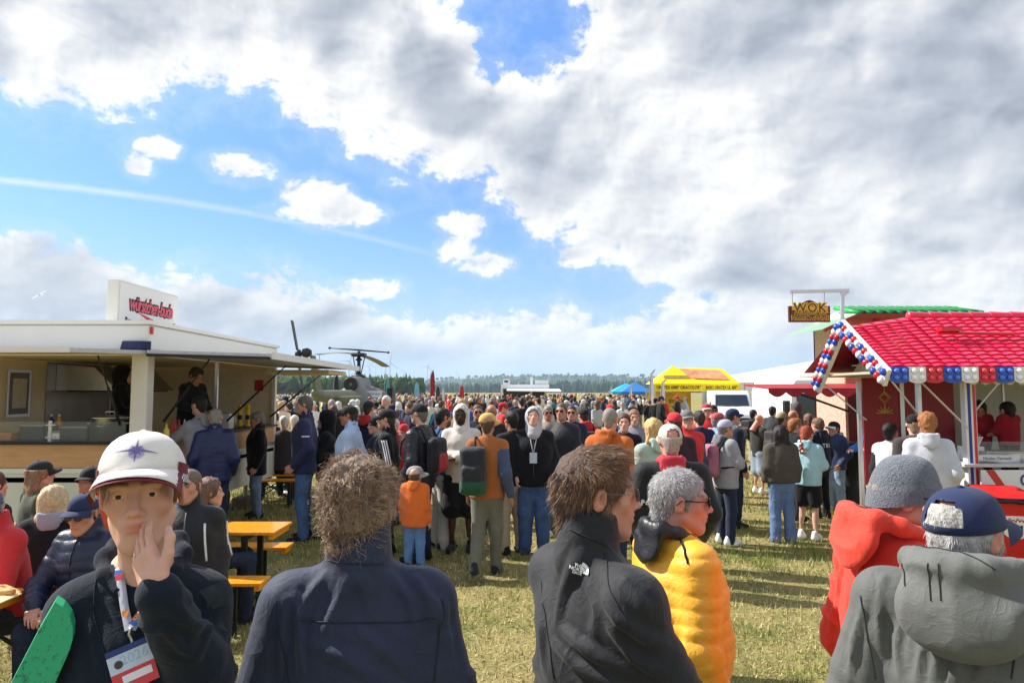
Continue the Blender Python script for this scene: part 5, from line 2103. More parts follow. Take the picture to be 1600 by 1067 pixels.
  for j in range(rows):
    s = j * tl
    yy, zz = ye + s * math.cos(ang), ze + s * math.sin(ang)
    for i in range(22):
      x = 7.0 + tw * i
      b = len(vs)
      for v in tv:
        q = Vector((v[0], v[1] * math.cos(ang) - v[2] * math.sin(ang), v[1] * math.sin(ang) + v[2] * math.cos(ang)))
        vs.append(tuple(q + Vector(L(x, yy, zz + .002))))
      fs += [tuple(b + q for q in f) for f in tf]
  o = obj('roof_tiles', mesh_np('roof_tiles', np.array(vs), fs, False), tm, r)
  o['kind'] = 'stuff'
  for i in range(14):
    x = 5.30 + .27 * i
    o = MB().lathe([(.055, 0), (.062, .02), (.050, .29), (.045, .30)], 12, M=Matrix.Translation(L(x, yr, zr2 + .01)) @ Matrix.Rotation(R(90), 4, 'Y')).build('ridge_tile', tm, r, True)
  o = MB().tube([L(5.35, ye + .55, ze + .46), L(6.30, ye + .52, ze + .44)], .022, 8).build('roof_rail', red, r)
  MB().bar(L(5.36, ye + .52, ze + .50), L(5.62, ye + .52, ze + .50), .10, .05).build('rail_box', red, o)
  # ---- light panels along the eave
  bm_ = MB().lathe([(.032, 0), (.03, .015), (.018, .03), (.004, .035)], 12, M=Matrix.Rotation(R(90), 4, 'X')).mesh('bulb', True)
  cols = [(30, 78, 178), (226, 226, 224), (196, 24, 34)]
  pw = .205
  order = [0, 1, 2]
  for k in range(22):
    c = cols[k % 3]
    m = mat('light_panel_%d' % (k % 3), srgb(*c), .25, var=.04, coat=.3)
    bmn = mat('bulb_%d' % (k % 3), srgb(*[min(255, q + 45) for q in c]), .1, var=0, coat=.6)
    xx = X0 + .03 + pw * k
    if k == 0:
      pw_ = .09
    poly = [(xx, 2.29), (xx, 2.14)]
    for j in range(1, 8):
      a_ = math.pi * j / 8
      poly.append((xx + pw / 2 - (pw / 2 - .004) * math.cos(a_), 2.14 - .04 * math.sin(a_)))
    poly += [(xx + pw - .006, 2.14), (xx + pw - .006, 2.29)]
    p = MB().prism([(q[0] - xp, q[1]) for q in poly], -.36, -.325).build('light_panel', m, r)
    for dx in (.055, .148):
      for dz in (2.165, 2.245):
        b = bpy.data.objects.new('bulb', bm_)
        COL.objects.link(b)
        if not len(bm_.materials):
          bm_.materials.append(None)
        b.parent = p
        b.location = (xx + dx - xp, -.361, dz)
        b.material_slots[0].link = 'OBJECT'
        b.material_slots[0].material = bmn
  # ---- bulbs round the gable (double row)
  gb = MB().lathe([(.02, -.02), (.046, -.012), (.05, .012), (.038, .035), (.012, .045)], 12, M=Matrix.Rotation(R(-90), 4, 'Y')).mesh('gable_bulb', True)
  gb.materials.append(None)
  A, P_, B = Vector(L(X0, ye, ze - .12)), Vector(L(X0, yr, 2.86)), Vector(L(X0, yb - .45, ze - .22))
  fr = MB()
  fr.bar(A, P_, .05, .22, up=(0, 0, 1)).bar(P_, B, .05, .22, up=(0, 0, 1))
  fr.build('gable_frame', white, r)
  gi = 0
  for (a, b, nn) in ((A, P_, 13), (P_, B, 13)):
    nrm = (b - a).normalized()
    up = Vector((0, -nrm.z, nrm.y))
    for row, off in ((0, -.055), (1, .055)):
      for k in range(nn):
        t = (k + .5) / nn
        c = cols[(k + row * 2 + 1) % 3]
        q = a + (b - a) * t + up * off + Vector((-.03, 0, 0))
        o = bpy.data.objects.new('gable_bulb', gb)
        COL.objects.link(o)
        o.parent = r
        o.location = q
        o.scale = (1.1, 1.0, 1.0)
        o.material_slots[0].link = 'OBJECT'
        o.material_slots[0].material = mat('gbulb_%d' % ((k + row * 2 + 1) % 3), srgb(*c), .15, var=0, coat=.5)
  # lining panels of the gable with battens, set in from the end
  v = [Vector(L(X0 + .45, ye + .06, ze - .06)), Vector(L(X0 + .45, yr, 2.74)), Vector(L(X0 + .45, yb - .5, ze - .08))]
  v2 = [q + Vector((.02, 0, 0)) for q in v]
  MB().add(v + v2, [(0, 1, 2), (5, 4, 3), (0, 3, 4, 1), (1, 4, 5, 2), (2, 5, 3, 0)]).build('gable_lining', cream, r)
  for zz in (2.36, 2.56):
    MB().box(L(X0 + .43, 0)[0], L(X0 + .447, 0)[0], .02 + ye - Y0 + (zz - ze) * 1.6, yb - Y0 - .5 - (zz - ze) * 1.6, zz, zz + .02).build('batten', cream, r)
  # glass and wheels
  MB().box(.12, 1.9, -.02, -.012, 1.141, 1.40).build('glass_guard', glass, r)
  MB().box(-.12, -.112, .5, 1.6, 1.141, 1.38).build('glass_guard', glass, r)
  for x in (2.6, 3.4):
    MB().lathe([(.2, -.1), (.30, -.08), (.31, 0), (.30, .08), (.2, .1)], 24, M=Matrix.Translation((x, .2, .31)) @ Matrix.Rotation(R(90), 4, 'X')).build('wheel', mat('black_rubber', (.015, .015, .017), .5), r, True)
  MB().tube([(.25, .3, 0), (.25, .3, .45)], .035, 8).build('jack', alu, r)
  return xp, Y0


def crepe_props(xp, Y0):
  z = 1.142
  steel = mat('steel', (.55, .55, .56), .28, metal=1, var=.1, vscale=6)
  a = empty('steel_tub', (xp + .62, Y0 + .32, z), 0, 'long steel food tub on the crepe counter', 'tub')
  MB().box(-.26, .26, -.12, .12, 0, .11).build('tub_body', steel, a, bevel=.01)
  MB().box(-.275, .275, -.135, .135, .111, .12).build('rim', steel, a)
  a = empty('steel_tub', (xp + 1.15, Y0 + .32, z), 0, 'round steel pan on the crepe counter', 'pan')
  MB().lathe([(.14, 0), (.15, .09), (.16, .10)], 20).build('pan_body', steel, a, True)
  MB().lathe([(.02, .10), (.15, .101), (.02, .125)], 20).build('lid', steel, a, True)
  a = empty('notice_card', (xp + .42, Y0 + .12, z), 0, 'white notice card with dark printed line on the crepe counter', 'card')
  MB().box(-.28, .28, -.006, .006, 0, .085).build('card', mat('card_white', srgb(235, 235, 235), .6), a)
  lettering('Nicolas Vannault', .052, mat('card_ink', srgb(40, 40, 70), .6, var=0), a, face_frame((0, -.008, .045), (1, 0, 0)), depth=.001)
  for k, (dx, dy) in enumerate(((.25, .02), (.8, .0), (1.25, .03))):
    o = MB()
    rg = random.Random(k)
    vs = [(i * .07 - .14, j * .05 - .06, .012 + .014 * rg.random() + .006 * ((i + j) % 2)) for j in range(4) for i in range(5)]
    vs2 = [(x, y, .002) for x, y, _ in vs]
    fs = [(j * 5 + i, j * 5 + i + 1, j * 5 + i + 6, j * 5 + i + 5) for j in range(3) for i in range(4)]
    fs += [tuple(20 + q for q in f[::-1]) for f in fs]
    o.add(vs + vs2, fs).build('paper_wrap', mat('wrap_white', srgb(232, 228, 220), .7))
    ob = bpy.data.objects['paper_wrap' + ('' if k == 0 else '.%03d' % k)]
    ob.location = (xp + dx, Y0 + dy, z)
    tag(ob, ['crumpled white paper wrap beside the crepe notice card', 'crumpled white paper wrap before the round steel pan', 'crumpled paper wrap at the end of the crepe counter glass'][k], 'paper')
  b = empty('napkin_box', (xp + .30, Y0 + .42, z), 0, 'white napkin box with a raised flap on the crepe counter', 'box')
  MB().box(-.12, .12, -.08, .08, 0, .17).build('body', mat('card_white', srgb(235, 235, 235), .6), b)
  MB().bar((.06, 0, .17), (.12, 0, .29), .12, .01).build('flap', mat('card_white', srgb(235, 235, 235), .6), b)
  for k, (dx, dy, c, hh) in enumerate(((-.05, .75, (60, 40, 30), .17), (.02, .92, (200, 190, 160), .14), (.02, 1.15, (40, 40, 42), .20), (.15, .85, (215, 215, 212), .16), (.2, 1.3, (120, 70, 40), .15))):
    b = empty('spread_jar', (xp + dx, Y0 + dy, z), 0, ['brown chocolate spread jar on the crepe side counter', 'cream coloured spread jar on the crepe side counter', 'tall black jar on the crepe side counter',
                             'white topping tub on the crepe side counter', 'amber syrup jar on the crepe side counter'][k], 'jar')
    MB().lathe([(.04, 0), (.046, .01), (.046, hh * .8), (.036, hh * .9)], 14).build('jar_body', mat('jar_%d' % k, srgb(*c), .25), b, True)
    MB().lathe([(.04, hh * .9), (.04, hh), (.03, hh + .01)], 14).build('lid', mat('jar_lid', (.6, .6, .6), .4), b, True)


def build_bin():
  d = 7.95
  x = px_x(1556, d)
  r = empty('wheelie_bin', (x, d, 0), R(-14), 'red two-wheeled rubbish bin with black liner and white shield badge', 'bin')
  r.scale = (.95, .95, .83)
  red = mat('bin_red', srgb(205, 28, 28), .4, var=.08, vscale=5, dirt=.1)
  f = [(-.24, -.24, .10), (.24, -.24, .10), (.24, .22, .10), (-.24, .22, .10)]
  t = [(-.29, -.32, .98), (.29, -.32, .98), (.29, .30, .98), (-.29, .30, .98)]
  MB().add(f + t, [(3, 2, 1, 0), (4, 5, 6, 7), (0, 1, 5, 4), (1, 2, 6, 5), (2, 3, 7, 6), (3, 0, 4, 7)]).build('bin_body', red, r, bevel=.025)
  MB().box(-.31, .31, -.345, .33, .96, .995).build('rim', red, r, bevel=.01)
  o = MB()
  rg = random.Random(4)
  pts = []
  for k in range(33):
    a = 2 * math.pi * k / 32
    q = max(abs(math.cos(a)), abs(math.sin(a)))
    pts.append((.325 * math.cos(a) / q, .345 * math.sin(a) / q - .01, .985 + .02 * rg.random() * (k % 32 > 0)))
  o.tube(pts, .028, 8, cap=False)
  o.build('bin_liner', mat('liner_black', (.01, .01, .012), .22, bump=.5, bscale=30), r, True)
  lid = MB().add([(-.31, -.35, 1.03), (.31, -.35, 1.03), (.31, .33, 1.06), (-.31, .33, 1.06), (-.24, -.27, 1.09), (.24, -.27, 1.09), (.24, .27, 1.13), (-.24, .27, 1.13)],
         [(3, 2, 1, 0), (4, 5, 6, 7), (0, 1, 5, 4), (1, 2, 6, 5), (2, 3, 7, 6), (3, 0, 4, 7)]).build('lid', red, r, bevel=.02)
  MB().tube([(-.26, .36, .98), (.26, .36, .98)], .018, 8).build('handle', red, r, True)
  for s in (-1, 1):
    w = MB().lathe([(.05, -.03), (.095, -.025), (.10, 0), (.095, .025), (.05, .03)], 18, M=Matrix.Translation((s * .27, .19, .10)) @ Matrix.Rotation(R(90), 4, 'Y')).build('wheel', mat('black_rubber', (.015, .015, .017), .5), r, True)
  # shield badge on the front
  n = Vector((0, -1, -.09)).normalized()
  M = face_frame((.03, -.292, .66), (1, 0, 0), (0, -.09, 1))
  poly = [(-.13, .15), (.13, .15), (.13, -.05)] + [(.13 * math.cos(a), -.05 - .10 * math.sin(a)) for a in [math.pi * k / 8 for k in range(1, 8)]] + [(-.13, -.05)]
  b = MB().add([M @ Vector((q[0], q[1], .004)) for q in poly] + [M @ Vector((q[0], q[1], -.01)) for q in poly],
        [tuple(range(len(poly))), tuple(range(2 * len(poly) - 1, len(poly) - 1, -1))] + [(i, (i + 1) % len(poly), (i + 1) % len(poly) + len(poly), i + len(poly)) for i in range(len(poly))]).build('shield_badge', mat('badge_white', srgb(235, 232, 225), .5), r)
  dk = mat('badge_ink', srgb(50, 25, 25), .5, var=0)
  lettering('AI', .15, dk, b, M @ Matrix.Translation((.0, -.03, .007)), depth=.001, offset=.004)
  lettering('Logo', .08, mat('badge_red', srgb(190, 30, 40), .5, var=0), b, M @ Matrix.Translation((.02, .085, .007)), depth=.001, shear=.4) if False else None
  o = MB()
  for k in range(5):
    o.tube([M @ Vector((-.09 + .04 * k, .07 + .02 * (k % 2), .008)), M @ Vector((-.07 + .04 * k, .12 - .02 * (k % 2), .008)), M @ Vector((-.045 + .04 * k, .075, .008))], .006, 5)
  o.build('badge_scroll', mat('badge_red', srgb(170, 30, 40), .5, var=0), b)


def build_wok():
  d = 13.2
  X0, X1 = px_x(1322, d), px_x(1510, d)
  r = empty('wok_stand', (X0, d, 0), 0, 'asian wok stand with green tiled roof and lattice walls', 'food stand')
  w = X1 - X0
  lat = bpy.data.materials.new('lattice_wall')
  lat.use_nodes = True
  g = NG(lat.node_tree)
  p = g.n['Principled BSDF']
  tc = g.new('ShaderNodeTexCoord').outputs['Object']
  br = g.new('ShaderNodeTexBrick')
  mp = g.new('ShaderNodeMapping')
  mp.inputs['Rotation'].default_value = (R(90), 0, 0)
  g.l.new(tc, mp.inputs[0])
  g.l.new(mp.outputs[0], br.inputs[0])
  br.inputs['Scale'].default_value = 9
  br.inputs['Color1'].default_value = (.50, .24, .12, 1)
  br.inputs['Color2'].default_value = (.62, .32, .17, 1)
  br.inputs['Mortar'].default_value = (.26, .08, .05, 1)
  br.inputs['Mortar Size'].default_value = .03
  g.l.new(br.outputs[0], p.inputs['Base Color'])
  p.inputs['Roughness'].default_value = .7
  zt = 3.38
  MB().box(0, w, 0, .05, 2.02, zt).build('upper_wall', lat, r)
  pk = mat('wok_side', srgb(222, 170, 150), .7, var=.25, vscale=12)
  MB().box(0, .05, .055, 1.35, .4, zt).build('side_wall', pk, r)
  MB().box(0, w, 1.30, 1.35, .4, zt).build('back_wall', mat('wok_red', srgb(130, 24, 30), .5), r)
  MB().box(.06, w, .06, 1.29, .5, .56).build('floor', mat('wok_floor', srgb(120, 90, 70), .7), r)
  MB().box(.3, w, -.05, .5, 1.0, 1.06).build('counter', mat('wok_counter', srgb(110, 60, 40), .5), r)
  MB().box(.3, w, -.03, .04, .2, .998).build('counter_front', mat('wok_red', srgb(130, 24, 30), .5), r)
  for k, x in enumerate((.62, 1.15, w - .05)):
    MB().box(x - .06, x + .06, -.03, -.002, 2.4, zt - .01).build('dragon_panel', mat('dragon_red', srgb(190, 70, 40), .6, var=.5, vscale=16), r)
  # lattice column and gilt column by the counter
  c = MB().box(.75, .93, -.2, -.02, .1, 2.0).build('column', mat('bamboo_gold', srgb(176, 140, 50), .5, var=.4, vscale=30), r)
  for k in range(16):
    for j in range(3):
      MB().lathe([(.02, 0), (.025, .015), (.02, .03)], 8, M=Matrix.Translation((.785 + .055 * j, -.203, .25 + .105 * k)) @ Matrix.Rotation(R(90), 4, 'X')).build('stud', mat('stud_gold', srgb(200, 165, 70), .4), c)
  # roof: hipped with green round-tile ribs
  ze, zp = 3.42, 3.62
  e = [(.10, -.30, ze), (w + .3, -.30, ze), (w + .3, 1.6, ze), (.10, 1.6, ze), (-.52, -.34, ze - .27), (-.52, 1.6, ze - .27)]
  rd = [(.26, .65, zp), (w + .3, .65, zp)]
  MB().add(e + rd, [(0, 1, 7, 6), (4, 0, 6, 3, 5), (1, 2, 7), (2, 3, 6, 7), (3, 2, 1, 0), (0, 4, 5, 3)]).build('roof_deck', mat('roof_mint', srgb(176, 214, 190), .5, var=.08), r)
  gm = mat('roof_rib_green', srgb(40, 165, 80), .35, var=.25, vscale=6)
  gd = mat('roof_rib_dark', srgb(20, 70, 45), .4)
  nn = 26
  for i in range(nn):
    x = .05 + (w + .2) * i / nn
    t = 1.0 if x > .12 else 0
    top = Vector((x, -.30 + .95 * t, ze + (zp - ze) * t + .03))
    bot = Vector((x, -.31, ze + .03))
    if t > .1:
      MB().tube([bot, top], .045, 8).build('roof_rib', gm if i % 2 else gd, r, True)
  MB().bar((.10, -.33, ze - .03), (w + .3, -.33, ze - .03), .04, .09).build('eave_board', mat('eave_brown', srgb(140, 60, 30), .5), r)
  MB().bar((-.54, -.37, ze - .30), (.10, -.33, ze - .02), .05, .06).build('hip_board', mat('eave_brown', srgb(140, 60, 30), .5), r)
  MB().bar((.24, .65, zp + .03), (w + .3, .65, zp + .03), .08, .06).build('ridge', gd, r)
  # red scalloped awning to the left and front
  xa = px_x(1197, 12.0) - X0
  a = MB().add([(xa, -1.3, 2.06), (1.0, -1.3, 2.06), (1.0, -.05, 2.16), (xa, -.05, 2.14), (xa, -1.3, 2.04), (1.0, -1.3, 2.04), (1.0, -.05, 2.13), (xa, -.05, 2.11)],
        [(0, 1, 2, 3), (7, 6, 5, 4), (0, 4, 5, 1), (1, 5, 6, 2), (2, 6, 7, 3), (3, 7, 4, 0)]).build('awning', mat('awning_red', srgb(160, 34, 42), .6, var=.3, vscale=8), r)
  v = scallop(xa, 1.0, 10, 2.06, .15, -1.33, -1.305, mat('awning_red', srgb(160, 34, 42), .6), 'valance', a)
  MB().tube([(xa + .45, -1.25, 2.0), (.78, -.1, 1.35)], .02, 6).build('awning_strut', mat('strut_dark', (.03, .03, .03), .5), r)
  for k, x in enumerate((.12, .42)):
    lan = MB().lathe([(.04, -.13), (.12, -.09), (.15, 0), (.12, .09), (.04, .13)], 16, c=(x, -.55, 1.86)).build('lantern', mat('lantern_red', srgb(170, 20, 28), .5), r, True)
    MB().tube([(x, -.55, 1.73), (x, -.55, 1.55)], [.03, .05], 8).build('tassel', mat('lantern_red', srgb(170, 20, 28), .5), lan)
  # hanging sign on its bracket
  sd = 11.0
  alu = mat('aluminium', (.66, .68, .70), .35, metal=.8, var=.05)
  a1, a2 = at(1236, 456, sd), at(1325, 454, sd)
  s = empty('hanging_sign', a2, 0, 'brown wooden wok noodle sign hanging from a metal bracket arm', 'sign')
  q = lambda px, py: at(px, py, sd) - a2
  MB().bar(q(1234, 456), q(1326, 454), .045, .05).build('bracket_arm', alu, s)
  MB().bar(q(1316, 455), q(1316, 560), .05, .05).build('mast', alu, s)
  MB().bar(q(1325, 456), q(1317, 463), .03, .03).build('bracket_brace', alu, s)
  for px in (1238, 1288):
    MB().tube([q(px, 456), q(px, 476)], .006, 6).build('chain', mat('chain_grey', (.4, .4, .4), .4, metal=1), s)
  cx = q(1264, 488)
  W, H = 64 / FPX * sd / 2, 15.5 / FPX * sd
  def outline(gw, gh, n=12):
    pts = [(-gw, -gh), (gw, -gh), (gw, gh * .62)]
    pts += [(gw * (1 - 2 * t), gh * (.62 + .62 * math.exp(-((t - .5) / .20) ** 2))) for t in [i / n for i in range(1, n)]]
    pts += [(-gw, gh * .62)]
    return pts
  br_ = MB().prism([(cx.x + a, cx.z + b) for a, b in outline(W, H)], cx.y - .03, cx.y + .03).build('sign_board', mat('sign_brown', srgb(84, 46, 28), .5), s)
  MB().prism([(cx.x + a, cx.z + b - .005) for a, b in outline(W * .94, H * .90)], cx.y - .036, cx.y - .031).build('sign_inset', mat('sign_maroon', srgb(110, 58, 34), .5), br_)
  MB().box(cx.x - W * .88, cx.x + W * .88, cx.y - .041, cx.y - .037, cx.z + H * .18, cx.z + H * .56).build('yellow_band', mat('sign_yellow', srgb(240, 190, 40), .5), br_)
  gr = mat('sign_green', srgb(70, 84, 24), .5, var=0)
  ye = mat('sign_cream', srgb(236, 206, 90), .5, var=0)
  lettering('WOK', .19, ye, br_, face_frame((cx.x, cx.y - .043, cx.z + H * .40), (1, 0, 0)), depth=.002, offset=.018, spacing=1.15)
  lettering('WOK', .19, gr, br_, face_frame((cx.x, cx.y - .047, cx.z + H * .40), (1, 0, 0)), depth=.002, offset=.002, spacing=1.15)
  for tx, zz in (('CHINESISCHE', -.20), ('NUDEL PFANNE', -.62)):
    lettering(tx, .10, ye, br_, face_frame((cx.x, cx.y - .040, cx.z + H * zz), (1, 0, 0)), depth=.002, offset=.008, sx=.82)
    lettering(tx, .10, gr, br_, face_frame((cx.x, cx.y - .044, cx.z + H * zz), (1, 0, 0)), depth=.002, offset=.0, sx=.82)
  # black cloth standing table
  t = empty('standing_table', (px_x(1322, 12.3), 12.3, 0), 0, 'bistro standing table under a black stretch cover by the wok stand', 'table')
  MB().lathe([(.36, 0), (.30, .05), (.16, .45), (.17, .6), (.34, 1.06), (.36, 1.10), (.35, 1.12)], 24).build('cover', mat('black_stretch', (.012, .012, .014), .6), t, True)
  MB().lathe([(.35, 1.121), (.35, 1.135)], 24).build('table_top', mat('table_dark', (.03, .025, .02), .4), t)


def build_backdrop():
  # big white marquee
  d = 46
  x0 = px_x(1150, d)
  r = empty('white_marquee', (x0, d, 0), 0, 'long white marquee with pitched roof behind the food stands', 'marquee')
  wm = mat('marquee_white', srgb(232, 232, 230), .5, var=.03, vscale=.6)
  Lx = 26
  MB().add([(0, 0, 2.6), (Lx, 0, 2.6), (Lx, 9, 4.4), (9, 9, 4.4), (Lx, 18, 2.6), (0, 18, 2.6)], [(0, 1, 2, 3), (3, 2, 4, 5), (0, 3, 5)]).build('roof', wm, r)
  for k in range(1, 9):
    t = k / 9
    MB().bar((9 * t * 1.0, 9 * t, 2.61 + 1.8 * t), (Lx, 9 * t, 2.61 + 1.8 * t), .10, .012).build('roof_seam', mat('seam_grey', srgb(226, 226, 226), .5), r)
  n = 44
  for i in range(n):
    xx = Lx * i / n
    MB().box(xx + .01, xx + Lx / n - .05, -.03, .04, -.3, 2.58).build('wall_panel', wm, r)
  MB().box(0, Lx, .045, .08, -.3, 2.58).build('wall_liner', mat('liner_grey', srgb(190, 190, 190), .6), r)
  MB().box(6.4, 7.5, -.06, -.035, -.3, 1.9).build('door', mat('marquee_door', srgb(150, 140, 125), .6), r)
  # white van
  d = 33
  xv = px_x(1151, d)
  v = empty('white_van', (xv, d, 0), R(-8), 'white delivery van parked beside the yellow tent', 'van')
  v.scale = (.92, .92, .98)
  vm = mat('van_white', srgb(236, 236, 236), .25, var=.02, coat=.5)
  prof = [(0, .35), (-.02, .75), (.05, .98), (.95, 1.16), (1.35, 1.30), (1.85, 1.98), (2.2, 2.10), (5.4, 2.12), (5.5, .35)]
  w = 1.0
  vs, fs = [], []
  for s, k in ((-1, w), (1, w)):
    for (y, z) in prof:
      ww = k * (1 - .06 * max(0, (z - 1.2)))
      vs.append((s * ww, y, z))
  m = len(prof)
  fs = [tuple(range(m)), tuple(range(2 * m - 1, m - 1, -1))] + [(i, i + m, (i + 1) % m + m, (i + 1) % m) for i in range(m)]
  MB().add(vs, fs).build('van_body', vm, v, bevel=.05)
  gl = mat('windscreen', (.02, .03, .045), .08, var=0, spec=.8)
  MB().add([(-.86, 1.395, 1.345), (.86, 1.395, 1.345), (.80, 1.79, 1.88), (-.80, 1.79, 1.88), (-.86, 1.36, 1.36), (.86, 1.36, 1.36), (.80, 1.755, 1.895), (-.80, 1.755, 1.895)],
      [(4, 5, 6, 7), (0, 4, 7, 3), (1, 2, 6, 5), (0, 1, 5, 4), (3, 7, 6, 2)]).build('windscreen', gl, v)
  MB().box(-.62, .62, -.06, -.01, .62, .80).build('grille', mat('grille_black', (.02, .02, .02), .4), v)
  MB().box(-.95, .95, -.10, .1, .32, .56).build('bumper', mat('bumper_grey', (.10, .10, .11), .5), v, bevel=.03)
  MB().box(-.26, .26, -.115, -.102, .43, .53).build('number_plate', mat('plate_white', srgb(230, 230, 228), .4), v)
  MB().box(-.14, .14, -.03, -.005, .88, .94).build('badge_strip', mat('badge_grey', (.35, .35, .36), .3), v)
  for s in (-1, 1):
    MB().add([(s * .62, -.035, .66), (s * .93, .02, .70), (s * .90, .06, .92), (s * .64, -.0, .86)], [(0, 1, 2, 3)]).build('headlight', mat('headlight', (.6, .63, .66), .1, var=0), v)
    MB().box(s * 1.02 - .02 + s * .06, s * 1.02 + .02 + s * .16, 1.32, 1.40, 1.22, 1.52).build('wing_mirror', mat('mirror_black', (.02, .02, .02), .4), v, bevel=.015)
    for yy in (.85, 4.3):
      MB().lathe([(.18, -.1), (.32, -.1), (.34, -.07), (.34, .07), (.32, .1), (.18, .1)], 20, M=Matrix.Translation((s * .86, yy, .34)) @ Matrix.Rotation(R(90), 4, 'Y')).build('wheel', mat('black_rubber', (.015, .015, .017), .5), v, True)
    MB().bar((s * .05, 1.34, 1.32), (s * .5, 1.37, 1.36), .012, .012).build('wiper', mat('grille_black', (.02, .02, .02), .4), v)
  # second white van cab behind the wok awning
  d = 20
  t = empty('white_truck', (px_x(1283, d), d, 0), R(8), 'white box van cab parked behind the wok awning', 'truck')
  MB().prism([(-.9, .45), (-.9, 2.0), (-.78, 2.35), (.9, 2.35), (.9, .45)], 0, 2.4).build('cab', vm, t, bevel=.06)
  MB().box(-.75, .75, -.03, -.002, 1.25, 1.95).build('windscreen', gl, t)
  MB().box(-.7, .7, -.04, -.003, .6, .8).build('grille', mat('grille_black', (.02, .02, .02), .4), t)
  MB().box(-1.12, -.96, -.02, .1, 1.3, 1.75).build('wing_mirror', mat('mirror_black', (.02, .02, .02), .4), t)
  for s in (-1, 1):
    MB().lathe([(.2, -.1), (.36, -.1), (.38, 0), (.36, .1), (.2, .1)], 20, M=Matrix.Translation((s * .75, .7, .38)) @ Matrix.Rotation(R(90), 4, 'Y')).build('wheel', mat('black_rubber', (.015, .015, .017), .5), t, True)
  # yellow exhibition tent
  d = 37
  xa, xb, xc = px_x(1023, d), px_x(1098, d), px_x(1157, d)
  y = empty('yellow_tent', (xa, d, 0), 0, 'bright yellow pop-up exhibition tent with black lettering on its valance', 'tent')
  ym = mat('tent_yellow', srgb(248, 214, 12), .55, var=.04, vscale=1.5)
  w1, w2 = xb - xa, xc - xa
  ze, zb = 2.42, 2.02
  pk = (w1 * .5, w1 * .5, 3.42)
  MB().add([(0, 0, ze), (w1, 0, ze), (w1, w1, ze), (0, w1, ze), pk], [(0, 1, 4), (1, 2, 4), (2, 3, 4), (3, 0, 4)]).build('canopy', ym, y)
  pk2 = (w1 + (w2 - w1) * .72, w1 * .5, 3.25)
  MB().add([(w1 + .01, 0, ze), (w2, 0, ze), (w2, w1, ze), (w1 + .01, w1, ze), pk2, (w1 * .52, w1 * .5, 3.3)], [(0, 1, 4, 5), (1, 2, 4), (2, 3, 5, 4)]).build('canopy', ym, y)
  # printed aeroplane picture on the rear canopy
  pm = mat('tent_print', srgb(224, 150, 110), .6, var=.6, vscale=2.2)
  MB().add([(w1 * .78, -.0 + .35, 2.74 - .02), (w2 - .45, .28, 2.66 - .02), (w2 - .75, 1.0, 3.13), (w1 * .62, 1.05, 3.24)], [(0, 1, 2, 3)]).build('printed_panel', pm, y)
  MB().box(0, w1, -.012, .012, zb, ze).build('valance', ym, y)
  MB().box(w1 + .01, w2, -.012, .012, zb, ze).build('valance', ym, y)
  MB().add([(w1 * .22, .33, 2.72), (w1 * .78, .33, 2.72), (w1 * .76, .50, 2.87), (w1 * .24, .50, 2.87)], [(0, 1, 2, 3)]).build('printed_strip', mat('print_grey', srgb(150, 140, 90), .6, var=.4, vscale=5), y)
  bk = mat('tent_ink', srgb(30, 26, 20), .6, var=0)
  lettering('ORATEX 6000° ORACOLOR°', .24, bk, y, face_frame((w1 * .5, -.018, 2.22), (1, 0, 0)), depth=.002, offset=.006, sx=.76)
  lettering('BASIC ORATEX UL 600°', .24, bk, y, face_frame(((w1 + w2) / 2, -.018, 2.22), (1, 0, 0)), depth=.002, offset=.006, sx=.66)
  gm = mat('tent_leg', (.5, .5, .5), .4, metal=.6)
  for (x, yy) in ((.03, .03), (w1, .03), (w2 - .03, .03), (.03, w1), (w2 - .03, w1)):
    MB().box(x - .03, x + .03, yy - .03, yy + .03, -.2, zb + .1).build('leg', gm, y)
  MB().box(.05, w1, w1 - .05, w1 - .03, .0, 2.0).build('back_banner', mat('banner_yellow', srgb(220, 180, 60), .6, var=.5, vscale=2), y)
  MB().box(w1 + .05, w2 - .05, .05, .08, -.1, 2.0).build('side_wall', mat('tent_wall', srgb(196, 206, 212), .6), y)
  lettering('simply', .4, bk, y, face_frame((w1 * .7, w1 - .06, 1.5), (1, 0, 0)), depth=.002)
  # blue tents
  for (px, dd, c, w, lab) in ((982, 75, (40, 170, 215), 3.4, 'turquoise pop-up tent beyond the crowd'), (996, 68, (50, 120, 190), 3.0, 'blue pointed pop-up tent beyond the crowd')):
    t = empty('popup_tent', (px_x(px, dd), dd, 0), 0, lab, 'tent')
    m = mat('tent_%d' % px, srgb(*c), .6)
    MB().add([(-w / 2, 0, 2.0), (w / 2, 0, 2.0), (w / 2, w, 2.0), (-w / 2, w, 2.0), (0, w / 2, 2.95)], [(0, 1, 4), (1, 2, 4), (2, 3, 4), (3, 0, 4)]).build('canopy', m, t)
    MB().box(-w / 2, w / 2, -.02, .02, 1.7, 2.0).build('valance', m, t)
    for sx in (-1, 1):
      for yy in (.05, w - .05):
        MB().box(sx * (w / 2 - .05) - .03, sx * (w / 2 - .05) + .03, yy - .03, yy + .03, 0, 2.0).build('leg', gm, t)
  # white kiosk trailer with flat canopy, far off
  d = 72
  k = empty('white_kiosk', (px_x(826, d), d, 0), 0, 'white drinks kiosk with a flat projecting canopy in the crowd', 'kiosk')
  kw = mat('kiosk_white', srgb(225, 228, 230), .5)
  s = d / FPX
  MB().box(-43 * s, 32 * s, 0, 4, 2.35, 2.75).build('roof', kw, k)
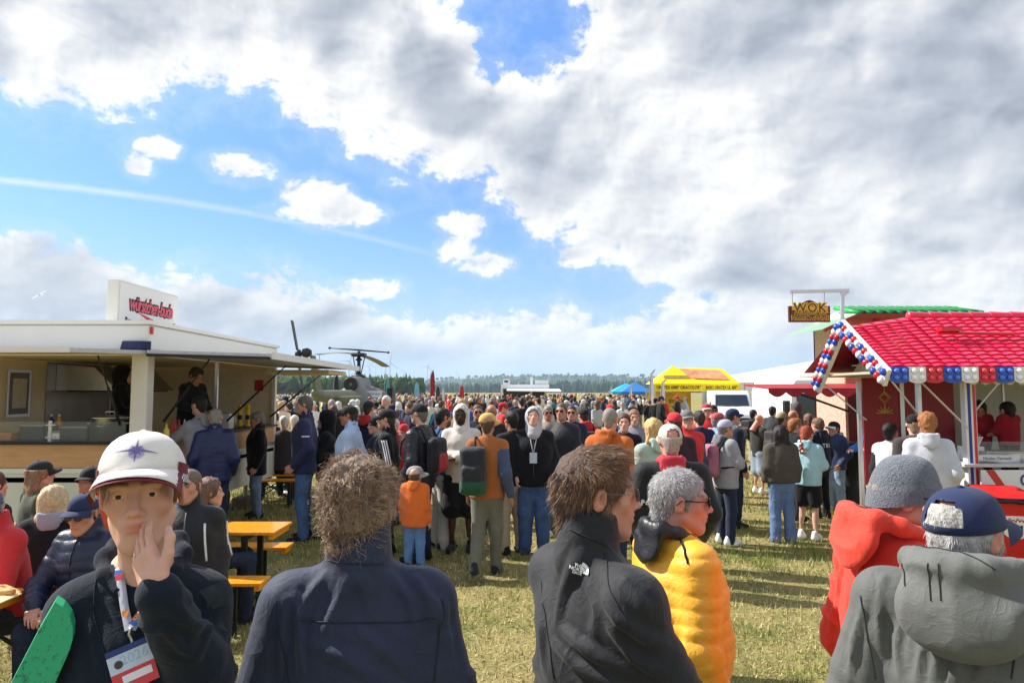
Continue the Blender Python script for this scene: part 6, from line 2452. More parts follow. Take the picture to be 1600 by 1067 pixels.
  MB().add([(-34 * s, -3, 2.15), (48 * s, -3, 2.05), (48 * s, 0, 2.3), (-34 * s, 0, 2.3), (-34 * s, -3, 2.05), (48 * s, -3, 1.98), (48 * s, 0, 2.2), (-34 * s, 0, 2.2)],
      [(0, 1, 2, 3), (7, 6, 5, 4), (0, 4, 5, 1), (1, 5, 6, 2), (2, 6, 7, 3), (3, 7, 4, 0)]).build('canopy', kw, k)
  for x in (-42, 4, 26):
    MB().box(x * s - .1, x * s + .1, -.1, .1, 0, 2.34).build('post', kw, k)
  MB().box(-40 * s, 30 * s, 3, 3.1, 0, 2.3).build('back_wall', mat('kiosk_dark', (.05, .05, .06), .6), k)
  b = MB().box(-40 * s, -29 * s, .3, 1.5, 2.752, 3.3).build('roof_box', kw, k)
  MB().box(-38 * s, -32 * s, .28, .298, 2.95, 3.15).build('vent', mat('kiosk_dark', (.05, .05, .06), .6), b)
  MB().box(3 * s, 7 * s, .3, .6, 2.752, 3.5).build('chimney', kw, k)
  MB().bar((10 * s, .2, 3.0), (31 * s, .2, 2.95), .05, .4).build('roof_letters', kw, k)
  MB().box(30 * s, 31 * s, .2, .4, 2.752, 3.3).build('roof_post', kw, k)


def beach_flag(px, d, py_top, c, label, w=.75, curve=1, cat='flag'):
  x = px_x(px, d)
  H = at(px, py_top, d).z
  r = empty('beach_flag', (x, d, 0), 0, label, cat, 'beach flags over the crowd')
  MB().tube([(0, 0, 0), (0, 0, H * .75), (.05 * curve, 0, H * .93), (.25 * curve, 0, H)], .03, 6).build('pole', mat('flag_pole', (.3, .3, .3), .4), r)
  n = 10
  f, b = [], []
  for i in range(n + 1):
    t = i / n
    z = .35 * H + (.65 * H) * t
    xe = .42 * w * (math.sin(math.pi * (.22 + .55 * t)) ** .8)
    x0 = .03 + (.2 * max(0, t - .8) / .2) ** 1
    f.append((curve * x0, .01, z))
    b.append((curve * max(x0 + .02, xe * (1 if t < .97 else .5)), .01 + .05 * math.sin(7 * t), z - .05 * t))
  vs = f + b
  vs2 = [(a, y + .012, z) for a, y, z in vs]
  m = len(vs)
  fs = [(i, i + 1, n + 2 + i, n + 1 + i) for i in range(n)]
  fs += [tuple(q + m for q in g[::-1]) for g in fs]
  MB().add(vs + vs2, fs).build('sail', mat('flag_%s_%d' % (c[0], px), srgb(*c), .6, var=.25, vscale=2), r)


xp_, Y0_ = build_creperie()
crepe_props(xp_, Y0_)
build_bin()
build_wok()
build_backdrop()
for f_ in ((521, 40, 581, (40, 36, 46), 'dark beach flag with pink lettering by the helicopter', .7, 1), (608, 48, 585, (70, 170, 180), 'slim turquoise beach flag past the helicopter nose', .45, -1),
     (655, 60, 596, (120, 185, 215), 'light blue beach flag beside a white panel van roof', 1.0, -1), (672, 55, 578, (160, 28, 40), 'tall dark red beach flag curving over the crowd', .9, 1),
     (688, 60, 602, (60, 60, 74), 'small dark beach flag with red edge in the crowd', .9, -1), (695, 62, 604, (225, 225, 228), 'small white beach flag in the crowd', .6, -1),
     (718, 58, 601, (205, 40, 50), 'short red and white beach flag in the crowd', .9, 1), (953, 60, 603, (235, 236, 240), 'narrow white flag left of the blue tents', .3, 1),
     (984, 58, 602, (235, 236, 240), 'narrow white flag before the turquoise tent', .45, 1), (1016, 34, 577, (238, 238, 240), 'tall white beach flag at the yellow tent corner', .42, 1),
     (1033, 33, 592, (240, 240, 236), 'white lettered beach flag in front of the yellow tent', .4, 1), (945, 62, 620, (214, 110, 130), 'small pink flag left of the blue tents', .6, -1)):
  beach_flag(*f_)

# ------------------------------------------------------------------ helicopter, glider
def build_helicopter():
  cx, my = px_x(560, 36.5), 36.5
  r = empty('helicopter', (cx, my, 0), 0, 'grey green single rotor military helicopter parked tail towards the crowd', 'helicopter')
  body = mat('heli_grey', srgb(118, 121, 117), .5, var=.12, vscale=1.5)
  olive = mat('heli_olive', srgb(108, 112, 88), .55, var=.15, vscale=1.5)
  dark = mat('heli_dark', (.025, .025, .028), .5)
  # fuselage: nose at +y
  f = Fld((-1.6, -2.2, .3), (1.6, 4.6, 3.1), .07)
  f.chain([(0, -1.0, 1.45), (0, 1.0, 1.35), (0, 3.0, 1.30), (0, 4.0, 1.2)], [1.05, 1.2, 1.1, .55], .2, flat=((0, 0, 1), .78))
  f.chain([(0, -1.4, 2.35), (0, .4, 2.35), (0, 1.5, 2.15)], [.38, .5, .25], .2)
  f.cap((.72, -.4, 1.9), (.72, 2.6, 1.75), .4, .3, .2)
  V, F = f.mesh()
  fu = obj('fuselage', mesh_np('fuselage', V, F), body, r)
  MB().lathe([(.30, 0), (.34, -.05), (.34, -.35), (.28, -.37), (.05, -.2)], 20, M=Matrix.Translation((-.0, -1.55, 2.38)) @ Matrix.Rotation(R(-90), 4, 'X')).build('exhaust', dark, fu, True)
  MB().add([(.55, 1.0, 2.32), (.95, 1.2, 2.1), (.6, 1.6, 2.1), (.45, 1.2, 2.1)], [(0, 1, 2), (0, 2, 3), (0, 3, 1), (1, 3, 2)]).build('intake_cover', mat('cover_red', srgb(190, 30, 36), .6), fu)
  # tail boom tapering towards the camera
  f = Fld((-.6, -8.8, 1.0), (.6, -.8, 2.4), .06)
  f.cap((0, -1.0, 1.55), (0, -7.6, 1.85), .55, .22, .1)
  f.cap((0, -7.3, 1.85), (0, -8.0, 1.95), .24, .18, .1)
  V, F = f.mesh()
  tb = obj('tail_boom', mesh_np('tail_boom', V, F), olive, r)
  # fin, swept up and back
  MB().add([(-.07, -7.0, 1.9), (.07, -7.0, 1.9), (.05, -8.2, 3.45), (-.05, -8.2, 3.45), (-.07, -8.0, 1.8), (.07, -8.0, 1.8), (.05, -8.75, 3.45), (-.05, -8.75, 3.45)],
      [(0, 1, 2, 3), (7, 6, 5, 4), (0, 4, 5, 1), (1, 5, 6, 2), (2, 6, 7, 3), (3, 7, 4, 0)]).build('fin', olive, tb, bevel=.03)
  for s in (-1, 1):
    MB().add([(s * .2, -5.2, 1.75), (s * 1.35, -5.3, 1.78), (s * 1.35, -6.0, 1.76), (s * .2, -6.1, 1.72), (s * .2, -5.2, 1.80), (s * 1.35, -5.3, 1.81), (s * 1.35, -6.0, 1.79), (s * .2, -6.1, 1.77)],
        [(0, 1, 2, 3), (7, 6, 5, 4), (0, 4, 5, 1), (1, 5, 6, 2), (2, 6, 7, 3), (3, 7, 4, 0)]).build('stabiliser', olive, tb)
  # tail rotor on the left of the fin
  tr = MB().lathe([(.16, -.18), (.2, 0), (.12, .15)], 14, M=Matrix.Translation((-.22, -8.45, 3.55)) @ Matrix.Rotation(R(90), 4, 'Y')).tube([(-.2, -8.45, 3.55), (-.58, -8.45, 3.5)], .07, 8)
  tr.lathe([(.1, -.1), (.2, -.08), (.2, .08), (.1, .1)], 12, M=Matrix.Translation((-.58, -8.45, 3.48)) @ Matrix.Rotation(R(90), 4, 'Y'))
  tr = tr.build('tail_rotor', dark, r, True)
  MB().bar((-.6, -8.45, 3.55), (-.92, -8.25, 4.85), .05, .22, up=(0, 1, 0)).build('tail_blade', mat('blade_brown', (.07, .06, .055), .5), tr)
  MB().bar((-.6, -8.45, 3.40), (-.32, -8.65, 2.15), .05, .22, up=(0, 1, 0)).build('tail_blade', mat('blade_brown', (.07, .06, .055), .5), tr)
  # mast, hub, stabiliser bar, two drooping blades
  m = MB().tube([(0, 0, 2.6), (0, 0, 4.1)], [.11, .08], 10)
  m.lathe([(.3, 2.72), (.34, 2.8), (.2, 2.9)], 16).lathe([(.12, 3.6), (.2, 3.66), (.1, 3.74)], 12)
  m.tube([(-.12, 0, 2.9), (-.32, 0, 3.9)], .03, 6).tube([(.12, 0, 2.9), (.32, 0, 3.9)], .03, 6)
  mast = m.build('mast', dark, r, True)
  MB().box(-.35, .35, -.3, .3, 3.82, 4.0).box(-.15, .15, -.75, .75, 3.84, 3.95).build('rotor_hub', dark, mast, bevel=.03)
  b = MB().tube([(-1.5, -.12, 4.26), (0, 0, 4.16), (1.5, .12, 4.04)], [.03, .045, .03], 8)
  for s in (-1, 1):
    b.lathe([(.02, -.06), (.07, -.03), (.07, .03), (.02, .06)], 10, M=Matrix.Translation((s * 1.5, s * .12, 4.15 - s * .11)))
  b.build('stabiliser_bar', dark, mast, True)
  for s in (-1, 1):
    pts = []
    for k in range(9):
      t = k / 8
      pts.append(Vector((.10 * s * t + .02, s * (.7 + 6.5 * t), 3.9 - .30 * t * t - .05 * t)))
    vs = []
    for q in pts:
      for dx, dz in ((-.27, 0), (0, .03), (.27, 0), (0, -.02)):
        vs.append(q + Vector((dx, 0, dz)))
    fs = []
    for k in range(8):
      for j in range(4):
        fs.append((k * 4 + j, k * 4 + (j + 1) % 4, k * 4 + 4 + (j + 1) % 4, k * 4 + 4 + j))
    fs += [(0, 1, 2, 3), (35, 34, 33, 32)]
    bl = MB().add(vs, fs).build('rotor_blade', mat('rotor_blade', srgb(118, 120, 112), .5), mast)
    e = pts[-1]
    MB().tube([e, e + Vector((.1 * s, -1.2 * s if s > 0 else .4, -2.2))], .012, 5).build('tie_down', mat('rope_grey', (.3, .3, .3), .7), mast)
  # skids
  for s in (-1, 1):
    MB().tube([(s * 1.2, -1.6, .12), (s * 1.2, 2.4, .1), (s * 1.2, 2.9, .3)], .06, 8).build('skid', dark, r)
    for yy in (-.6, 1.6):
      MB().tube([(s * .6, yy, .75), (s * 1.2, yy, .12)], .05, 8).build('skid_strut', dark, r)
  # banner board on the side, wind cover dark door
  b = MB().box(.35, 1.45, -1.25, -1.22, 1.72, 2.05).build('banner', mat('banner_white', srgb(225, 228, 230), .6), r)
  lettering('www.fascher-aero', .15, mat('banner_ink', srgb(60, 70, 90), .6, var=0), b, face_frame((.9, -1.255, 1.9), (1, 0, 0)), depth=.001, sx=.8)
  MB().box(1.2, 1.5, 1.6, 2.6, 1.1, 2.2).build('door_opening', dark, r)


def build_glider():
  d = 150
  p = at(62, 461, d)
  r = empty('glider', p, 0, 'small white sailplane banking in the sky above the sausage trailer', 'glider')
  r.rotation_euler = (R(12), R(-38), R(35))
  wm = mat('glider_white', (.7, .72, .75), .4, var=0)
  MB().tube([(0, 1.3, 0), (0, .9, .02), (0, -.4, .02), (0, -1.6, .0), (0, -2.2, .05)], [.05, .16, .2, .07, .04], 10).build('fuselage', mat('glider_grey', (.12, .13, .16), .4), r, True)
  for s in (-1, 1):
    MB().add([(0, .35, .1), (s * 1.6, .2, .14), (s * 1.6, 0, .14), (0, -.15, .1), (0, .35, .04), (s * 1.6, .2, .12), (s * 1.6, 0, .12), (0, -.15, .04)],
        [(0, 1, 2, 3), (7, 6, 5, 4), (0, 4, 5, 1), (1, 5, 6, 2), (2, 6, 7, 3), (3, 7, 4, 0)]).build('wing', wm, r)
  MB().box(-.5, .5, -2.25, -2.0, .04, .07).build('tailplane', wm, r)
  MB().box(-.02, .02, -2.3, -1.95, .0, .5).build('tail_fin', wm, r)


build_helicopter()
build_glider()

# ------------------------------------------------------------------ beer tables and benches
ORANGE = lambda: mat('bench_orange', srgb(236, 156, 32), .32, var=.16, vscale=5, stretch=(6, 1, 1), coat=.3, bump=.03, bscale=30)


def beer_legs(r, x, w, h, leg):
  for s in (-1, 1):
    MB().bar((x, s * w, 0), (x, s * w, h - .05), .035, .05).build('leg', leg, r)
  MB().bar((x, -w, h - .07), (x, w, h - .07), .03, .03, up=(1, 0, 0)).build('leg_rail', leg, r)
  MB().bar((x, -w, .12), (x, w, .12), .025, .025, up=(1, 0, 0)).build('leg_rail', leg, r)


def beer_table(nm, loc, rz, L, W, H, label, cat, group, planks=1):
  r = empty(nm, loc, rz, label, cat, group)
  n = planks
  for k in range(n):
    w = W / n
    MB().box(-L / 2, L / 2, -W / 2 + k * w + .002, -W / 2 + (k + 1) * w - .002, H - .028, H).build('plank', ORANGE(), r, bevel=.006)
  leg = mat('leg_green', srgb(28, 40, 34), .5)
  MB().box(-L / 2 + .02, -L / 2 + .06, -W / 2 + .03, W / 2 - .03, H - .07, H - .029).build('end_batten', ORANGE(), r)
  MB().box(L / 2 - .06, L / 2 - .02, -W / 2 + .03, W / 2 - .03, H - .07, H - .029).build('end_batten', ORANGE(), r)
  for s in (-1, 1):
    beer_legs(r, s * (L / 2 - .28), W / 2 - .06, H, leg)
    MB().bar((s * (L / 2 - .28), 0, H * .35), (s * (L / 2 - .75), 0, H - .04), .02, .02).build('brace', leg, r)
  return r


def table_set():
  G1, G2 = 'beer tables', 'beer benches'
  # near table, seen end at the left edge of the photo
  beer_table('beer_table', (-4.15, 4.28, 0), 0, 2.2, .52, .77, 'orange beer table with a pizza on it beside the red jacketed man', 'table', G1, 1)
  beer_table('beer_bench', (-3.1, 3.05, 0), 0, 2.2, .25, .48, 'orange beer bench behind the green foam board', 'bench', G2)
  beer_table('beer_bench', (-4.0, 4.92, 0), 0, 2.2, .25, .48, 'orange beer bench under the people at the pizza table', 'bench', G2)
  # table with its two benches at the right end of the row
  y = 6.55
  xe = px_x(448, y)
  beer_table('beer_table', (xe - 1.1, y, 0), 0, 2.2, .52, .77, 'empty end of orange beer table beside the queue', 'table', G1)
  beer_table('beer_bench', (px_x(461, 7.2) - 1.1, 7.15, 0), 0, 2.2, .25, .48, 'empty orange beer bench on the trailer side of the free table', 'bench', G2)
  beer_table('beer_bench', (px_x(416, 5.75) - 1.1, 5.85, 0), 0, 2.2, .25, .48, 'empty orange beer bench on the field side of the free table', 'bench', G2)
  # far set by the helicopter
  beer_table('beer_table', (px_x(440, 14.6), 14.4, 0), R(80), 2.2, .5, .77, 'far orange beer table beyond the black coated man', 'table', G1)
  beer_table('beer_bench', (px_x(442, 13.4), 13.2, 0), R(4), 1.1, .28, .48, 'far orange beer bench under the grey jacketed sitters', 'bench', G2)
  beer_table('beer_bench', (px_x(438, 12.6), 12.4, 0), R(4), 1.1, .28, .48, 'spare orange beer bench in front of the grey jacketed sitters', 'bench', G2)


table_set()


def table_food():
  o = empty('pizza', (-3.02 - .05, 4.30, .775), 0, 'folded pizza slice held over the orange beer table', 'pizza')
  f = Fld((-.16, -.12, -.02), (.16, .12, .1), .008)
  f.ell((0, 0, .035), (.13, .075, .022), .01, rot=(R(12), R(8), 0))
  f.cap((-.12, -.04, .03), (.12, -.05, .05), .02, .02, .015)
  V, F = f.mesh()
  N = vnormals(V, F)
  V = V + N * (.006 * vnoise(V, 40, 3))[:, None]
  C = np.where((vnoise(V, 30, 1) > .15)[:, None], np.array([srgb(190, 70, 40)]), np.array([srgb(232, 190, 120)]))
  C = np.where((V[:, 1] < -.03)[:, None], np.array([srgb(206, 150, 86)]), C)
  obj('pizza_slice', mesh_np('pizza', V, F, True, C), mat('pizza', (1, 1, 1), .5, attr='Col', var=.2, vscale=40), o)
  t = MB().add([(-.16, -.16, 0), (.10, -.10, .0), (.16, .08, .03), (-.05, .06, .02), (-.16, -.16, .006), (.10, -.10, .006), (.16, .08, .036), (-.05, .06, .026)],
        [(3, 2, 1, 0), (4, 5, 6, 7), (0, 1, 5, 4), (1, 2, 6, 5), (2, 3, 7, 6), (3, 0, 4, 7)]).build('paper_tray', mat('card_brown', srgb(222, 190, 140), .7))
  t.location = (-3.06, 4.18, .777)
  tag(t, 'flat brown cardboard tray under the pizza slice', 'tray')


table_food()


def litter():
  rg = random.Random(3)
  for k, (px, py, c, s, lab) in enumerate(((452, 752, (170, 120, 80), .10, 'crumpled brown paper bag lying behind the navy jacketed man'), (447, 768, (235, 235, 230), .16, 'white paper napkin dropped on the grass by the queue'),
                      (436, 765, (225, 225, 220), .09, 'small white paper scrap on the grass by the queue'), (428, 758, (230, 228, 220), .10, 'torn white cup scrap near the trailer wheel'),
                      (498, 775, (226, 226, 226), .14, 'white paper scrap on the grass behind the black hooded woman'))):
    d = CAM_H * FPX / (py - HORIZON)
    vs = [((i - 1.5) * s / 2 + rg.uniform(-.01, .01), (j - 1.5) * s / 2, .01 + (.02 + .05 * (k == 0)) * rg.random()) for j in range(4) for i in range(4)]
    vs2 = [(x, y, .003) for x, y, _ in vs]
    fs = [(j * 4 + i, j * 4 + i + 1, j * 4 + i + 5, j * 4 + i + 4) for j in range(3) for i in range(3)]
    fs += [tuple(16 + q for q in f[::-1]) for f in fs]
    o = MB().add(vs + vs2, fs).build('paper_scrap', mat('litter_%d' % k, srgb(*c), .8))
    o.location = (px_x(px, d), d, .01)
    tag(o, lab, 'litter')


litter()

# ------------------------------------------------------------------ people in the middle distance
J_BLUE = dict(c=(70, 108, 160), kind='denim')
J_DARK = dict(c=(40, 52, 78), kind='denim')
J_LIGHT = dict(c=(118, 148, 186), kind='denim')
BLK = dict(c=(24, 24, 27), kind='cloth')
KHA = dict(c=(176, 160, 136), kind='cloth')
GREY = (96, 98, 102)
WHITE = (235, 235, 232)
QG = 'people queueing at the sausage trailer'
CG = 'people in the middle of the field'
RG_ = 'people queueing at the wok and crepe stands'
SG = 'people sitting at the beer tables'
W_ = {}

# --- at the sausage trailer
W_['burger'] = person('person in a grey sweatshirt reaching over the counter to hold a burger', 322, 9.25, 618, yaw=62, group=QG, hair='short', hairc=(38, 30, 26), arms=('reach', 'reach'), lean=8,
   jk=dict(c=(150, 152, 166), name='sweatshirt', hem=.47), lg=J_DARK, hood=(150, 152, 166), hands=('grip', 'grip'))
person('person in a blue quilted jacket with grey hair at the sausage counter', 338, 9.15, 638, yaw=18, group=QG, hair='crop', hairc=(150, 146, 140), arms=('pocket', 'pocket'),
   jk=dict(c=(28, 42, 92), kind='puffer', puff=.009, pitch=.05, collar='stand', hem=.47, fit=.028), lg=J_DARK, glasses=dict(dark=True, up=.07))
W_['coat'] = person('person in a long black coat and glasses by the trailer corner', 404, 11.4, 644, yaw=118, group=QG, hair='short', hairc=(140, 136, 132), arms=('down', 'down'), head=(0, 12, 0), glasses={},
   jk=dict(c=(20, 20, 24), collar='stand', hem=.40, fit=.03, name='coat'), lg=J_LIGHT, skin='ruddy')
W_['navy'] = person('tall person in a navy softshell jacket and jeans in the queue', 478, 9.65, 619, yaw=98, group=QG, hair='short', hairc=(104, 98, 94), arms=('pocket', 'pocket'), glasses={}, skin='ruddy',
   jk=dict(c=(32, 42, 82), collar='stand', hem=.46, fit=.026, kind='shell'), lg=J_BLUE, shoes=(30, 30, 36), sole=(200, 200, 200), sw=1.05)
person('person all in black with the hood up behind the navy softshell', 512, 9.9, 643, yaw=95, group=QG, sex='female', hoodup=(18, 18, 20), arms=('cross', 'cross'), jk=dict(c=(18, 18, 20), hem=.45, fit=.02, name='hoodie'), lg=BLK)
W_['pale'] = person('person in a pale blue jacket and black cap in the queue', 548, 8.8, 634, yaw=88, group=QG, hair='nape', hairc=(60, 50, 44), cap=dict(c=(34, 34, 36)), skin='tan', arms=('pocket', 'down'),
   jk=dict(c=(176, 200, 234), collar='stand', hem=.46, fit=.028), lg=J_DARK, beard=.25)
person('person in a navy and red hooded jacket with dark cap', 576, 11.6, 627, yaw=-20, group=CG, hair='nape', cap=dict(c=(34, 38, 60)), jk=dict(c=(34, 36, 64)), hood=(196, 40, 44), lg=J_DARK)
person('person in sunglasses peering past the navy and red hooded jacket', 596, 13.0, 634, yaw=200, group=CG, hair='crop', hairc=(50, 44, 40), glasses=dict(dark=True), skin='ruddy', jk=dict(c=(30, 34, 44)), lg=J_DARK)
person('person with white hair in a blue jacket near the helicopter nose', 604, 15.5, 618, yaw=150, group=CG, hair='short', hairc=(220, 216, 210), jk=dict(c=(40, 56, 100)), lg=J_DARK, head=(0, -16, 0))
person('person in a black knit hat with a pale green scarf hood', 590, 9.9, 651, yaw=110, group=CG, beanie=(30, 30, 30), jk=dict(c=(28, 36, 46)), hood=(150, 178, 172), lg=J_DARK)
W_['track'] = person('person in a black track jacket with white sleeve stripes and cap', 606, 8.75, 640, yaw=88, group=QG, hair='nape', hairc=(70, 56, 48), cap=dict(c=(28, 28, 32)), skin='light', beard=.3,
   jk=dict(c=(20, 20, 23), hem=.47, fit=.022, collar='stand'), lg=BLK, arms=('down', 'pocket'))
person('person with white hair and glasses in red beside a red knit hat', 618, 12.5, 655, yaw=185, group=CG, hair='short', hairc=(206, 200, 194), glasses={}, jk=dict(c=(200, 36, 50)), lg=J_DARK)
person('small person in a red knit hat and red coat', 632, 10.8, 664, yaw=160, group=CG, beanie=(214, 36, 44), jk=dict(c=(206, 44, 54), hem=.44), lg=J_DARK, sex='female')
person('person in a black puffer jacket with a red and black backpack', 657, 8.5, 631, yaw=62, group=CG, hair='nape', hairc=(110, 106, 102), cap=dict(c=(30, 32, 38)), arms=('down2', 'down2'),
   jk=dict(c=(30, 34, 44), kind='puffer', puff=.009, pitch=.05, hem=.46, fit=.026), lg=J_DARK, pack=dict(c=(26, 26, 30), c2=(178, 30, 40), w=.14, d=.07, hgt=.21), beard=.4, beardc=(150, 145, 140))
person('dark haired person in a bright blue jacket with beard and sunglasses', 692, 9.2, 638, yaw=-62, group=CG, hair='short', hairc=(22, 19, 18), beard=.8, beardc=(26, 22, 20), glasses=dict(dark=True), skin='tan',
   jk=dict(c=(50, 96, 150), hem=.47), lg=dict(c=(196, 192, 184), kind='cloth', fit=.028), shoes=(30, 34, 40), sole=(190, 190, 190), pack=dict(c=(26, 28, 34), w=.13, d=.06, hgt=.2), arms=('phone', 'down'))
person('person in a cream hoodie with the hood up and arms folded', 721, 9.0, 634, yaw=178, group=CG, hoodup=(222, 214, 206), beard=.85, beardc=(22, 18, 16), skin='dark', glasses=dict(dark=True),
   jk=dict(c=(216, 208, 198), hem=.47, name='hoodie', fit=.026), lg=dict(c=(30, 30, 32), kind='cloth', short=.95, fit=.03), arms=('cross', 'cross2'), shoes=(32, 32, 34))
person('person in navy with sunglasses behind the cream hoodie', 746, 11.2, 632, yaw=190, group=CG, hair='crop', hairc=(90, 70, 56), glasses=dict(dark=True), skin='ruddy', jk=dict(c=(32, 38, 58)), lg=J_DARK)
person('person with a shaved head in a dark camouflage jacket', 768, 10.6, 632, yaw=10, group=CG, jk=dict(c=(44, 44, 46)), lg=J_DARK, skin='tan')
person('child in an orange hooded jacket and grey cap walking away', 650, 7.9, 729, yaw=-12, group=CG, sex='child', hs=.88, cap=dict(c=(150, 148, 150), turn=R(-70)), hair='nape', hairc=(90, 70, 54),
   jk=dict(c=(238, 112, 20), hem=.44, fit=.024, name='rain_jacket'), hood=(240, 120, 28), lg=dict(c=(84, 138, 204), kind='denim', fit=.012), arms=('down', 'down'), shoes=(60, 70, 90))
person('person walking away in a brown quilted vest and mustard yellow cap', 762, 7.85, 646, yaw=-8, group=CG, hair='nape', hairc=(88, 66, 50), cap=dict(c=(206, 176, 84), turn=R(-35)), skin='tan',
   legs='walk', arms=('swingb', 'down'), jk=dict(c=(168, 98, 40), sc=(70, 84, 112), hem=.47, fit=.022, name='vest', kind='cloth'), lg=dict(c=(112, 112, 98), kind='cloth'), shoes=(40, 42, 46), sole=(60, 80, 110),
   pack=dict(c=(36, 40, 46), c2=(24, 84, 62), w=.14, d=.085, hgt=.26, both=False, off=(-.12, .03, -.04)))
person('dark haired person in a black jacket and beige chinos', 800, 8.9, 642, yaw=30, group=CG, hair='short', hairc=(24, 22, 24), jk=dict(c=(26, 28, 34), hem=.47), lg=KHA, arms=('pocket', 'pocket'), skin='tan')
W_['youth'] = person('youth in a black jacket with a light grey hood up and lanyard', 834, 8.85, 637, yaw=176, group=CG, hoodup=(186, 184, 188), head=(0, -14, 0), jk=dict(c=(24, 26, 32), hem=.46, fit=.034), lg=dict(c=(62, 100, 158), kind='denim', fit=.03),
   arms=('pocket', 'pocket'), shoes=(50, 56, 66), sole=(210, 210, 210))
person('person with grey hair and glasses in a tan sweater', 856, 12.2, 634, yaw=185, group=CG, hair='short', hairc=(140, 134, 128), glasses=dict(dark=True), skin='tan', jk=dict(c=(178, 160, 144)), lg=J_DARK)
W_['bag'] = person('person in dark softshell and sunglasses carrying a bright blue bag', 878, 9.9, 629, yaw=158, group=CG, hair='crop', hairc=(96, 84, 76), glasses=dict(dark=True), skin='ruddy', arms=('down', 'carry'),
   jk=dict(c=(36, 38, 44), kind='shell', hem=.48), lg=dict(c=(86, 88, 94), kind='denim'), legs='ease', shoes=WHITE, sole=WHITE, hands=('relax', 'grip'))
person('person in a navy jacket with sunglasses behind the blue bag carrier', 893, 11.2, 633, yaw=172, group=CG, hair='crop', hairc=(70, 60, 54), glasses=dict(dark=True), skin='ruddy', jk=dict(c=(38, 44, 66)), lg=J_DARK)
person('person in a red jacket wearing a dark daypack', 912, 11.5, 638, yaw=20, group=CG, hair='nape', cap=dict(c=(36, 36, 40)), jk=dict(c=(214, 32, 46)), hood=(214, 32, 46), lg=J_DARK, pack=dict(c=(40, 46, 66), w=.13, d=.06, hgt=.2))
person('person in a grey cap glancing over the red jacket', 899, 13.2, 634, yaw=150, group=CG, cap=dict(c=(170, 165, 162)), jk=dict(c=(150, 150, 150)), lg=J_DARK)
person('person with grey hair in a rust orange hooded softshell', 952, 7.5, 638, yaw=-38, group=CG, hair='crop', hairc=(142, 134, 126), skin='ruddy', jk=dict(c=(196, 98, 22), kind='cloth', fit=.034, hem=.46), hood=(200, 102, 26), lg=J_DARK, sw=1.12,
   arms=('pocket', 'pocket'), head=(12, 6, 0))
person('brown haired boy in black beside the rust orange hood', 975, 9.5, 646, yaw=170, group=CG, sex='child', hair='short', hairc=(84, 60, 46), jk=dict(c=(30, 30, 34)), lg=J_DARK)
person('person with glasses in a lilac grey jacket behind the boy', 990, 10.6, 640, yaw=178, group=CG, sex='female', hair='short', hairc=(150, 110, 84), glasses={}, jk=dict(c=(140, 138, 152), hem=.44), lg=KHA)
person('person with wavy blond hair in a pale mint hoodie', 1020, 7.8, 655, yaw=18, group=CG, sex='female', hair='mid', hairc=(206, 170, 112), jk=dict(c=(176, 196, 186), name='hoodie', fit=.026), hood=(176, 196, 186), lg=J_DARK)
W_['broad'] = person('broad person in black jacket with bright red hood and beige cap', 1046, 5.2, 664, yaw=-6, group=CG, hair='nape', hairc=(176, 160, 154), skin='ruddy', cap=dict(c=(206, 200, 190), back=True, turn=R(8)),
   jk=dict(c=(22, 22, 26), fit=.034, hem=.44, kind='shell'), hood=(204, 26, 52), lg=J_DARK, sw=1.2, arms=('pocket', 'pocket'), hoodk=.85)
person('person in a red cap and dark maroon jacket facing away', 1054, 8.2, 645, yaw=10, group=CG, cap=dict(c=(200, 32, 46)), hair='nape', jk=dict(c=(60, 34, 48), collar='stand'), lg=J_DARK)
person('person with grey cap and glasses in a red and slate jacket', 1072, 9.2, 641, yaw=184, group=CG, cap=dict(c=(118, 116, 116)), glasses={}, skin='light', jk=dict(c=(214, 44, 40), sc=(70, 78, 100), collar='stand'), lg=J_DARK)
person('person in a navy jacket behind the red and slate jacket', 1092, 10.5, 642, yaw=10, group=CG, hair='short', hairc=(60, 52, 46), jk=dict(c=(34, 40, 70)), lg=J_DARK)
W_['cup'] = person('person in scarlet jacket and red cap holding a cup', 1103, 13.0, 631, yaw=176, group=CG, cap=dict(c=(196, 36, 50), visor=(230, 220, 216)), jk=dict(c=(214, 26, 44), hem=.42), lg=KHA, arms=('phone', 'phone'))
person('person in a black cap beside the scarlet jacket', 1114, 13.8, 633, yaw=170, group=CG, cap=dict(c=(28, 28, 28)), jk=dict(c=(40, 42, 46)), lg=J_DARK, skin='ruddy')
person('person in a faded red cap and denim blue jacket', 1120, 11.2, 645, yaw=-80, group=CG, cap=dict(c=(186, 78, 88)), hair='nape', hairc=(150, 145, 140), jk=dict(c=(132, 156, 188)), lg=KHA)
person('person in navy cap with white pattern and navy fleece', 1143, 10.6, 639, yaw=-78, group=CG, cap=dict(c=(36, 44, 84)), hair='nape', skin='ruddy', jk=dict(c=(30, 34, 52), hem=.44, fit=.03), lg=J_DARK, sw=1.1)
person('person in a grey quilted jacket with a dusky pink backpack', 1131, 9.4, 656, yaw=-72, group=CG, hair='nape', hairc=(120, 116, 112), cap=dict(c=(176, 176, 200)), arms=('cross', 'cross'), skin='ruddy',
   jk=dict(c=(156, 158, 164), hem=.45, fit=.034), hood=(120, 122, 128), lg=dict(c=(40, 48, 72), kind='cloth'), shoes=WHITE, sole=WHITE, pack=dict(c=(170, 98, 122), c2=(60, 50, 58), w=.13, d=.07, hgt=.21))
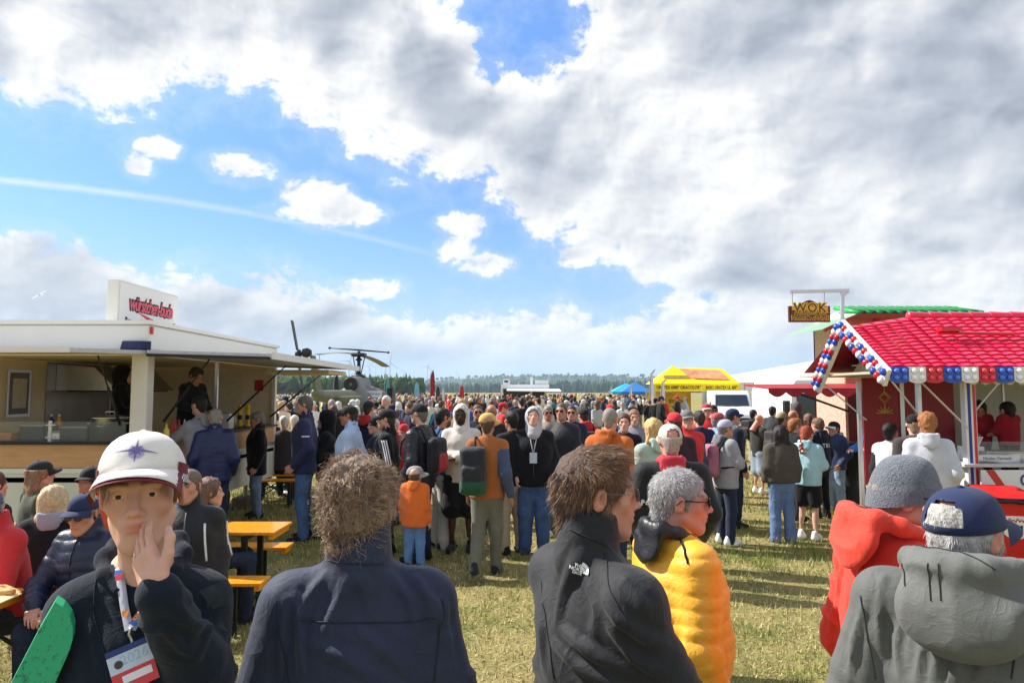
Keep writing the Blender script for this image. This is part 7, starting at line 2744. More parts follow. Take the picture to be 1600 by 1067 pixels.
# --- towards the wok stand
person('bald person in a dark olive jacket and grey shorts looking down', 1184, 14.0, 648, yaw=-68, group=RG_, skin='ruddy', head=(0, 34, 0), jk=dict(c=(52, 54, 48), hem=.46), lg=dict(c=(140, 156, 172), kind='cloth', short=.98, fit=.03),
   arms=('phone', 'phone'), shoes=WHITE, sole=WHITE)
W_['brown'] = person('person with long dark hair in a brown jacket and flared jeans', 1217, 9.55, 666, yaw=-4, group=RG_, sex='female', hair='long', hairc=(44, 36, 34), arms=('down', 'down'), jk=dict(c=(84, 78, 68), hem=.505, fit=.045, blouse=1),
   lg=dict(c=(98, 132, 186), kind='denim', wide=.018), shoes=(120, 124, 130), sole=(200, 200, 200), hands=(None, None))
person('person with a red braid in a pale aqua hoodie and black shorts', 1258, 9.7, 666, yaw=-42, group=RG_, sex='female', hair='braid', hairc=(150, 62, 30), head=(0, 18, 0), arms=('phone', 'phone'),
   jk=dict(c=(172, 214, 224), hem=.475, fit=.026, name='hoodie'), hood=(172, 214, 224), lg=dict(c=(26, 26, 28), kind='cloth', short=.72, fit=.016), shoes=(226, 222, 216), sole=WHITE)
person('person in a navy jacket, white cap and faded jeans facing the queue', 1302, 12.0, 659, yaw=112, group=RG_, cap=dict(c=(30, 32, 44), visor=(232, 230, 226)), hair='nape', skin='ruddy', beard=.5, beardc=(170, 164, 160),
   jk=dict(c=(44, 60, 98), hem=.46, fit=.034, kind='shell'), hood=(190, 190, 190), lg=dict(c=(140, 172, 212), kind='denim', fit=.024), shoes=WHITE, sole=WHITE, arms=('pocket', 'pocket'))
person('person in a khaki cap wearing a dark rucksack', 1220, 12.4, 644, yaw=-70, group=RG_, cap=dict(c=(176, 160, 116)), hair='nape', skin='ruddy', jk=dict(c=(70, 60, 54)), lg=KHA, pack=dict(c=(40, 36, 38), w=.14, d=.07, hgt=.22))
person('ginger haired person with glasses in a black top', 1240, 11.2, 654, yaw=-82, group=RG_, hair='swept', hairc=(156, 98, 56), glasses={}, skin='pale', jk=dict(c=(28, 28, 32)), lg=BLK)
person('bald sunburnt person in a red jacket', 1238, 13.4, 641, yaw=-60, group=RG_, skin='ruddy', jk=dict(c=(206, 34, 46)), lg=J_DARK)
person('dark haired person in a charcoal jacket by the marquee', 1206, 16.5, 635, yaw=-40, group=RG_, hair='short', hairc=(24, 22, 22), jk=dict(c=(70, 72, 76)), lg=J_DARK)
person('person with a black backpack walking towards the marquee', 1176, 18.0, 640, yaw=-60, group=RG_, hair='short', hairc=(40, 34, 30), jk=dict(c=(48, 50, 52)), lg=KHA, pack=dict(c=(24, 24, 26), w=.16, d=.08, hgt=.24))
W_['letters'] = person('person in a navy hoodie with white letters on the back', 1277, 11.4, 653, yaw=20, group=RG_, hair='short', hairc=(120, 88, 66), jk=dict(c=(30, 36, 56), name='hoodie'), hood=(40, 46, 64), lg=BLK)
person('person with cropped hair in a striped grey top', 1262, 13.3, 646, yaw=10, group=RG_, hair='crop', hairc=(120, 90, 76), skin='ruddy', jk=dict(c=(96, 98, 104)), lg=J_DARK)
person('person with a dark hood up beside the white truck cab', 1245, 16.0, 630, yaw=-30, group=RG_, hoodup=(84, 74, 74), jk=dict(c=(90, 84, 86)), lg=J_DARK)
# --- towards the crepe trailer
person('person in a vivid blue jacket and white cap leaning on the stand', 1364, 11.5, 641, yaw=105, group=RG_, cap=dict(c=(30, 32, 36), visor=(236, 236, 234)), hair='nape', skin='ruddy', head=(0, 10, 0),
   jk=dict(c=(24, 124, 214), hem=.46, fit=.028, collar='stand', kind='shell'), lg=KHA, arms=('work', 'down'))
person('person with a dark hair bun in a black and white jacket', 1388, 8.9, 661, yaw=-55, group=RG_, sex='female', hair='bun', hairc=(34, 28, 28), skin='tan', jk=dict(c=(214, 212, 208), sc=(36, 36, 40)), lg=BLK)
person('person in a black cap and dark brown sweatshirt', 1426, 8.5, 648, yaw=-25, group=RG_, cap=dict(c=(22, 22, 24), turn=R(-10)), hair='nape', hairc=(150, 120, 96), jk=dict(c=(74, 66, 66), name='sweatshirt'), lg=BLK)
person('youth with curly ginger hair in a light grey hoodie', 1447, 7.8, 646, yaw=-22, group=RG_, sex='boy', hair='curly', hairc=(158, 100, 56), skin='pale', jk=dict(c=(196, 198, 206), name='hoodie', fit=.03, hem=.465), hood=(200, 202, 210), lg=BLK,
   arms=('pocket', 'pocket'))
# --- serving
person('server with long dark hair in a red sweatshirt in the crepe trailer', 1528, 10.0, 627, yaw=155, group='people serving food', z=.68, sex='female', hair='long', hairc=(36, 26, 24), skin='tan', head=(0, 22, 0), jk=dict(c=(172, 24, 40), name='sweatshirt'), lg=BLK, arms=('work', 'work'))
person('server in a red sweatshirt turned to the back wall of the crepe trailer', 1573, 9.75, 628, yaw=8, group='people serving food', z=.68, hair='short', hairc=(44, 38, 36), jk=dict(c=(176, 22, 38), name='sweatshirt'), lg=BLK, arms=('work', 'work'))
person('server in black leaning to the counter of the sausage trailer', 296, 10.1, 573, yaw=-120, group='people serving food', z=.98 - .12, hair='swept', hairc=(54, 40, 32), skin='tan', head=(0, 25, 0), lean=12, jk=dict(c=(24, 24, 28), name='shirt'), lg=BLK, arms=('work', 'work'))
person('server in a black hooded top behind the trailer corner post', 190, 10.0, 573, yaw=-60, group='people serving food', z=.98 - .12, hoodup=(16, 16, 18), jk=dict(c=(16, 16, 18), name='hoodie'), lg=BLK, arms=('work', 'work'))

# --- sitting at the tables on the left
person('seated person in a red jacket and grey blue cap at the beer table', 22, 4.78, 757, yaw=160, group=SG, seat=.49, legs='sit', lean=10, lod=3, cap=dict(c=(84, 100, 122), turn=R(22)), hair='nape', hairc=(190, 186, 182), glasses={}, skin='ruddy',
   head=(26, 12, 0), arms=('table', 'table'), jk=dict(c=(214, 28, 38), kind='shell', collar='stand', fit=.034), lg=dict(c=(60, 66, 80), kind='denim'))
W_['crest'] = person('seated person in a navy quilted jacket, navy crest cap and sunglasses', 156, 4.72, 765, yaw=172, group=SG, seat=.49, legs='sit', lean=8, lod=3, cap=dict(c=(42, 50, 88)), hair='nape', hairc=(150, 140, 132), glasses=dict(dark=True), skin='ruddy',
   arms=('table', 'table'), jk=dict(c=(30, 40, 68), kind='puffer', puff=.010, pitch=.06, collar='stand', fit=.03), lg=J_DARK, head=(6, 8, 0), sw=.95)
person('seated person with blond hair in a black jacket and grey hood', 86, 5.3, 759, yaw=25, group=SG, seat=.49, legs='sit', lean=12, sex='female', hair='mid', hairc=(206, 182, 140), jk=dict(c=(26, 26, 32), fit=.03), hood=(158, 160, 172), lg=J_DARK, head=(10, 10, 0))
person('seated smiling person in a black cap and orange collar', 150, 6.1, 728, yaw=165, group=SG, seat=.49, legs='sit', cap=dict(c=(26, 26, 28), turn=R(20)), hair='nape', skin='ruddy', beard=.35, beardc=(150, 96, 66), jk=dict(c=(216, 84, 36), collar='stand'), lg=J_DARK, arms=('table', 'table'))
person('seated person with a long ponytail, black cap and olive jacket', 66, 6.4, 719, yaw=-40, group=SG, seat=.49, legs='sit', cap=dict(c=(40, 40, 40)), hair='mid', hairc=(150, 116, 88), jk=dict(c=(92, 94, 78)), lg=J_DARK)
person('seated person in a dark coat behind the red jacket', -6, 5.9, 735, yaw=-20, group=SG, seat=.49, legs='sit', hair='short', hairc=(90, 60, 50), jk=dict(c=(24, 26, 32)), lg=J_DARK)
person('seated person in a pale knitted hat behind the white capped boy', 182, 6.9, 716, yaw=190, group=SG, seat=.49, legs='sit', beanie=(206, 204, 200), skin='ruddy', jk=dict(c=(200, 200, 204)), lg=J_DARK)
W_['sports'] = person('seated smiling person in a black and white sports jacket', 300, 5.2, 731, yaw=196, group=SG, seat=.49, legs='sit', lod=3, hair='crop', hairc=(116, 100, 90), skin='ruddy', head=(-18, 0, 0), jk=dict(c=(32, 32, 38), sc=(40, 40, 46), kind='shell', collar='stand', fit=.03), lg=J_DARK, arms=('table', 'down'), sw=1.05)
person('seated child with brown hair behind the sports jacket', 330, 6.2, 746, yaw=-60, group=SG, seat=.49, legs='sit', hair='mid', hairc=(120, 90, 72), sex='female', jk=dict(c=(70, 44, 56)), lg=J_DARK)
# --- far bench by the trailer corner
person('seated person with white hair in a charcoal jacket on the far bench', 445, 13.3, 649, yaw=5, group=SG, seat=.49, legs='sit', hair='short', hairc=(225, 222, 214), jk=dict(c=(66, 62, 66), fit=.04), lg=BLK)
person('seated person with white hair in a grey coat beside the charcoal jacket', 461, 13.9, 648, yaw=10, group=SG, seat=.49, legs='sit', hair='short', hairc=(214, 210, 204), jk=dict(c=(120, 122, 130)), lg=BLK)
person('seated person in a navy knit hat on the far bench', 430, 14.6, 644, yaw=20, group=SG, seat=.49, legs='sit', beanie=(34, 42, 70), jk=dict(c=(30, 34, 48)), lg=BLK)


# ------------------------------------------------------------------ the crowd further off
def crowd():
  rg = np.random.default_rng(21)
  protos = []
  specs = [dict(arms=('down', 'down'), hair='short', sex='male'), dict(arms=('pocket', 'pocket'), hair='crop', sex='male', legs='ease'), dict(arms=('cross', 'cross'), hair='short', sex='male'),
      dict(arms=('down', 'phone'), hair='long', sex='female'), dict(arms=('pocket', 'down'), cap=True, sex='male'), dict(arms=('phone', 'phone'), cap=True, sex='male', legs='ease'),
      dict(arms=('down', 'behind'), hair='mid', sex='female'), dict(arms=('carry', 'down'), hair='crop', sex='male', legs='walk')]
  for i, s in enumerate(specs):
    J = skeleton(1.75, s['arms'], s.get('legs', 'stand'), 0, 0, None, (R((-20, 10, 0, 25, -10, 0, 15, -30)[i]), R(5), 0))
    g = GRID[2]
    parts, mats = [], []
    HV, HF, W = head_geo(s['sex'], g['head'])
    bv, bf = body_geo(J, .045)
    items = [(xf(J['M'], HV), HF, 0)]
    V, F, _ = top_geo(J, .034, seed=i, fit=.026)
    items.append((V, F, 1))
    V, F = legs_geo(J, .038, seed=i, fit=.016)
    items.append((V, F, 2))
    for k in (0, 1):
      V, F, _ = shoe_geo(J['an%d' % k], (0, 1), .035)
      items.append((V, F, 2))
      w = J['wr%d' % k]
      f = Fld(w - .1, w + .1, .03)
      f.cap(w, w + np.array((0, .03, -.06)), .035, .03, .02)
      V, F = f.mesh()
      items.append((V, F, 0))
    V, F = hair_geo(s.get('hair', 'crop'), g['hair'])
    items.append((xf(J['M'], V), F, 3))
    if s.get('cap'):
      (a, b), (d, e) = cap_geo(12, 4)
      M = J['M'] @ Matrix.Translation((0, 0, .035)) @ Matrix.Scale(1.08, 4)
      items.append((xf(M, a), b, 3))
      items.append((xf(M, d), e, 3))
    n = 0
    Vs, Fs, Ms = [], [], []
    for V, F, m in items:
      Vs.append(V)
      Fs.append(F + n)
      Ms.append(np.full(len(F), m, np.int32))
      n += len(V)
    me = mesh_np('far_person', np.concatenate(Vs), np.concatenate(Fs))
    for m in range(4):
      me.materials.append(None)
    me.polygons.foreach_set('material_index', np.concatenate(Ms))
    protos.append((me, s))
  TOP = {'black': (26, 26, 30), 'navy': (34, 42, 68), 'dark grey': (66, 68, 72), 'light grey': (168, 168, 172), 'red': (196, 36, 44), 'blue': (46, 92, 160), 'cream': (216, 204, 180), 'olive': (86, 88, 66),
     'white': (226, 226, 224), 'teal': (40, 130, 140), 'orange': (214, 110, 40), 'brown': (110, 82, 62)}
  tp = np.array([.24, .2, .1, .08, .07, .08, .06, .05, .05, .02, .02, .03])
  HR = {'dark hair': (44, 34, 30), 'brown hair': (92, 68, 52), 'grey hair': (150, 146, 142), 'white hair': (216, 212, 206), 'fair hair': (190, 156, 108)}
  CP = {'a black cap': (28, 28, 30), 'a white cap': (226, 224, 220), 'a navy cap': (36, 44, 80), 'a red cap': (190, 40, 46), 'a beige cap': (196, 184, 160)}
  names = list(TOP)
  sk = [mat('far_skin_%d' % i, c, .6, var=.1) for i, c in enumerate((SKINS['light'], SKINS['ruddy'], SKINS['tan']))]
  lgm = [cloth(c, kind='denim') for c in ((70, 104, 156), (40, 50, 76), (30, 30, 34), (150, 138, 118))]
  spots = []
  def ok(x, y, r):
    return all((x - a) ** 2 + (y - b) ** 2 > r * r for a, b in spots[-220:])
  # nearer ring of bystanders, then the thick of the crowd
  for (n, d0, d1, p0, p1, r) in ((44, 14.5, 24, 440, 865, .62), (95, 24, 42, 425, 1005, .6), (70, 42, 80, 430, 1015, .7), (10, 26, 40, 950, 1075, .8)):
    got = 0
    tries = 0
    while got < n and tries < 6000:
      tries += 1
      d = d0 * (d1 / d0) ** rg.random()
      px = rg.uniform(p0, p1)
      x = px_x(px, d)
      if abs(x - px_x(560, 36.5)) < 2.0 and 26 < d < 42:
        continue
      if d > 66 and abs(px - 826) < 50 and d < 80:
        continue
      if d < 24 and 690 < px < 700:
        continue
      if ok(x, d, r):
        spots.append((x, d))
        got += 1
  for i, (x, d) in enumerate(spots):
    k = rg.integers(len(protos))
    me, s = protos[k]
    o = bpy.data.objects.new('person', me)
    COL.objects.link(o)
    h = rg.normal(1.74, .07) if s['sex'] == 'male' else rg.normal(1.66, .06)
    q = h / 1.75
    o.location = (x, d, 0)
    o.scale = (q, q, q)
    o.rotation_euler = (0, 0, rg.normal(0, .75) if rg.random() < .84 else rg.uniform(0, 6.28))
    tn = names[rg.choice(len(names), p=tp / tp.sum())]
    if s.get('cap'):
      hn = list(CP)[rg.choice(5, p=[.35, .25, .2, .1, .1])]
      hc = CP[hn]
      what = 'in ' + hn
      hm = cloth(hc)
    else:
      hn = list(HR)[rg.choice(5, p=[.26, .26, .26, .12, .10])]
      what = 'with ' + hn
      hm = hair_mat(HR[hn])
    for j, m in enumerate((sk[rg.integers(3)], cloth(TOP[tn]), lgm[rg.choice(4, p=[.4, .25, .25, .1])], hm)):
      o.material_slots[j].link = 'OBJECT'
      o.material_slots[j].material = m
    zone = 'in the near crowd' if d < 24 else ('in the dense crowd' if d < 42 else 'at the far crowd edge')
    tag(o, 'person %s and %s top %s' % (what, tn, zone), 'person', 'people of the far crowd')
  # the rest of the mass: one object
  Vs, Fs, Cs = [], [], []
  n0 = 0
  skc = np.array(SKINS['ruddy'])
  geo = []
  for i, s in enumerate(specs[:6]):     # coarse busts, a few pixels each
    J = skeleton(1.75, s['arms'], 'stand')
    f = Fld((-.4, -.3, .8), (.4, .4, 1.9), .062)
    f.ell(np.array(J['M'].translation), (.08, .1, .12), .02)
    hv, hf = f.mesh()
    tv, tf, _ = top_geo(J, .078, seed=i, fit=.03, wr=0)
    hc = np.where((hv[:, 2] > 1.67) | ((hv[:, 1] < -.01) & (hv[:, 2] > 1.58)), 3, 0)
    geo.append((np.concatenate([hv, tv]), np.concatenate([hf, tf + len(hv)]), np.concatenate([hc, np.ones(len(tv), int)])))
  cnt = 0
  for _ in range(4000):
    if cnt >= 380:
      break
    d = 44 * (230 / 44) ** rg.random()
    px = rg.uniform(425, 1020)
    x = px_x(px, d)
    if 70 < d < 78 and abs(px - 826) < 46:
      continue
    co, F, vm = geo[rg.integers(len(geo))]
    keep = co[:, 2] > .75
    a = rg.uniform(0, 6.28)
    c, s_ = math.cos(a), math.sin(a)
    V = co @ np.array(((c, s_, 0), (-s_, c, 0), (0, 0, 1)), np.float32) * rg.uniform(.93, 1.06)
    V = V + np.array((x, d, 0))
    fk = keep[F].all(1)
    F2 = F[fk]
    cols = np.array([skc, srgb(*TOP[names[rg.choice(len(names), p=tp / tp.sum())]]), srgb(50, 60, 84), srgb(*list(HR.values())[rg.integers(5)])])
    used = np.unique(F2)
    mp = np.full(len(co), -1)
    mp[used] = np.arange(len(used))
    Vs.append(V[used])
    Fs.append(mp[F2] + n0)
    Cs.append(cols[vm[used]])
    n0 += len(used)
    cnt += 1
  me = mesh_np('crowd', np.concatenate(Vs), np.concatenate(Fs).astype(np.int32), True, np.concatenate(Cs))
  o = obj('crowd', me, mat('crowd_cloth', (.1, .1, .1), .8, var=.1, attr='Col'))
  tag(o, 'far mass of spectators seen as one crowd before the wooded hill', 'crowd', kind='stuff')


crowd()

# ------------------------------------------------------------------ the people close to the camera
from mathutils.bvhtree import BVHTree


def project(v):
  """world point -> photo pixel"""
  cp, sp = math.cos(PITCH), math.sin(PITCH)
  x, y, z = v[0], v[1], v[2] - CAM_H
  f = y * cp + z * sp
  u = -y * sp + z * cp
  return 800 + FPX * x / f, 533.5 - FPX * u / f


def local_arm(i, X, d, yaw, h, elbow, wrist):
  """arm spec from world points"""
  M = (Matrix.Translation((X, d, 0)) @ Matrix.Rotation(R(yaw), 4, 'Z')).inverted()
  s = 1 if i == 0 else -1
  o = []
  for p in (elbow, wrist):
    q = M @ Vector(p)
    o.append((s * q.x / h, q.y / h, q.z / h))
  return tuple(o)


class Surf:
  """ray-castable garment for seams, prints and zips laid on its surface (person's local frame)"""
  def __init__(s, P, key='jacket', torso=False):
    me = P[key].data
    s.root = P['root']
    s.b = BVHTree.FromPolygons([v.co for v in me.vertices], [tuple(p.vertices) for p in me.polygons if not torso or max(P['jv'][2][list(p.vertices)]) < .7])
    s.M = Matrix.Translation(s.root.location) @ Matrix.Rotation(s.root.rotation_euler.z, 4, 'Z')
    s.I = s.M.inverted()

  def at_px(s, px, py):
    o = s.I @ Vector((0, 0, CAM_H))
    t = s.I @ at(px, py, 2.0)
    r = s.b.ray_cast(o, (t - o).normalized())
    return (r[0], r[1]) if r[0] is not None else (None, None)

  def ray(s, o, d):
    r = s.b.ray_cast(Vector(o), Vector(d))
    return (r[0], r[1]) if r[0] is not None else (None, None)

  def snap(s, p, lift=.002):
    q = s.b.find_nearest(Vector(p))
    return q[0] + q[1] * lift if q[0] is not None else Vector(p)

  def seam(s, name, pts, rad, m, parent, n=24, lift=.0015, smooth_px=False):
    """raised or dark line through pixel points or local points, draped on the surface"""
    P = []
    for q in pts:
      if len(q) == 2:
        h, _ = s.at_px(*q)
        if h is None:
          continue
        P.append(h)
      else:
        P.append(Vector(q))
    if len(P) < 2:
      return None
    out = []
    for i in range(len(P) - 1):
      k = max(2, n // (len(P) - 1))
      for j in range(k):
        out.append(s.snap(P[i].lerp(P[i + 1], j / k), lift))
    out.append(s.snap(P[-1], lift))
    return MB().tube(out, rad, 6).build(name, m, parent, True)

  def decal(s, me, px, py, w, m, parent, name, up=(0, 0, 1), roll=0.0, lift=.003):
    """wrap a flat mesh (xy, metres) on the surface around a pixel"""
    h, n = s.at_px(px, py)
    if h is None:
      return None
    z = n.normalized()
    x = Vector(up).cross(z).normalized()
    y = z.cross(x)
    Rm = Matrix.Rotation(roll, 3, 'Z')
    for v in me.vertices:
      q = Rm @ Vector((v.co.x, v.co.y, 0))
      p = h + x * q.x * w + y * q.y * w
      r = s.b.ray_cast(p + z * .05, -z, .12)
      v.co = (r[0] + r[1] * lift) if r[0] is not None else p
    me.materials.clear()
    return obj(name, me, m, parent)


def folds(P, segs, key='jacket'):
  """press cloth folds into a garment along pixel polylines: (points, width m, height m)"""
  S = Surf(P, key)
  me = P[key].data
  n = len(me.vertices)
  co = np.zeros(n * 3, np.float32)
  me.vertices.foreach_get('co', co)
  co = co.reshape(-1, 3)
  no = np.zeros(n * 3, np.float32)
  me.vertices.foreach_get('normal', no)
  no = no.reshape(-1, 3)
  disp = np.zeros(n, np.float32)
  wob = vnoise(co, 9, 3) * .010
  for pts, w, hh in segs:
    L = []
    for q in pts:
      p, _ = S.at_px(*q)
      if p is not None:
        L.append(np.array(p))
    if len(L) < 2:
      continue
    best = np.full(n, 9.0, np.float32)
    prm = np.zeros(n, np.float32)
    tot = len(L) - 1
    for i in range(tot):
      a, b = L[i], L[i + 1]
      ba = b - a
      t = np.clip(((co - a) @ ba) / (ba @ ba + 1e-9), 0, 1)
      d = np.linalg.norm(co - a - t[:, None] * ba, axis=1)
      m = d < best
      best = np.where(m, d, best)
      prm = np.where(m, (i + t) / tot, prm)
    d = best + wob
    fade = np.sin(np.clip(prm * .92 + .06, 0, 1) * math.pi) ** .6
    disp += hh * fade * (np.exp(-(d / w) ** 2) - .45 * np.exp(-((d - 1.7 * w) / w) ** 2))
  co = co + no * disp[:, None]
  me.vertices.foreach_set('co', co.ravel())
  me.update()


def grid_mesh(poly_fn, nx=10, ny=10):
  """unit square grid kept where poly_fn(x,y) is true"""
  vs = [((i / nx) - .5, (j / ny) - .5, 0) for j in range(ny + 1) for i in range(nx + 1)]
  fs = []
  for j in range(ny):
    for i in range(nx):
      if poly_fn((i + .5) / nx - .5, (j + .5) / ny - .5):
        a = j * (nx + 1) + i
        fs.append((a, a + 1, a + nx + 2, a + nx + 1))
  me = bpy.data.meshes.new('decal')
  me.from_pydata(vs, [], fs)
  return me


def add_strands(P, n, length, width, c, seed, parent=None, grid=.006, style='short', keep=None, name='hair_strands', **kw):
  V, F = hair_geo(style, grid, 0)
  VV, FF = strands(V, F, n, length, width, seed, keep=keep, **kw)
  me = mesh_np(name, xf(P['J']['M'], VV), FF)
  o = obj(name, me, mat('hair_strand', srgb(*c), .42, var=.45, vscale=45, spec=.4), P.get('hair') or P['root'])
  return o


NEAR = 'people standing close in the foreground'


# ---- boy with the white cap
def fg_boy():
  d, yaw = 1.62, 199
  X = px_x(232, d)
  h = 1.895
  el, wr = at(312, 1070, 1.58), at(242, 936, 1.43)
  er, wrr = at(140, 1090, 1.66), at(112, 1230, 1.50)
  la = local_arm(1, X, d, yaw, h, el, wr)
  ra = local_arm(0, X, d, yaw, h, er, wrr)
  Mi = Matrix.Rotation(R(-yaw), 3, 'Z')
  hd = Mi @ (at(207, 824, 1.50) - wr)
  pn = Mi @ Vector((.25, 1, .25))
  P = person('boy in a white cap and navy hoodie touching his lips', 232, d, h=h, yaw=yaw, lod=0, sex='boy', skin='light', group=NEAR, arms=(ra, la),
       jk=dict(c=(22, 32, 46), fit=.010, girth=.76, name='hoodie', wr=1.3, armfit=.002, cuff=(1.0, .93)), hood=(22, 32, 46), lg=dict(c=(40, 46, 60)), hair='crop', hairc=(110, 78, 54),
       cap=dict(c=(238, 234, 226), turn=R(0), tilt=R(4), lift=.003, scale=1.04), hands=('relax', None), head=(0, -1, 3), sw=.66, neck_fwd=.006, hoodk=.74)
  J = P['J']
  # raised hand: its own finger pose, joined into the body mesh
  V, F = hand_geo(.003, .16, .03, .65)
  w = J['wr1']
  M = hand_mat(w, hd, pn, False) @ Matrix.Scale(.86, 4)
  V = xf(M, V)
  F = F[:, ::-1]
  col = np.tile(np.array(SKINS['light'], np.float32), (len(V), 1))
  bd = P['body'].data
  hm = mesh_np('hand', V, F, True, col)
  bm = bmesh.new()
  bm.from_mesh(bd)
  bm.from_mesh(hm)
  bm.to_mesh(bd)
  bm.free()
  bpy.data.meshes.remove(hm)
  folds(P, [(((165, 880), (170, 940), (200, 1000)), .010, .008), (((330, 930), (325, 985), (300, 1040)), .011, .009), (((270, 950), (300, 975), (330, 985)), .010, .009), (((262, 985), (285, 1015), (315, 1025)), .009, .009), (((140, 960), (145, 1010), (160, 1060)), .010, .008)])
  root = P['root']
  S = Surf(P, torso=True)
  # cap details: emblem, maroon under-brim with checks
  cap = P['cap']
  CM = Matrix([cap['_M'][i * 4:i * 4 + 4] for i in range(4)])
  del cap['_M']
  CS = Surf(P, 'cap')
  pur = mat('emblem_purple', srgb(120, 108, 160), .6, var=.1)
  mar = mat('cap_maroon', srgb(110, 24, 40), .7, var=.15, vscale=30)
  star = bpy.data.meshes.new('emblem')
  vs, fs = [], []
  for k, (a, L) in enumerate(((90, 1.0), (0, 1.5), (270, .9), (180, 1.5), (45, .55), (135, .55), (225, .55), (315, .55))):
    a = R(a)
    c, s = math.cos(a), math.sin(a)
    b = len(vs)
    for t in (0, .33, .66, 1):
      wd = .12 * (1 - t) + .015
      vs += [(c * L * t - s * wd, s * L * t + c * wd, 0), (c * L * t + s * wd, s * L * t - c * wd, 0)]
    for q in range(3):
      fs.append((b + 2 * q, b + 2 * q + 1, b + 2 * q + 3, b + 2 * q + 2))
  star.from_pydata(vs, [], fs)
  CS.decal(star, 213, 704, .027, pur, cap, 'emblem_star', roll=R(-6))
  disc = grid_mesh(lambda x, y: x * x + y * y < .2, 12, 12)
  CS.decal(disc, 213, 706, .034, mat('emblem_lilac', srgb(176, 168, 206), .6, var=.2), cap, 'emblem_disc', lift=.002)
  # second, longer maroon brim layer under the white one with a checked edge
  (_, _), (vv, ff) = cap_geo()
  M2 = CM @ Matrix.Translation((0, .002, -.007)) @ Matrix.Diagonal((1.03, 1.02, 1.1, 1))
  br = obj('under_brim', mesh_np('under_brim', xf(M2, vv), ff), mar, cap)
  # maroon panel and checks along the cap's side by the ear
  n = 16
  vs, fs = [], []
  chk = {(a, b): ([], []) for a in (0, 1) for b in (-1, 1)}
  for s in (-1, 1):
    for i in range(n + 1):
      an = R(90) - s * R(60 + 62 * i / n)
      for t in (0, 1):
        zz = -.004 + .026 * t * (1 - .2 * i / n)
        rr = 1.015
        vs.append(CM @ Vector((.0865 * math.cos(an) * rr, .1085 * math.sin(an) * rr - .010, zz)))
    o = (0 if s == -1 else 2 * (n + 1))
    for i in range(n):
      f = (o + 2 * i, o + 2 * i + 2, o + 2 * i + 3, o + 2 * i + 1)
      fs.append(f if s == -1 else f[::-1])
    for i in range(n + 4):
      for j in (0, 1, 2):
        a0 = R(90) - s * R(56 + 66 * i / (n + 4))
        a1 = R(90) - s * R(56 + 66 * (i + 1) / (n + 4))
        ch = chk[(i + j) % 2, s]
        b = len(ch[0])
        for a_, tz in ((a0, j), (a1, j), (a1, j + 1), (a0, j + 1)):
          q = (i if a_ == a0 else i + 1) / (n + 4)
          ch[0].append(CM @ Vector((.0865 * math.cos(a_) * 1.03, .1085 * math.sin(a_) * 1.03 - .010, -.020 + .0058 * tz)))
        ch[1].append((b, b + 1, b + 2, b + 3))
  k_ = 2 * (n + 1)
  MB().add(vs[:k_], fs[:n]).build('side_panel', mar, cap, True)
  MB().add(vs[k_:], [tuple(q - k_ for q in t) for t in fs[n:]]).build('side_panel', mar, cap, True)
  for k, c in ((0, (232, 230, 226)), (1, (34, 46, 92))):
    for s in (-1, 1):
      MB().add(*chk[k, s]).build('check_band', mat('check_%d' % k, srgb(*c), .7, var=.05), cap)
  # lanyard and badge
  lan = mat('lanyard', srgb(186, 188, 198), .6, var=.2, vscale=30)
  ln = empty('lanyard')
  bpy.data.objects.remove(ln)
  def ribbon(pts, w, m, name, parent, lift):
    P_ = []
    for q in pts:
      hh, nn = S.at_px(*q)
      if hh is None:
        r_ = S.b.find_nearest(S.I @ at(q[0], q[1], 1.53))
        hh, nn = r_[0], r_[1]
      P_.append((hh + nn * lift, nn))
    vs, fs = [], []
    for i, (p, nn) in enumerate(P_):
      t = (P_[min(i + 1, len(P_) - 1)][0] - P_[max(i - 1, 0)][0]).normalized()
      sd = t.cross(nn).normalized()
      vs += [p - sd * w / 2, p + sd * w / 2, p + sd * w / 2 - nn * .002, p - sd * w / 2 - nn * .002]
    for i in range(len(P_) - 1):
      a = 4 * i
      for j in range(4):
        fs.append((a + j, a + (j + 1) % 4, a + 4 + (j + 1) % 4, a + 4 + j))
    return MB().add(vs, fs).build(name, m, parent, True)
  l1 = ribbon([(182, 862), (188, 890), (192, 920), (197, 950), (203, 985)], .017, lan, 'lanyard', root, .007)
  l2 = ribbon([(270, 848), (258, 885), (244, 920), (228, 950), (208, 985)], .017, lan, 'lanyard', root, .011)
  pts = {'a': (200, 968), 'b': (222, 960)}
  for k, (px, py, c) in enumerate(((190, 906, (220, 60, 90)), (189, 900, (60, 110, 190)), (199, 962, (226, 140, 60)), (224, 957, (220, 60, 90)), (217, 968, (226, 140, 60)), (214, 974, (60, 110, 190)))):
    S.decal(grid_mesh(lambda x, y: True, 2, 2), px, py, .014, mat('lanyard_%d' % k, srgb(*c), .6, var=0), l1 if k < 3 else l2, 'print_patch', lift=.0165, roll=R(10 if k < 3 else -35))
  q, nn = S.at_px(206, 1000)
  if q is not None:
    c = q + nn * .014
    MB().tube([c + Vector((0, 0, .022)), c + Vector((.004, 0, .01)), c + Vector((-.003, 0, -.004)), c + Vector((0, 0, -.02))], .0035, 8).build('lanyard_clip', mat('clip_steel', (.5, .5, .5), .25, metal=1), l1, True)
  # card: flat holder hanging at the chest
  q, nn = S.at_px(208, 1040)
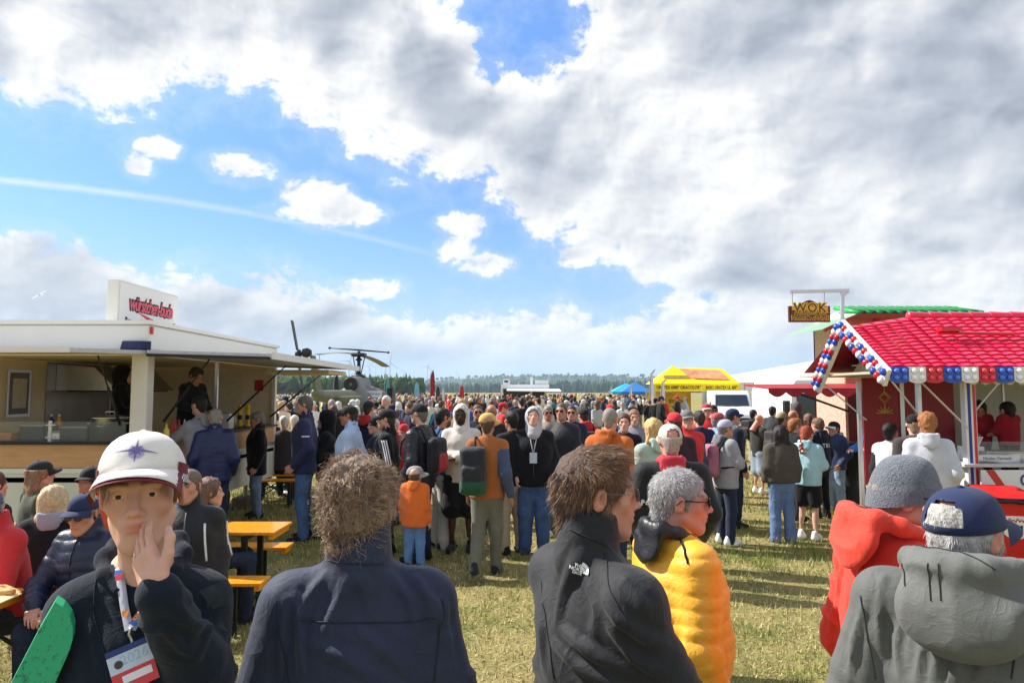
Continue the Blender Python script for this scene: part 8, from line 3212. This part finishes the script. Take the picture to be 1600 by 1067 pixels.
  if q is not None:
    z = nn.normalized()
    x = Vector((0, 0, 1)).cross(z).normalized()
    y = z.cross(x)
    Mx = Matrix((x, y, z)).transposed().to_4x4()
    Mx.translation = q + z * .022
    Mx = Mx @ Matrix.Rotation(R(18), 4, 'Z')
    w, hh = .040, .043
    cd = MB().box(-w, w, -hh, hh, -.0015, .0015, M=Mx).build('badge_card', mat('card_paleblue', srgb(196, 214, 228), .25, var=.1, vscale=20, coat=.5), root, bevel=.001)
    MB().box(-w, w, hh - .012, hh, .0016, .0022, M=Mx).build('card_header', mat('card_navy', srgb(38, 60, 120), .3, var=.1), cd)
    MB().box(-w, w, -hh, -.004, .0016, .0022, M=Mx).build('card_band', mat('card_red', srgb(206, 62, 64), .3, var=.1), cd)
    MB().box(-w * .55, w * .8, -hh * .62, -hh * .28, .0023, .0028, M=Mx).build('card_name_box', mat('card_white2', srgb(232, 232, 236), .3, var=0), cd)
    MB().lathe([(.008, 0), (.008, .0008)], 14, M=Mx @ Matrix.Translation((-w * .55, .012, .0018))).build('card_logo', mat('card_ink2', srgb(70, 60, 60), .4, var=.4, vscale=300), cd)
    lettering('2026', .026, mat('card_grey', srgb(168, 190, 208), .3, var=0), cd, Mx @ Matrix.Translation((.008, .016, .0018)), depth=.0004)
  # trouser drawstring hem, sleeve badge
  S.seam('sleeve_seam', [(150, 905), (146, 960), (160, 1010), (180, 1060)], .0012, cloth((18, 26, 38)), P['jacket'])
  Surf(P).decal(grid_mesh(lambda x, y: abs(x) < .5 - .2 * max(0, -y), 6, 6), 339, 930, .05, mat('sleeve_patch', srgb(26, 36, 40), .7, var=.1), P['jacket'], 'sleeve_patch', lift=.0015)


# ---- man with curly grey brown hair, from behind
ARMS['flare'] = ((.146, -.02, .64), (.15, .03, .49))


def fg_curly():
  P = person('person with curly grey brown hair in a plain navy jacket seen from behind', 566, 1.88, h=1.81, yaw=6, lod=0, group=NEAR, skin='ruddy', hair='curly', hairc=(122, 100, 84),
       jk=dict(c=(40, 49, 76), kind='shell', collar='high', fit=.022, wr=1.3, girth=1.0), lg=J_DARK, sw=1.0, arms=('flare', 'flare'), head=(-14, -2, 0), glasses={}, nk=.04)
  folds(P, [(((462, 930), (468, 985), (470, 1060)), .012, .012), (((448, 935), (440, 990), (436, 1060)), .010, .010), (((505, 900), (480, 935), (466, 975)), .013, .010), (((548, 905), (522, 950), (505, 990)), .014, .009),
       (((610, 900), (640, 935), (652, 985)), .014, .010), (((650, 905), (676, 945), (684, 1000)), .012, .011), (((690, 940), (700, 1000), (708, 1060)), .012, .011), (((560, 985), (610, 1020), (660, 1060)), .014, .009), (((480, 1000), (540, 1030), (600, 1066)), .014, .008),
       (((560, 895), (575, 925), (580, 960)), .012, .007)])
  S = Surf(P)
  m = cloth((20, 28, 48), kind='shell')
  keep = lambda c: np.clip(.02 + (np.linalg.norm(c - np.array((-.015, -.06, .148)), axis=1) > .022), 0, 1)
  add_strands(P, 7500, .034, .0012, (172, 146, 122), 3, style='curly', curl=.9, lift=.5, grav=.15, keep=keep)
  add_strands(P, 6000, .030, .0011, (104, 84, 70), 4, style='curly', curl=.9, lift=.3, grav=.3, keep=keep, name='hair_strands')
  add_strands(P, 2500, .055, .0009, (186, 160, 134), 5, style='curly', curl=.7, lift=.9, grav=.05, keep=keep)
  J = P['jacket']
  S.seam('yoke_seam', [(462, 968), (520, 972), (570, 973), (630, 972), (680, 966)], .0016, m, J)
  S.seam('shoulder_seam', [(430, 938), (436, 985), (448, 1040), (452, 1066)], .0016, m, J)
  S.seam('shoulder_seam', [(690, 935), (686, 985), (678, 1066)], .0016, m, J)
  S.seam('collar_seam', [(512, 874), (540, 880), (570, 882), (600, 880), (622, 872)], .0014, m, J)


# ---- bespectacled man in the black shell jacket
def fg_black():
  P = person('person with glasses in a black shell jacket with a white logo', 936, 1.98, h=1.835, yaw=-62, lod=0, group=NEAR, skin='ruddy', hair='swept', hairc=(86, 62, 48), glasses=dict(frame=(120, 110, 104), thick=.0011), beard=.22, beardc=(130, 92, 76),
       jk=dict(c=(32, 33, 39), kind='shell', collar=1.12, fit=.026, wr=1.7, belly=.012, girth=1.0, hem=.44), lg=J_DARK, arms=('cross', 'cross2'), sw=1.02, head=(-22, 2, 0), lean=-2, nk=.03, hands=('relax', None))
  folds(P, [(((905, 870), (880, 920), (868, 980)), .013, .011), (((940, 930), (975, 975), (1035, 1010)), .013, .014), (((975, 900), (1010, 950), (1060, 985)), .012, .012), (((880, 985), (925, 1020), (985, 1050)), .013, .013),
       (((868, 1005), (900, 1040), (950, 1066)), .012, .011), (((955, 985), (990, 1030), (1030, 1050)), .012, .012), (((990, 870), (1020, 905), (1050, 955)), .012, .010), (((850, 920), (846, 980), (850, 1050)), .013, .010), (((915, 905), (930, 950), (925, 1000)), .014, .008)])
  S = Surf(P)
  J = P['jacket']
  add_strands(P, 13000, .032, .0009, (140, 108, 82), 6, style='swept', lift=.16, grav=.12, curl=.08, mess=.14, flow=lambda p, n, f: f * .5 + np.array((.25, .75, .1)) * np.clip((p[:, 2:3] - .05) / .05, 0, 1) + np.array((0, -.4, -.5)) * (1 - np.clip((p[:, 2:3] - .03) / .05, 0, 1)), keep=lambda c: (c[:, 1] < .075).astype(float))
  add_strands(P, 7000, .026, .0009, (72, 52, 42), 7, style='swept', lift=.1, grav=.3, curl=.05, mess=.12, flow=lambda p, n, f: np.array((0, -.5, -.8)) + 0 * p, keep=lambda c: (c[:, 2] < .07).astype(float))
  wm = mat('logo_white', srgb(236, 236, 236), .6, var=0)
  # quarter dome of three arcs with three words beside it
  def dome(x, y):
    r = math.hypot(x + .5, y + .5)
    return r < 1.0 and y > -.5 and not (.60 < r < .66 or .30 < r < .36)
  S.decal(grid_mesh(dome, 22, 22), 916, 889, .026, wm, J, 'logo_dome', roll=R(-12))
  for k, t in enumerate(('THE', 'NORTH', 'FACE')):
    S.decal(text_mesh(t, .011, .0, offset=.0004), 902 + (2 if k == 0 else 0), 882.5 + 5.2 * k + 1, 1.0, wm, J, 'logo_lettering', roll=R(-12))
  dk = cloth((12, 12, 15), kind='shell')
  S.seam('shoulder_seam', [(946, 862), (950, 905), (966, 950), (985, 985)], .0016, dk, J)
  S.seam('collar_seam', [(872, 812), (890, 826), (915, 838), (948, 852), (985, 868)], .0016, dk, J)
  S.seam('back_seam', [(845, 905), (852, 960), (860, 1010), (866, 1060)], .0014, dk, J)


# ---- man in the yellow quilted jacket
def fg_yellow():
  P = person('person with short grey hair in a bright yellow quilted jacket', 1054, 2.74, h=1.70, yaw=-72, lod=0, group=NEAR, skin='ruddy', hair='crop', hairc=(150, 148, 148), glasses=dict(thick=.0026),
       jk=dict(c=(252, 182, 8), kind='puffer', puff=.0075, pitch=.05, fit=.026, belly=.03, girth=1.0, hem=.44, wr=1.1), hood=(34, 34, 40), lg=BLK, arms=('down', 'down'), sw=1.0, head=(-24, 2, 0), hoodk=.85, nk=.045)
  add_strands(P, 9000, .018, .0010, (206, 204, 202), 8, style='crop', lift=.6, grav=.1, mess=.2, keep=lambda c: (c[:, 1] < .085).astype(float))
  add_strands(P, 5000, .015, .0009, (128, 124, 122), 9, style='crop', lift=.5, grav=.3, keep=lambda c: (c[:, 2] < .05).astype(float))
  S = Surf(P)
  J = P['J']
  pts = []
  for k in range(14):
    z = J['pelvis'][2] - .05 + (J['neck'][2] - .03 - J['pelvis'][2] + .05) * k / 13
    p, n = S.ray((0, .8, z), (0, -1, 0))
    if p is not None:
      pts.append(tuple(p))
  if len(pts) > 3:
    MB().tube([Vector(p) + Vector((0, .003, 0)) for p in pts], .006, 6).build('zip', cloth((22, 22, 24)), P['jacket'], True)
  S.seam('shoulder_stripe', [(1062, 840), (1070, 858), (1075, 880)], .005, cloth((22, 22, 24)), P['jacket'])


# ---- man with the grey knitted hat
def fg_red():
  P = person('person in a grey knitted hat and orange red hooded jacket', 1392, 2.32, h=1.775, yaw=-84, lod=0, group=NEAR, skin='ruddy', beanie=(112, 118, 128), hair='nape', hairc=(140, 130, 124), glasses=dict(thick=.0022), beard=.15, beardc=(150, 130, 120),
       jk=dict(c=(236, 52, 22), kind='shell', fit=.030, wr=1.6, girth=1.0, hem=.44), hood=(238, 58, 24), lg=J_DARK, arms=('flare', 'flare'), sw=1.05, head=(-26, 3, 0), neck_fwd=.015, hooddz=.03, hoodk=1.0, nk=.055)
  f = Fld(P['J']['neck'] - .2, P['J']['neck'] + .2, .008)
  n = P['J']['neck']
  ring = [(.05, .085, .0), (.075, .03, .03), (.076, -.035, .055), (.04, -.085, .07), (0, -.095, .072), (-.04, -.085, .07), (-.076, -.035, .055), (-.075, .03, .03), (-.05, .085, .0)]
  f.chain([n + np.array(q) for q in ring], [.018] * 9, .015)
  f.cap(n, n + np.array((0, .01, .2)), .056, .06, .01, op='sub')
  V, F = f.mesh()
  obj('hood_lining', mesh_np('hood_lining', V, F), cloth((46, 48, 70)), P['hood'])
  folds(P, [(((1335, 830), (1315, 890), (1305, 960)), .013, .012), (((1310, 900), (1300, 960), (1296, 1020)), .013, .011), (((1350, 870), (1340, 940), (1320, 1000)), .012, .012)])
  S = Surf(P)
  m = cloth((190, 36, 14))
  S.seam('shoulder_seam', [(1305, 800), (1330, 815), (1352, 845)], .0016, m, P['jacket'])
  S.seam('arm_seam', [(1352, 845), (1350, 900), (1336, 960), (1322, 1020)], .0016, m, P['jacket'])


# ---- man with navy cap and slate hooded jacket, from behind
def fg_slate():
  P = person('person with white hair, navy cap and slate grey hooded jacket from behind', 1498, 1.9, h=1.735, yaw=-36, lod=0, group=NEAR, skin='ruddy', hair='short', hairc=(176, 172, 168),
       jk=dict(c=(96, 98, 95), kind='shell', fit=.032, wr=1.4, girth=1.05, hem=.44), lg=J_DARK, cap=dict(c=(34, 48, 88), back=True, turn=R(0), tilt=R(4), lift=-.004, scale=1.06), arms=('flare', 'flare'), sw=1.16, head=(-24, 6, 0), nk=.075)
  add_strands(P, 6000, .022, .0014, (206, 202, 198), 12, style='short', lift=.12, grav=.3, mess=.15, keep=lambda c: ((c[:, 2] < .008) | ((c[:, 1] < -.07) & (c[:, 2] > .030) & (np.abs(c[:, 0]) < .034) & (c[:, 2] < .062))).astype(float))
  # big lined hood lying on the back
  J = P['J']
  n = J['neck']
  f = Fld(n - .32, n + .28, .0075)
  ring = [(.07, .10, -.02), (.105, .04, .015), (.120, -.03, .045), (.10, -.10, .060), (.05, -.135, .066), (0, -.142, .066), (-.05, -.135, .066), (-.10, -.10, .060), (-.120, -.03, .045), (-.105, .04, .015), (-.07, .10, -.02)]
  f.chain([n + np.array(q) for q in ring], [.020, .024, .028, .030, .031, .031, .031, .030, .028, .024, .02], .02)
  f.ell(n + np.array((0, -.135, -.045)), (.150, .055, .115), .04, rot=(R(-10), 0, 0))
  f.cap(n + np.array((0, -.02, .03)), n + np.array((0, .0, .2)), .066, .10, .012, op='sub')
  V, F = f.mesh()
  N = vnormals(V, F)
  Q = V + .02 * np.stack([vnoise(V, 7, 1), vnoise(V, 7, 2), vnoise(V, 7, 3)], 1)
  V = V + N * (.005 * ridged(vnoise(Q, (8, 8, 14), 5)) + .003 * vnoise(V, 16, 6))[:, None]
  P['hood'] = obj('hood', mesh_np('hood', V.astype(np.float32), F), cloth((104, 106, 102), kind='shell'), P['root'])
  H = Surf(P, 'hood')
  m = cloth((52, 54, 54))
  for off in (-8, 8):
    H.seam('hood_seam', [(1455 + off, 850), (1458 + off, 880), (1460 + off, 910), (1462 + off, 938)], .0016, m, P['hood'])
  H.seam('hood_seam', [(1412, 848), (1410, 880), (1414, 915)], .0016, m, P['hood'])
  H.seam('hood_hem', [(1398, 858), (1430, 852), (1480, 855), (1520, 870), (1555, 890)], .0016, m, P['hood'])
  folds(P, [(((1560, 930), (1545, 990), (1530, 1066)), .013, .014), (((1510, 965), (1505, 1010), (1490, 1066)), .013, .013), (((1450, 985), (1440, 1020), (1432, 1066)), .013, .011), (((1585, 900), (1598, 950), (1600, 1000)), .013, .012),
       (((1345, 950), (1335, 1000), (1325, 1066)), .012, .012), (((1380, 900), (1372, 960), (1378, 1030)), .012, .010), (((1410, 960), (1400, 1010), (1405, 1060)), .012, .010), (((1475, 970), (1462, 1010), (1460, 1060)), .012, .011)])
  S = Surf(P)
  S.seam('shoulder_seam', [(1350, 880), (1345, 930), (1355, 990), (1368, 1060)], .0018, m, P['jacket'])
  S.seam('shoulder_seam', [(1596, 930), (1588, 990), (1580, 1060)], .0018, m, P['jacket'])
  C = Surf(P, 'cap')
  b, nn = C.at_px(1472, 781)
  if b is not None:
    MB().lathe([(.0045, 0), (.0045, .0012), (.0025, .0016)], 12, M=face_frame(b + nn * .001, nn.cross(Vector((0, 0, 1))), (0, 0, 1))).build('eyelet', cloth((60, 74, 110)), P['cap'], True)
  if '_M' in P['cap']:
    del P['cap']['_M']


fg_boy()
fg_curly()
fg_black()
fg_yellow()
fg_red()
fg_slate()


# ---- green foam wing leaning at the table
def green_board():
  o = at(70, 1010, 1.5)
  r = empty('foam_wing', (o.x, o.y, 0), 0, 'bright green speckled foam wing board leaning by the near bench', 'foam board')
  q = lambda px, py, d=1.5: at(px, py, d) - Vector((o.x, o.y, 0))
  pts = [(86, 940), (98, 948), (109, 962), (114, 980), (113, 1000), (106, 1022), (88, 1062), (60, 1120), (20, 1200), (-60, 1360), (-110, 1345), (-40, 1180), (20, 1062), (60, 985)]
  f = [q(a, b, 1.50 + (b - 940) * -.0004) for a, b in pts]
  n = len(f)
  off = Vector((-.012, .028, .006))
  bk = [v + off for v in f]
  gm = bpy.data.materials.new('foam_green')
  gm.use_nodes = True
  g = NG(gm.node_tree)
  p = g.n['Principled BSDF']
  tc = g.new('ShaderNodeTexCoord').outputs['Object']
  v = g.noise(tc, 95, 3, .6)
  c = g.mix(g.maprange(v, .56, .68), (.012, .36, .13), (.006, .14, .07))
  g.put(p.inputs['Base Color'], c)
  p.inputs['Roughness'].default_value = .45
  b = g.new('ShaderNodeBump')
  b.inputs['Distance'].default_value = .003
  g.l.new(v, b.inputs['Height'])
  g.l.new(b.outputs[0], p.inputs['Normal'])
  mb = MB()
  mb.add(f + bk, [tuple(range(n)), tuple(range(2 * n - 1, n - 1, -1))], 0)
  mb.mi = [0, 0]
  mb.add(f + bk, [(i, i + n, (i + 1) % n + n, (i + 1) % n) for i in range(n)], 1)
  mb.build('foam_slab', [gm, mat('foam_edge', (.02, .42, .17), .5, var=.1)], r)
  MB().bar(q(-110, 1345, 1.335), q(0, 1350, 1.33), .05, .03).build('foam_foot', gm, r)


green_board()


def clear_tags():
  for o in bpy.data.objects:
    if '_M' in o:
      del o['_M']


clear_tags()


# ------------------------------------------------------------------ small things people wear and hold
def line_on(P, pts, rad, c, name, key='jacket', lift=.002):
  S = Surf(P, key)
  out = []
  for o, d in pts:
    p, n = S.ray(o, d)
    if p is not None:
      out.append(p + n * lift)
  if len(out) > 1:
    MB().tube(out, rad, 5).build(name, cloth(c), P[key], True)


def front_zip(P, c, rad=.006):
  J = P['J']
  z0, z1 = J['pelvis'][2] + .02, J['neck'][2] - .02
  line_on(P, [((0, .8, z0 + (z1 - z0) * k / 9), (0, -1, 0)) for k in range(10)], rad, c, 'zip')


def details():
  # sleeve stripes of the track jacket: three down each arm
  P = W_['track']
  J = P['J']
  for i, s in ((0, 1), (1, -1)):
    a, b, w = J['sh%d' % i], J['el%d' % i], J['wr%d' % i]
    for k in (-1, 0, 1):
      pts = []
      for t in np.linspace(.0, 1, 9):
        q = a + (b - a) * t
        pts.append(((q[0] + s * .3, q[1] + .026 * k, q[2]), (-s, 0, 0)))
      for t in np.linspace(.15, .95, 7):
        q = b + (w - b) * t
        pts.append(((q[0] + s * .3, q[1] + .024 * k, q[2]), (-s, 0, 0)))
      line_on(P, pts, .008, (236, 236, 238), 'sleeve_stripe', lift=.001)
  front_zip(P, (200, 200, 200), .004)
  for key, c in (('navy', (190, 190, 196)), ('coat', (60, 60, 64)), ('pale', (70, 80, 110)), ('youth', (80, 82, 88)), ('sports', (120, 120, 124)), ('crest', (24, 30, 50))):
    front_zip(W_[key], c, .004)
  # sleeve tag of the navy softshell
  P = W_['navy']
  J = P['J']
  q = J['sh1'] * .55 + J['el1'] * .45
  line_on(P, [((q[0] - .3, q[1] - .05 + .1 * k / 5, q[2]), (1, 0, 0)) for k in range(6)], .012, (230, 230, 232), 'sleeve_tag', lift=-.002)
  # lanyard with card on the hooded youth
  P = W_['youth']
  J = P['J']
  n, c = J['neck'], J['chest']
  for s in (-1, 1):
    line_on(P, [((s * .05 * (1 - k / 7), .8, n[2] - .02 - .26 * k / 7), (0, -1, 0)) for k in range(8)], .006, (190, 192, 200), 'lanyard')
  S = Surf(P)
  p, nn = S.ray((0, .8, n[2] - .32), (0, -1, 0))
  if p is not None:
    MB().box(p.x - .045, p.x + .045, p.y + .008, p.y + .014, p.z - .065, p.z + .065).build('badge_card', mat('card_paleblue', srgb(196, 214, 228), .25), P['root'])
  # white letters on the navy hoodie's back, print on the broad black jacket
  for key, txt, sz, dz in (('letters', 'TBS', .085, -.10), ('broad', 'Powered by', .05, -.16)):
    P = W_[key]
    J = P['J']
    S = Surf(P)
    me = text_mesh(txt, sz, 0.0, offset=.002, spacing=1.25)
    me.materials.clear()
    for v in me.vertices:
      r, nn = S.ray((v.co.x + (.03 if key == 'letters' else -.08), -.9, J['chest'][2] + v.co.y + dz + .10), (0, 1, 0))
      v.co = (r + nn * .004) if r is not None else Vector((0, 0, 0))
    obj('lettering', me, cloth((225, 225, 228)), P['jacket'])
  # white flashes on the sports jacket
  P = W_['sports']
  J = P['J']
  for i, s in ((0, 1), (1, -1)):
    a, b = J['sh%d' % i], J['el%d' % i]
    line_on(P, [((a[0] * .75 + s * .02 * k / 6, .8, a[2] - .02 - .26 * k / 6), (0, -1, 0)) for k in range(7)], .010, (232, 232, 234), 'white_flash', lift=-.001)
    line_on(P, [((a[0] + (b[0] - a[0]) * t + s * .3, a[1] + (b[1] - a[1]) * t, a[2] + (b[2] - a[2]) * t), (-s, 0, 0)) for t in np.linspace(.1, 1, 8)], .014, (232, 232, 234), 'white_flash', lift=-.003)
  # crest on the navy cap
  P = W_['crest']
  C = Surf(P, 'cap')
  C.decal(grid_mesh(lambda x, y: .13 < x * x + y * y < .2 or abs(x) < .04 or abs(y) < .04 or abs(x - y) < .04 or abs(x + y) < .04 if x * x + y * y < .2 else False, 18, 18), 150, 776, .045, mat('crest_thread', srgb(206, 204, 190), .7), P['cap'], 'crest', lift=.002)

  # burger held over the counter
  P = W_['burger']
  J = P['J']
  M = Matrix.Translation(P['root'].location) @ Matrix.Rotation(P['root'].rotation_euler.z, 4, 'Z')
  mid = (J['wr0'] + J['wr1']) / 2 + np.array((0, .10, .06))
  p = M @ Vector(mid)
  b = empty('burger', p, 0, 'burger in a bun held in both hands at the sausage counter', 'burger')
  MB().lathe([(.04, -.035), (.058, -.03), (.06, -.01), (.055, -.005)], 18).build('bun_bottom', mat('bun', srgb(206, 146, 80), .5), b, True)
  MB().lathe([(.058, -.004), (.066, .0), (.066, .008), (.055, .012)], 18).build('filling', mat('filling', srgb(120, 110, 40), .6, var=.6, vscale=60), b, True)
  MB().lathe([(.056, .012), (.06, .02), (.05, .045), (.025, .06), (.004, .063)], 18).build('bun_top', mat('bun', srgb(206, 146, 80), .5), b, True)
  # bright blue bag in the softshell man's left hand
  P = W_['bag']
  J = P['J']
  M = Matrix.Translation(P['root'].location) @ Matrix.Rotation(P['root'].rotation_euler.z, 4, 'Z')
  p = M @ Vector(J['wr1'] + np.array((0, .05, -.09)))
  b = empty('shopping_bag', p, P['root'].rotation_euler.z + R(60), 'bright blue document bag carried in the hand of the dark softshell man', 'bag')
  f = Fld((-.26, -.06, -.30), (.26, .06, .04), .012)
  f.rbox((0, 0, -.13), (.23, .03, .13), .02, .01)
  V, F = f.mesh()
  V = V + vnormals(V, F) * (.006 * ridged(vnoise(V, 9, 3)))[:, None]
  obj('bag_body', mesh_np('bag', V.astype(np.float32), F), mat('bag_blue', srgb(24, 112, 214), .4, var=.1), b)
  MB().tube([(-.07, 0, -.005), (-.05, 0, .05), (.05, 0, .05), (.07, 0, -.005)], .01, 8).build('handle', mat('bag_blue', srgb(24, 112, 214), .4), b, True)
  # paper cup
  P = W_['cup']
  J = P['J']
  M = Matrix.Translation(P['root'].location) @ Matrix.Rotation(P['root'].rotation_euler.z, 4, 'Z')
  p = M @ Vector((J['wr0'] + J['wr1']) / 2 + np.array((0, .09, .0)))
  b = empty('paper_cup', p, 0, 'white paper cup held by the scarlet jacketed person', 'cup')
  MB().lathe([(.03, 0), (.042, .11)], 14).build('cup_wall', mat('cup_white', srgb(232, 230, 226), .6), b, True)
  MB().lathe([(.041, .1), (.045, .112), (.041, .116)], 14).build('rim', mat('cup_white', srgb(232, 230, 226), .6), b, True)


details()


# ------------------------------------------------------------------ thin summer haze
def build_haze():
  m = bpy.data.materials.new('haze_air')
  m.use_nodes = True
  nt = m.node_tree
  nt.nodes.clear()
  out = nt.nodes.new('ShaderNodeOutputMaterial')
  v = nt.nodes.new('ShaderNodeVolumePrincipled')
  v.inputs['Color'].default_value = (.62, .82, 1.0, 1)
  v.inputs['Density'].default_value = 0.00016
  v.inputs['Anisotropy'].default_value = 0.1
  nt.links.new(v.outputs[0], out.inputs['Volume'])
  o = MB().box(-3100, 3100, -70, 6500, -8, 230).build('haze', m)
  tag(o, 'thin blue haze over the field and the far hills', 'haze', kind='stuff')


build_haze()
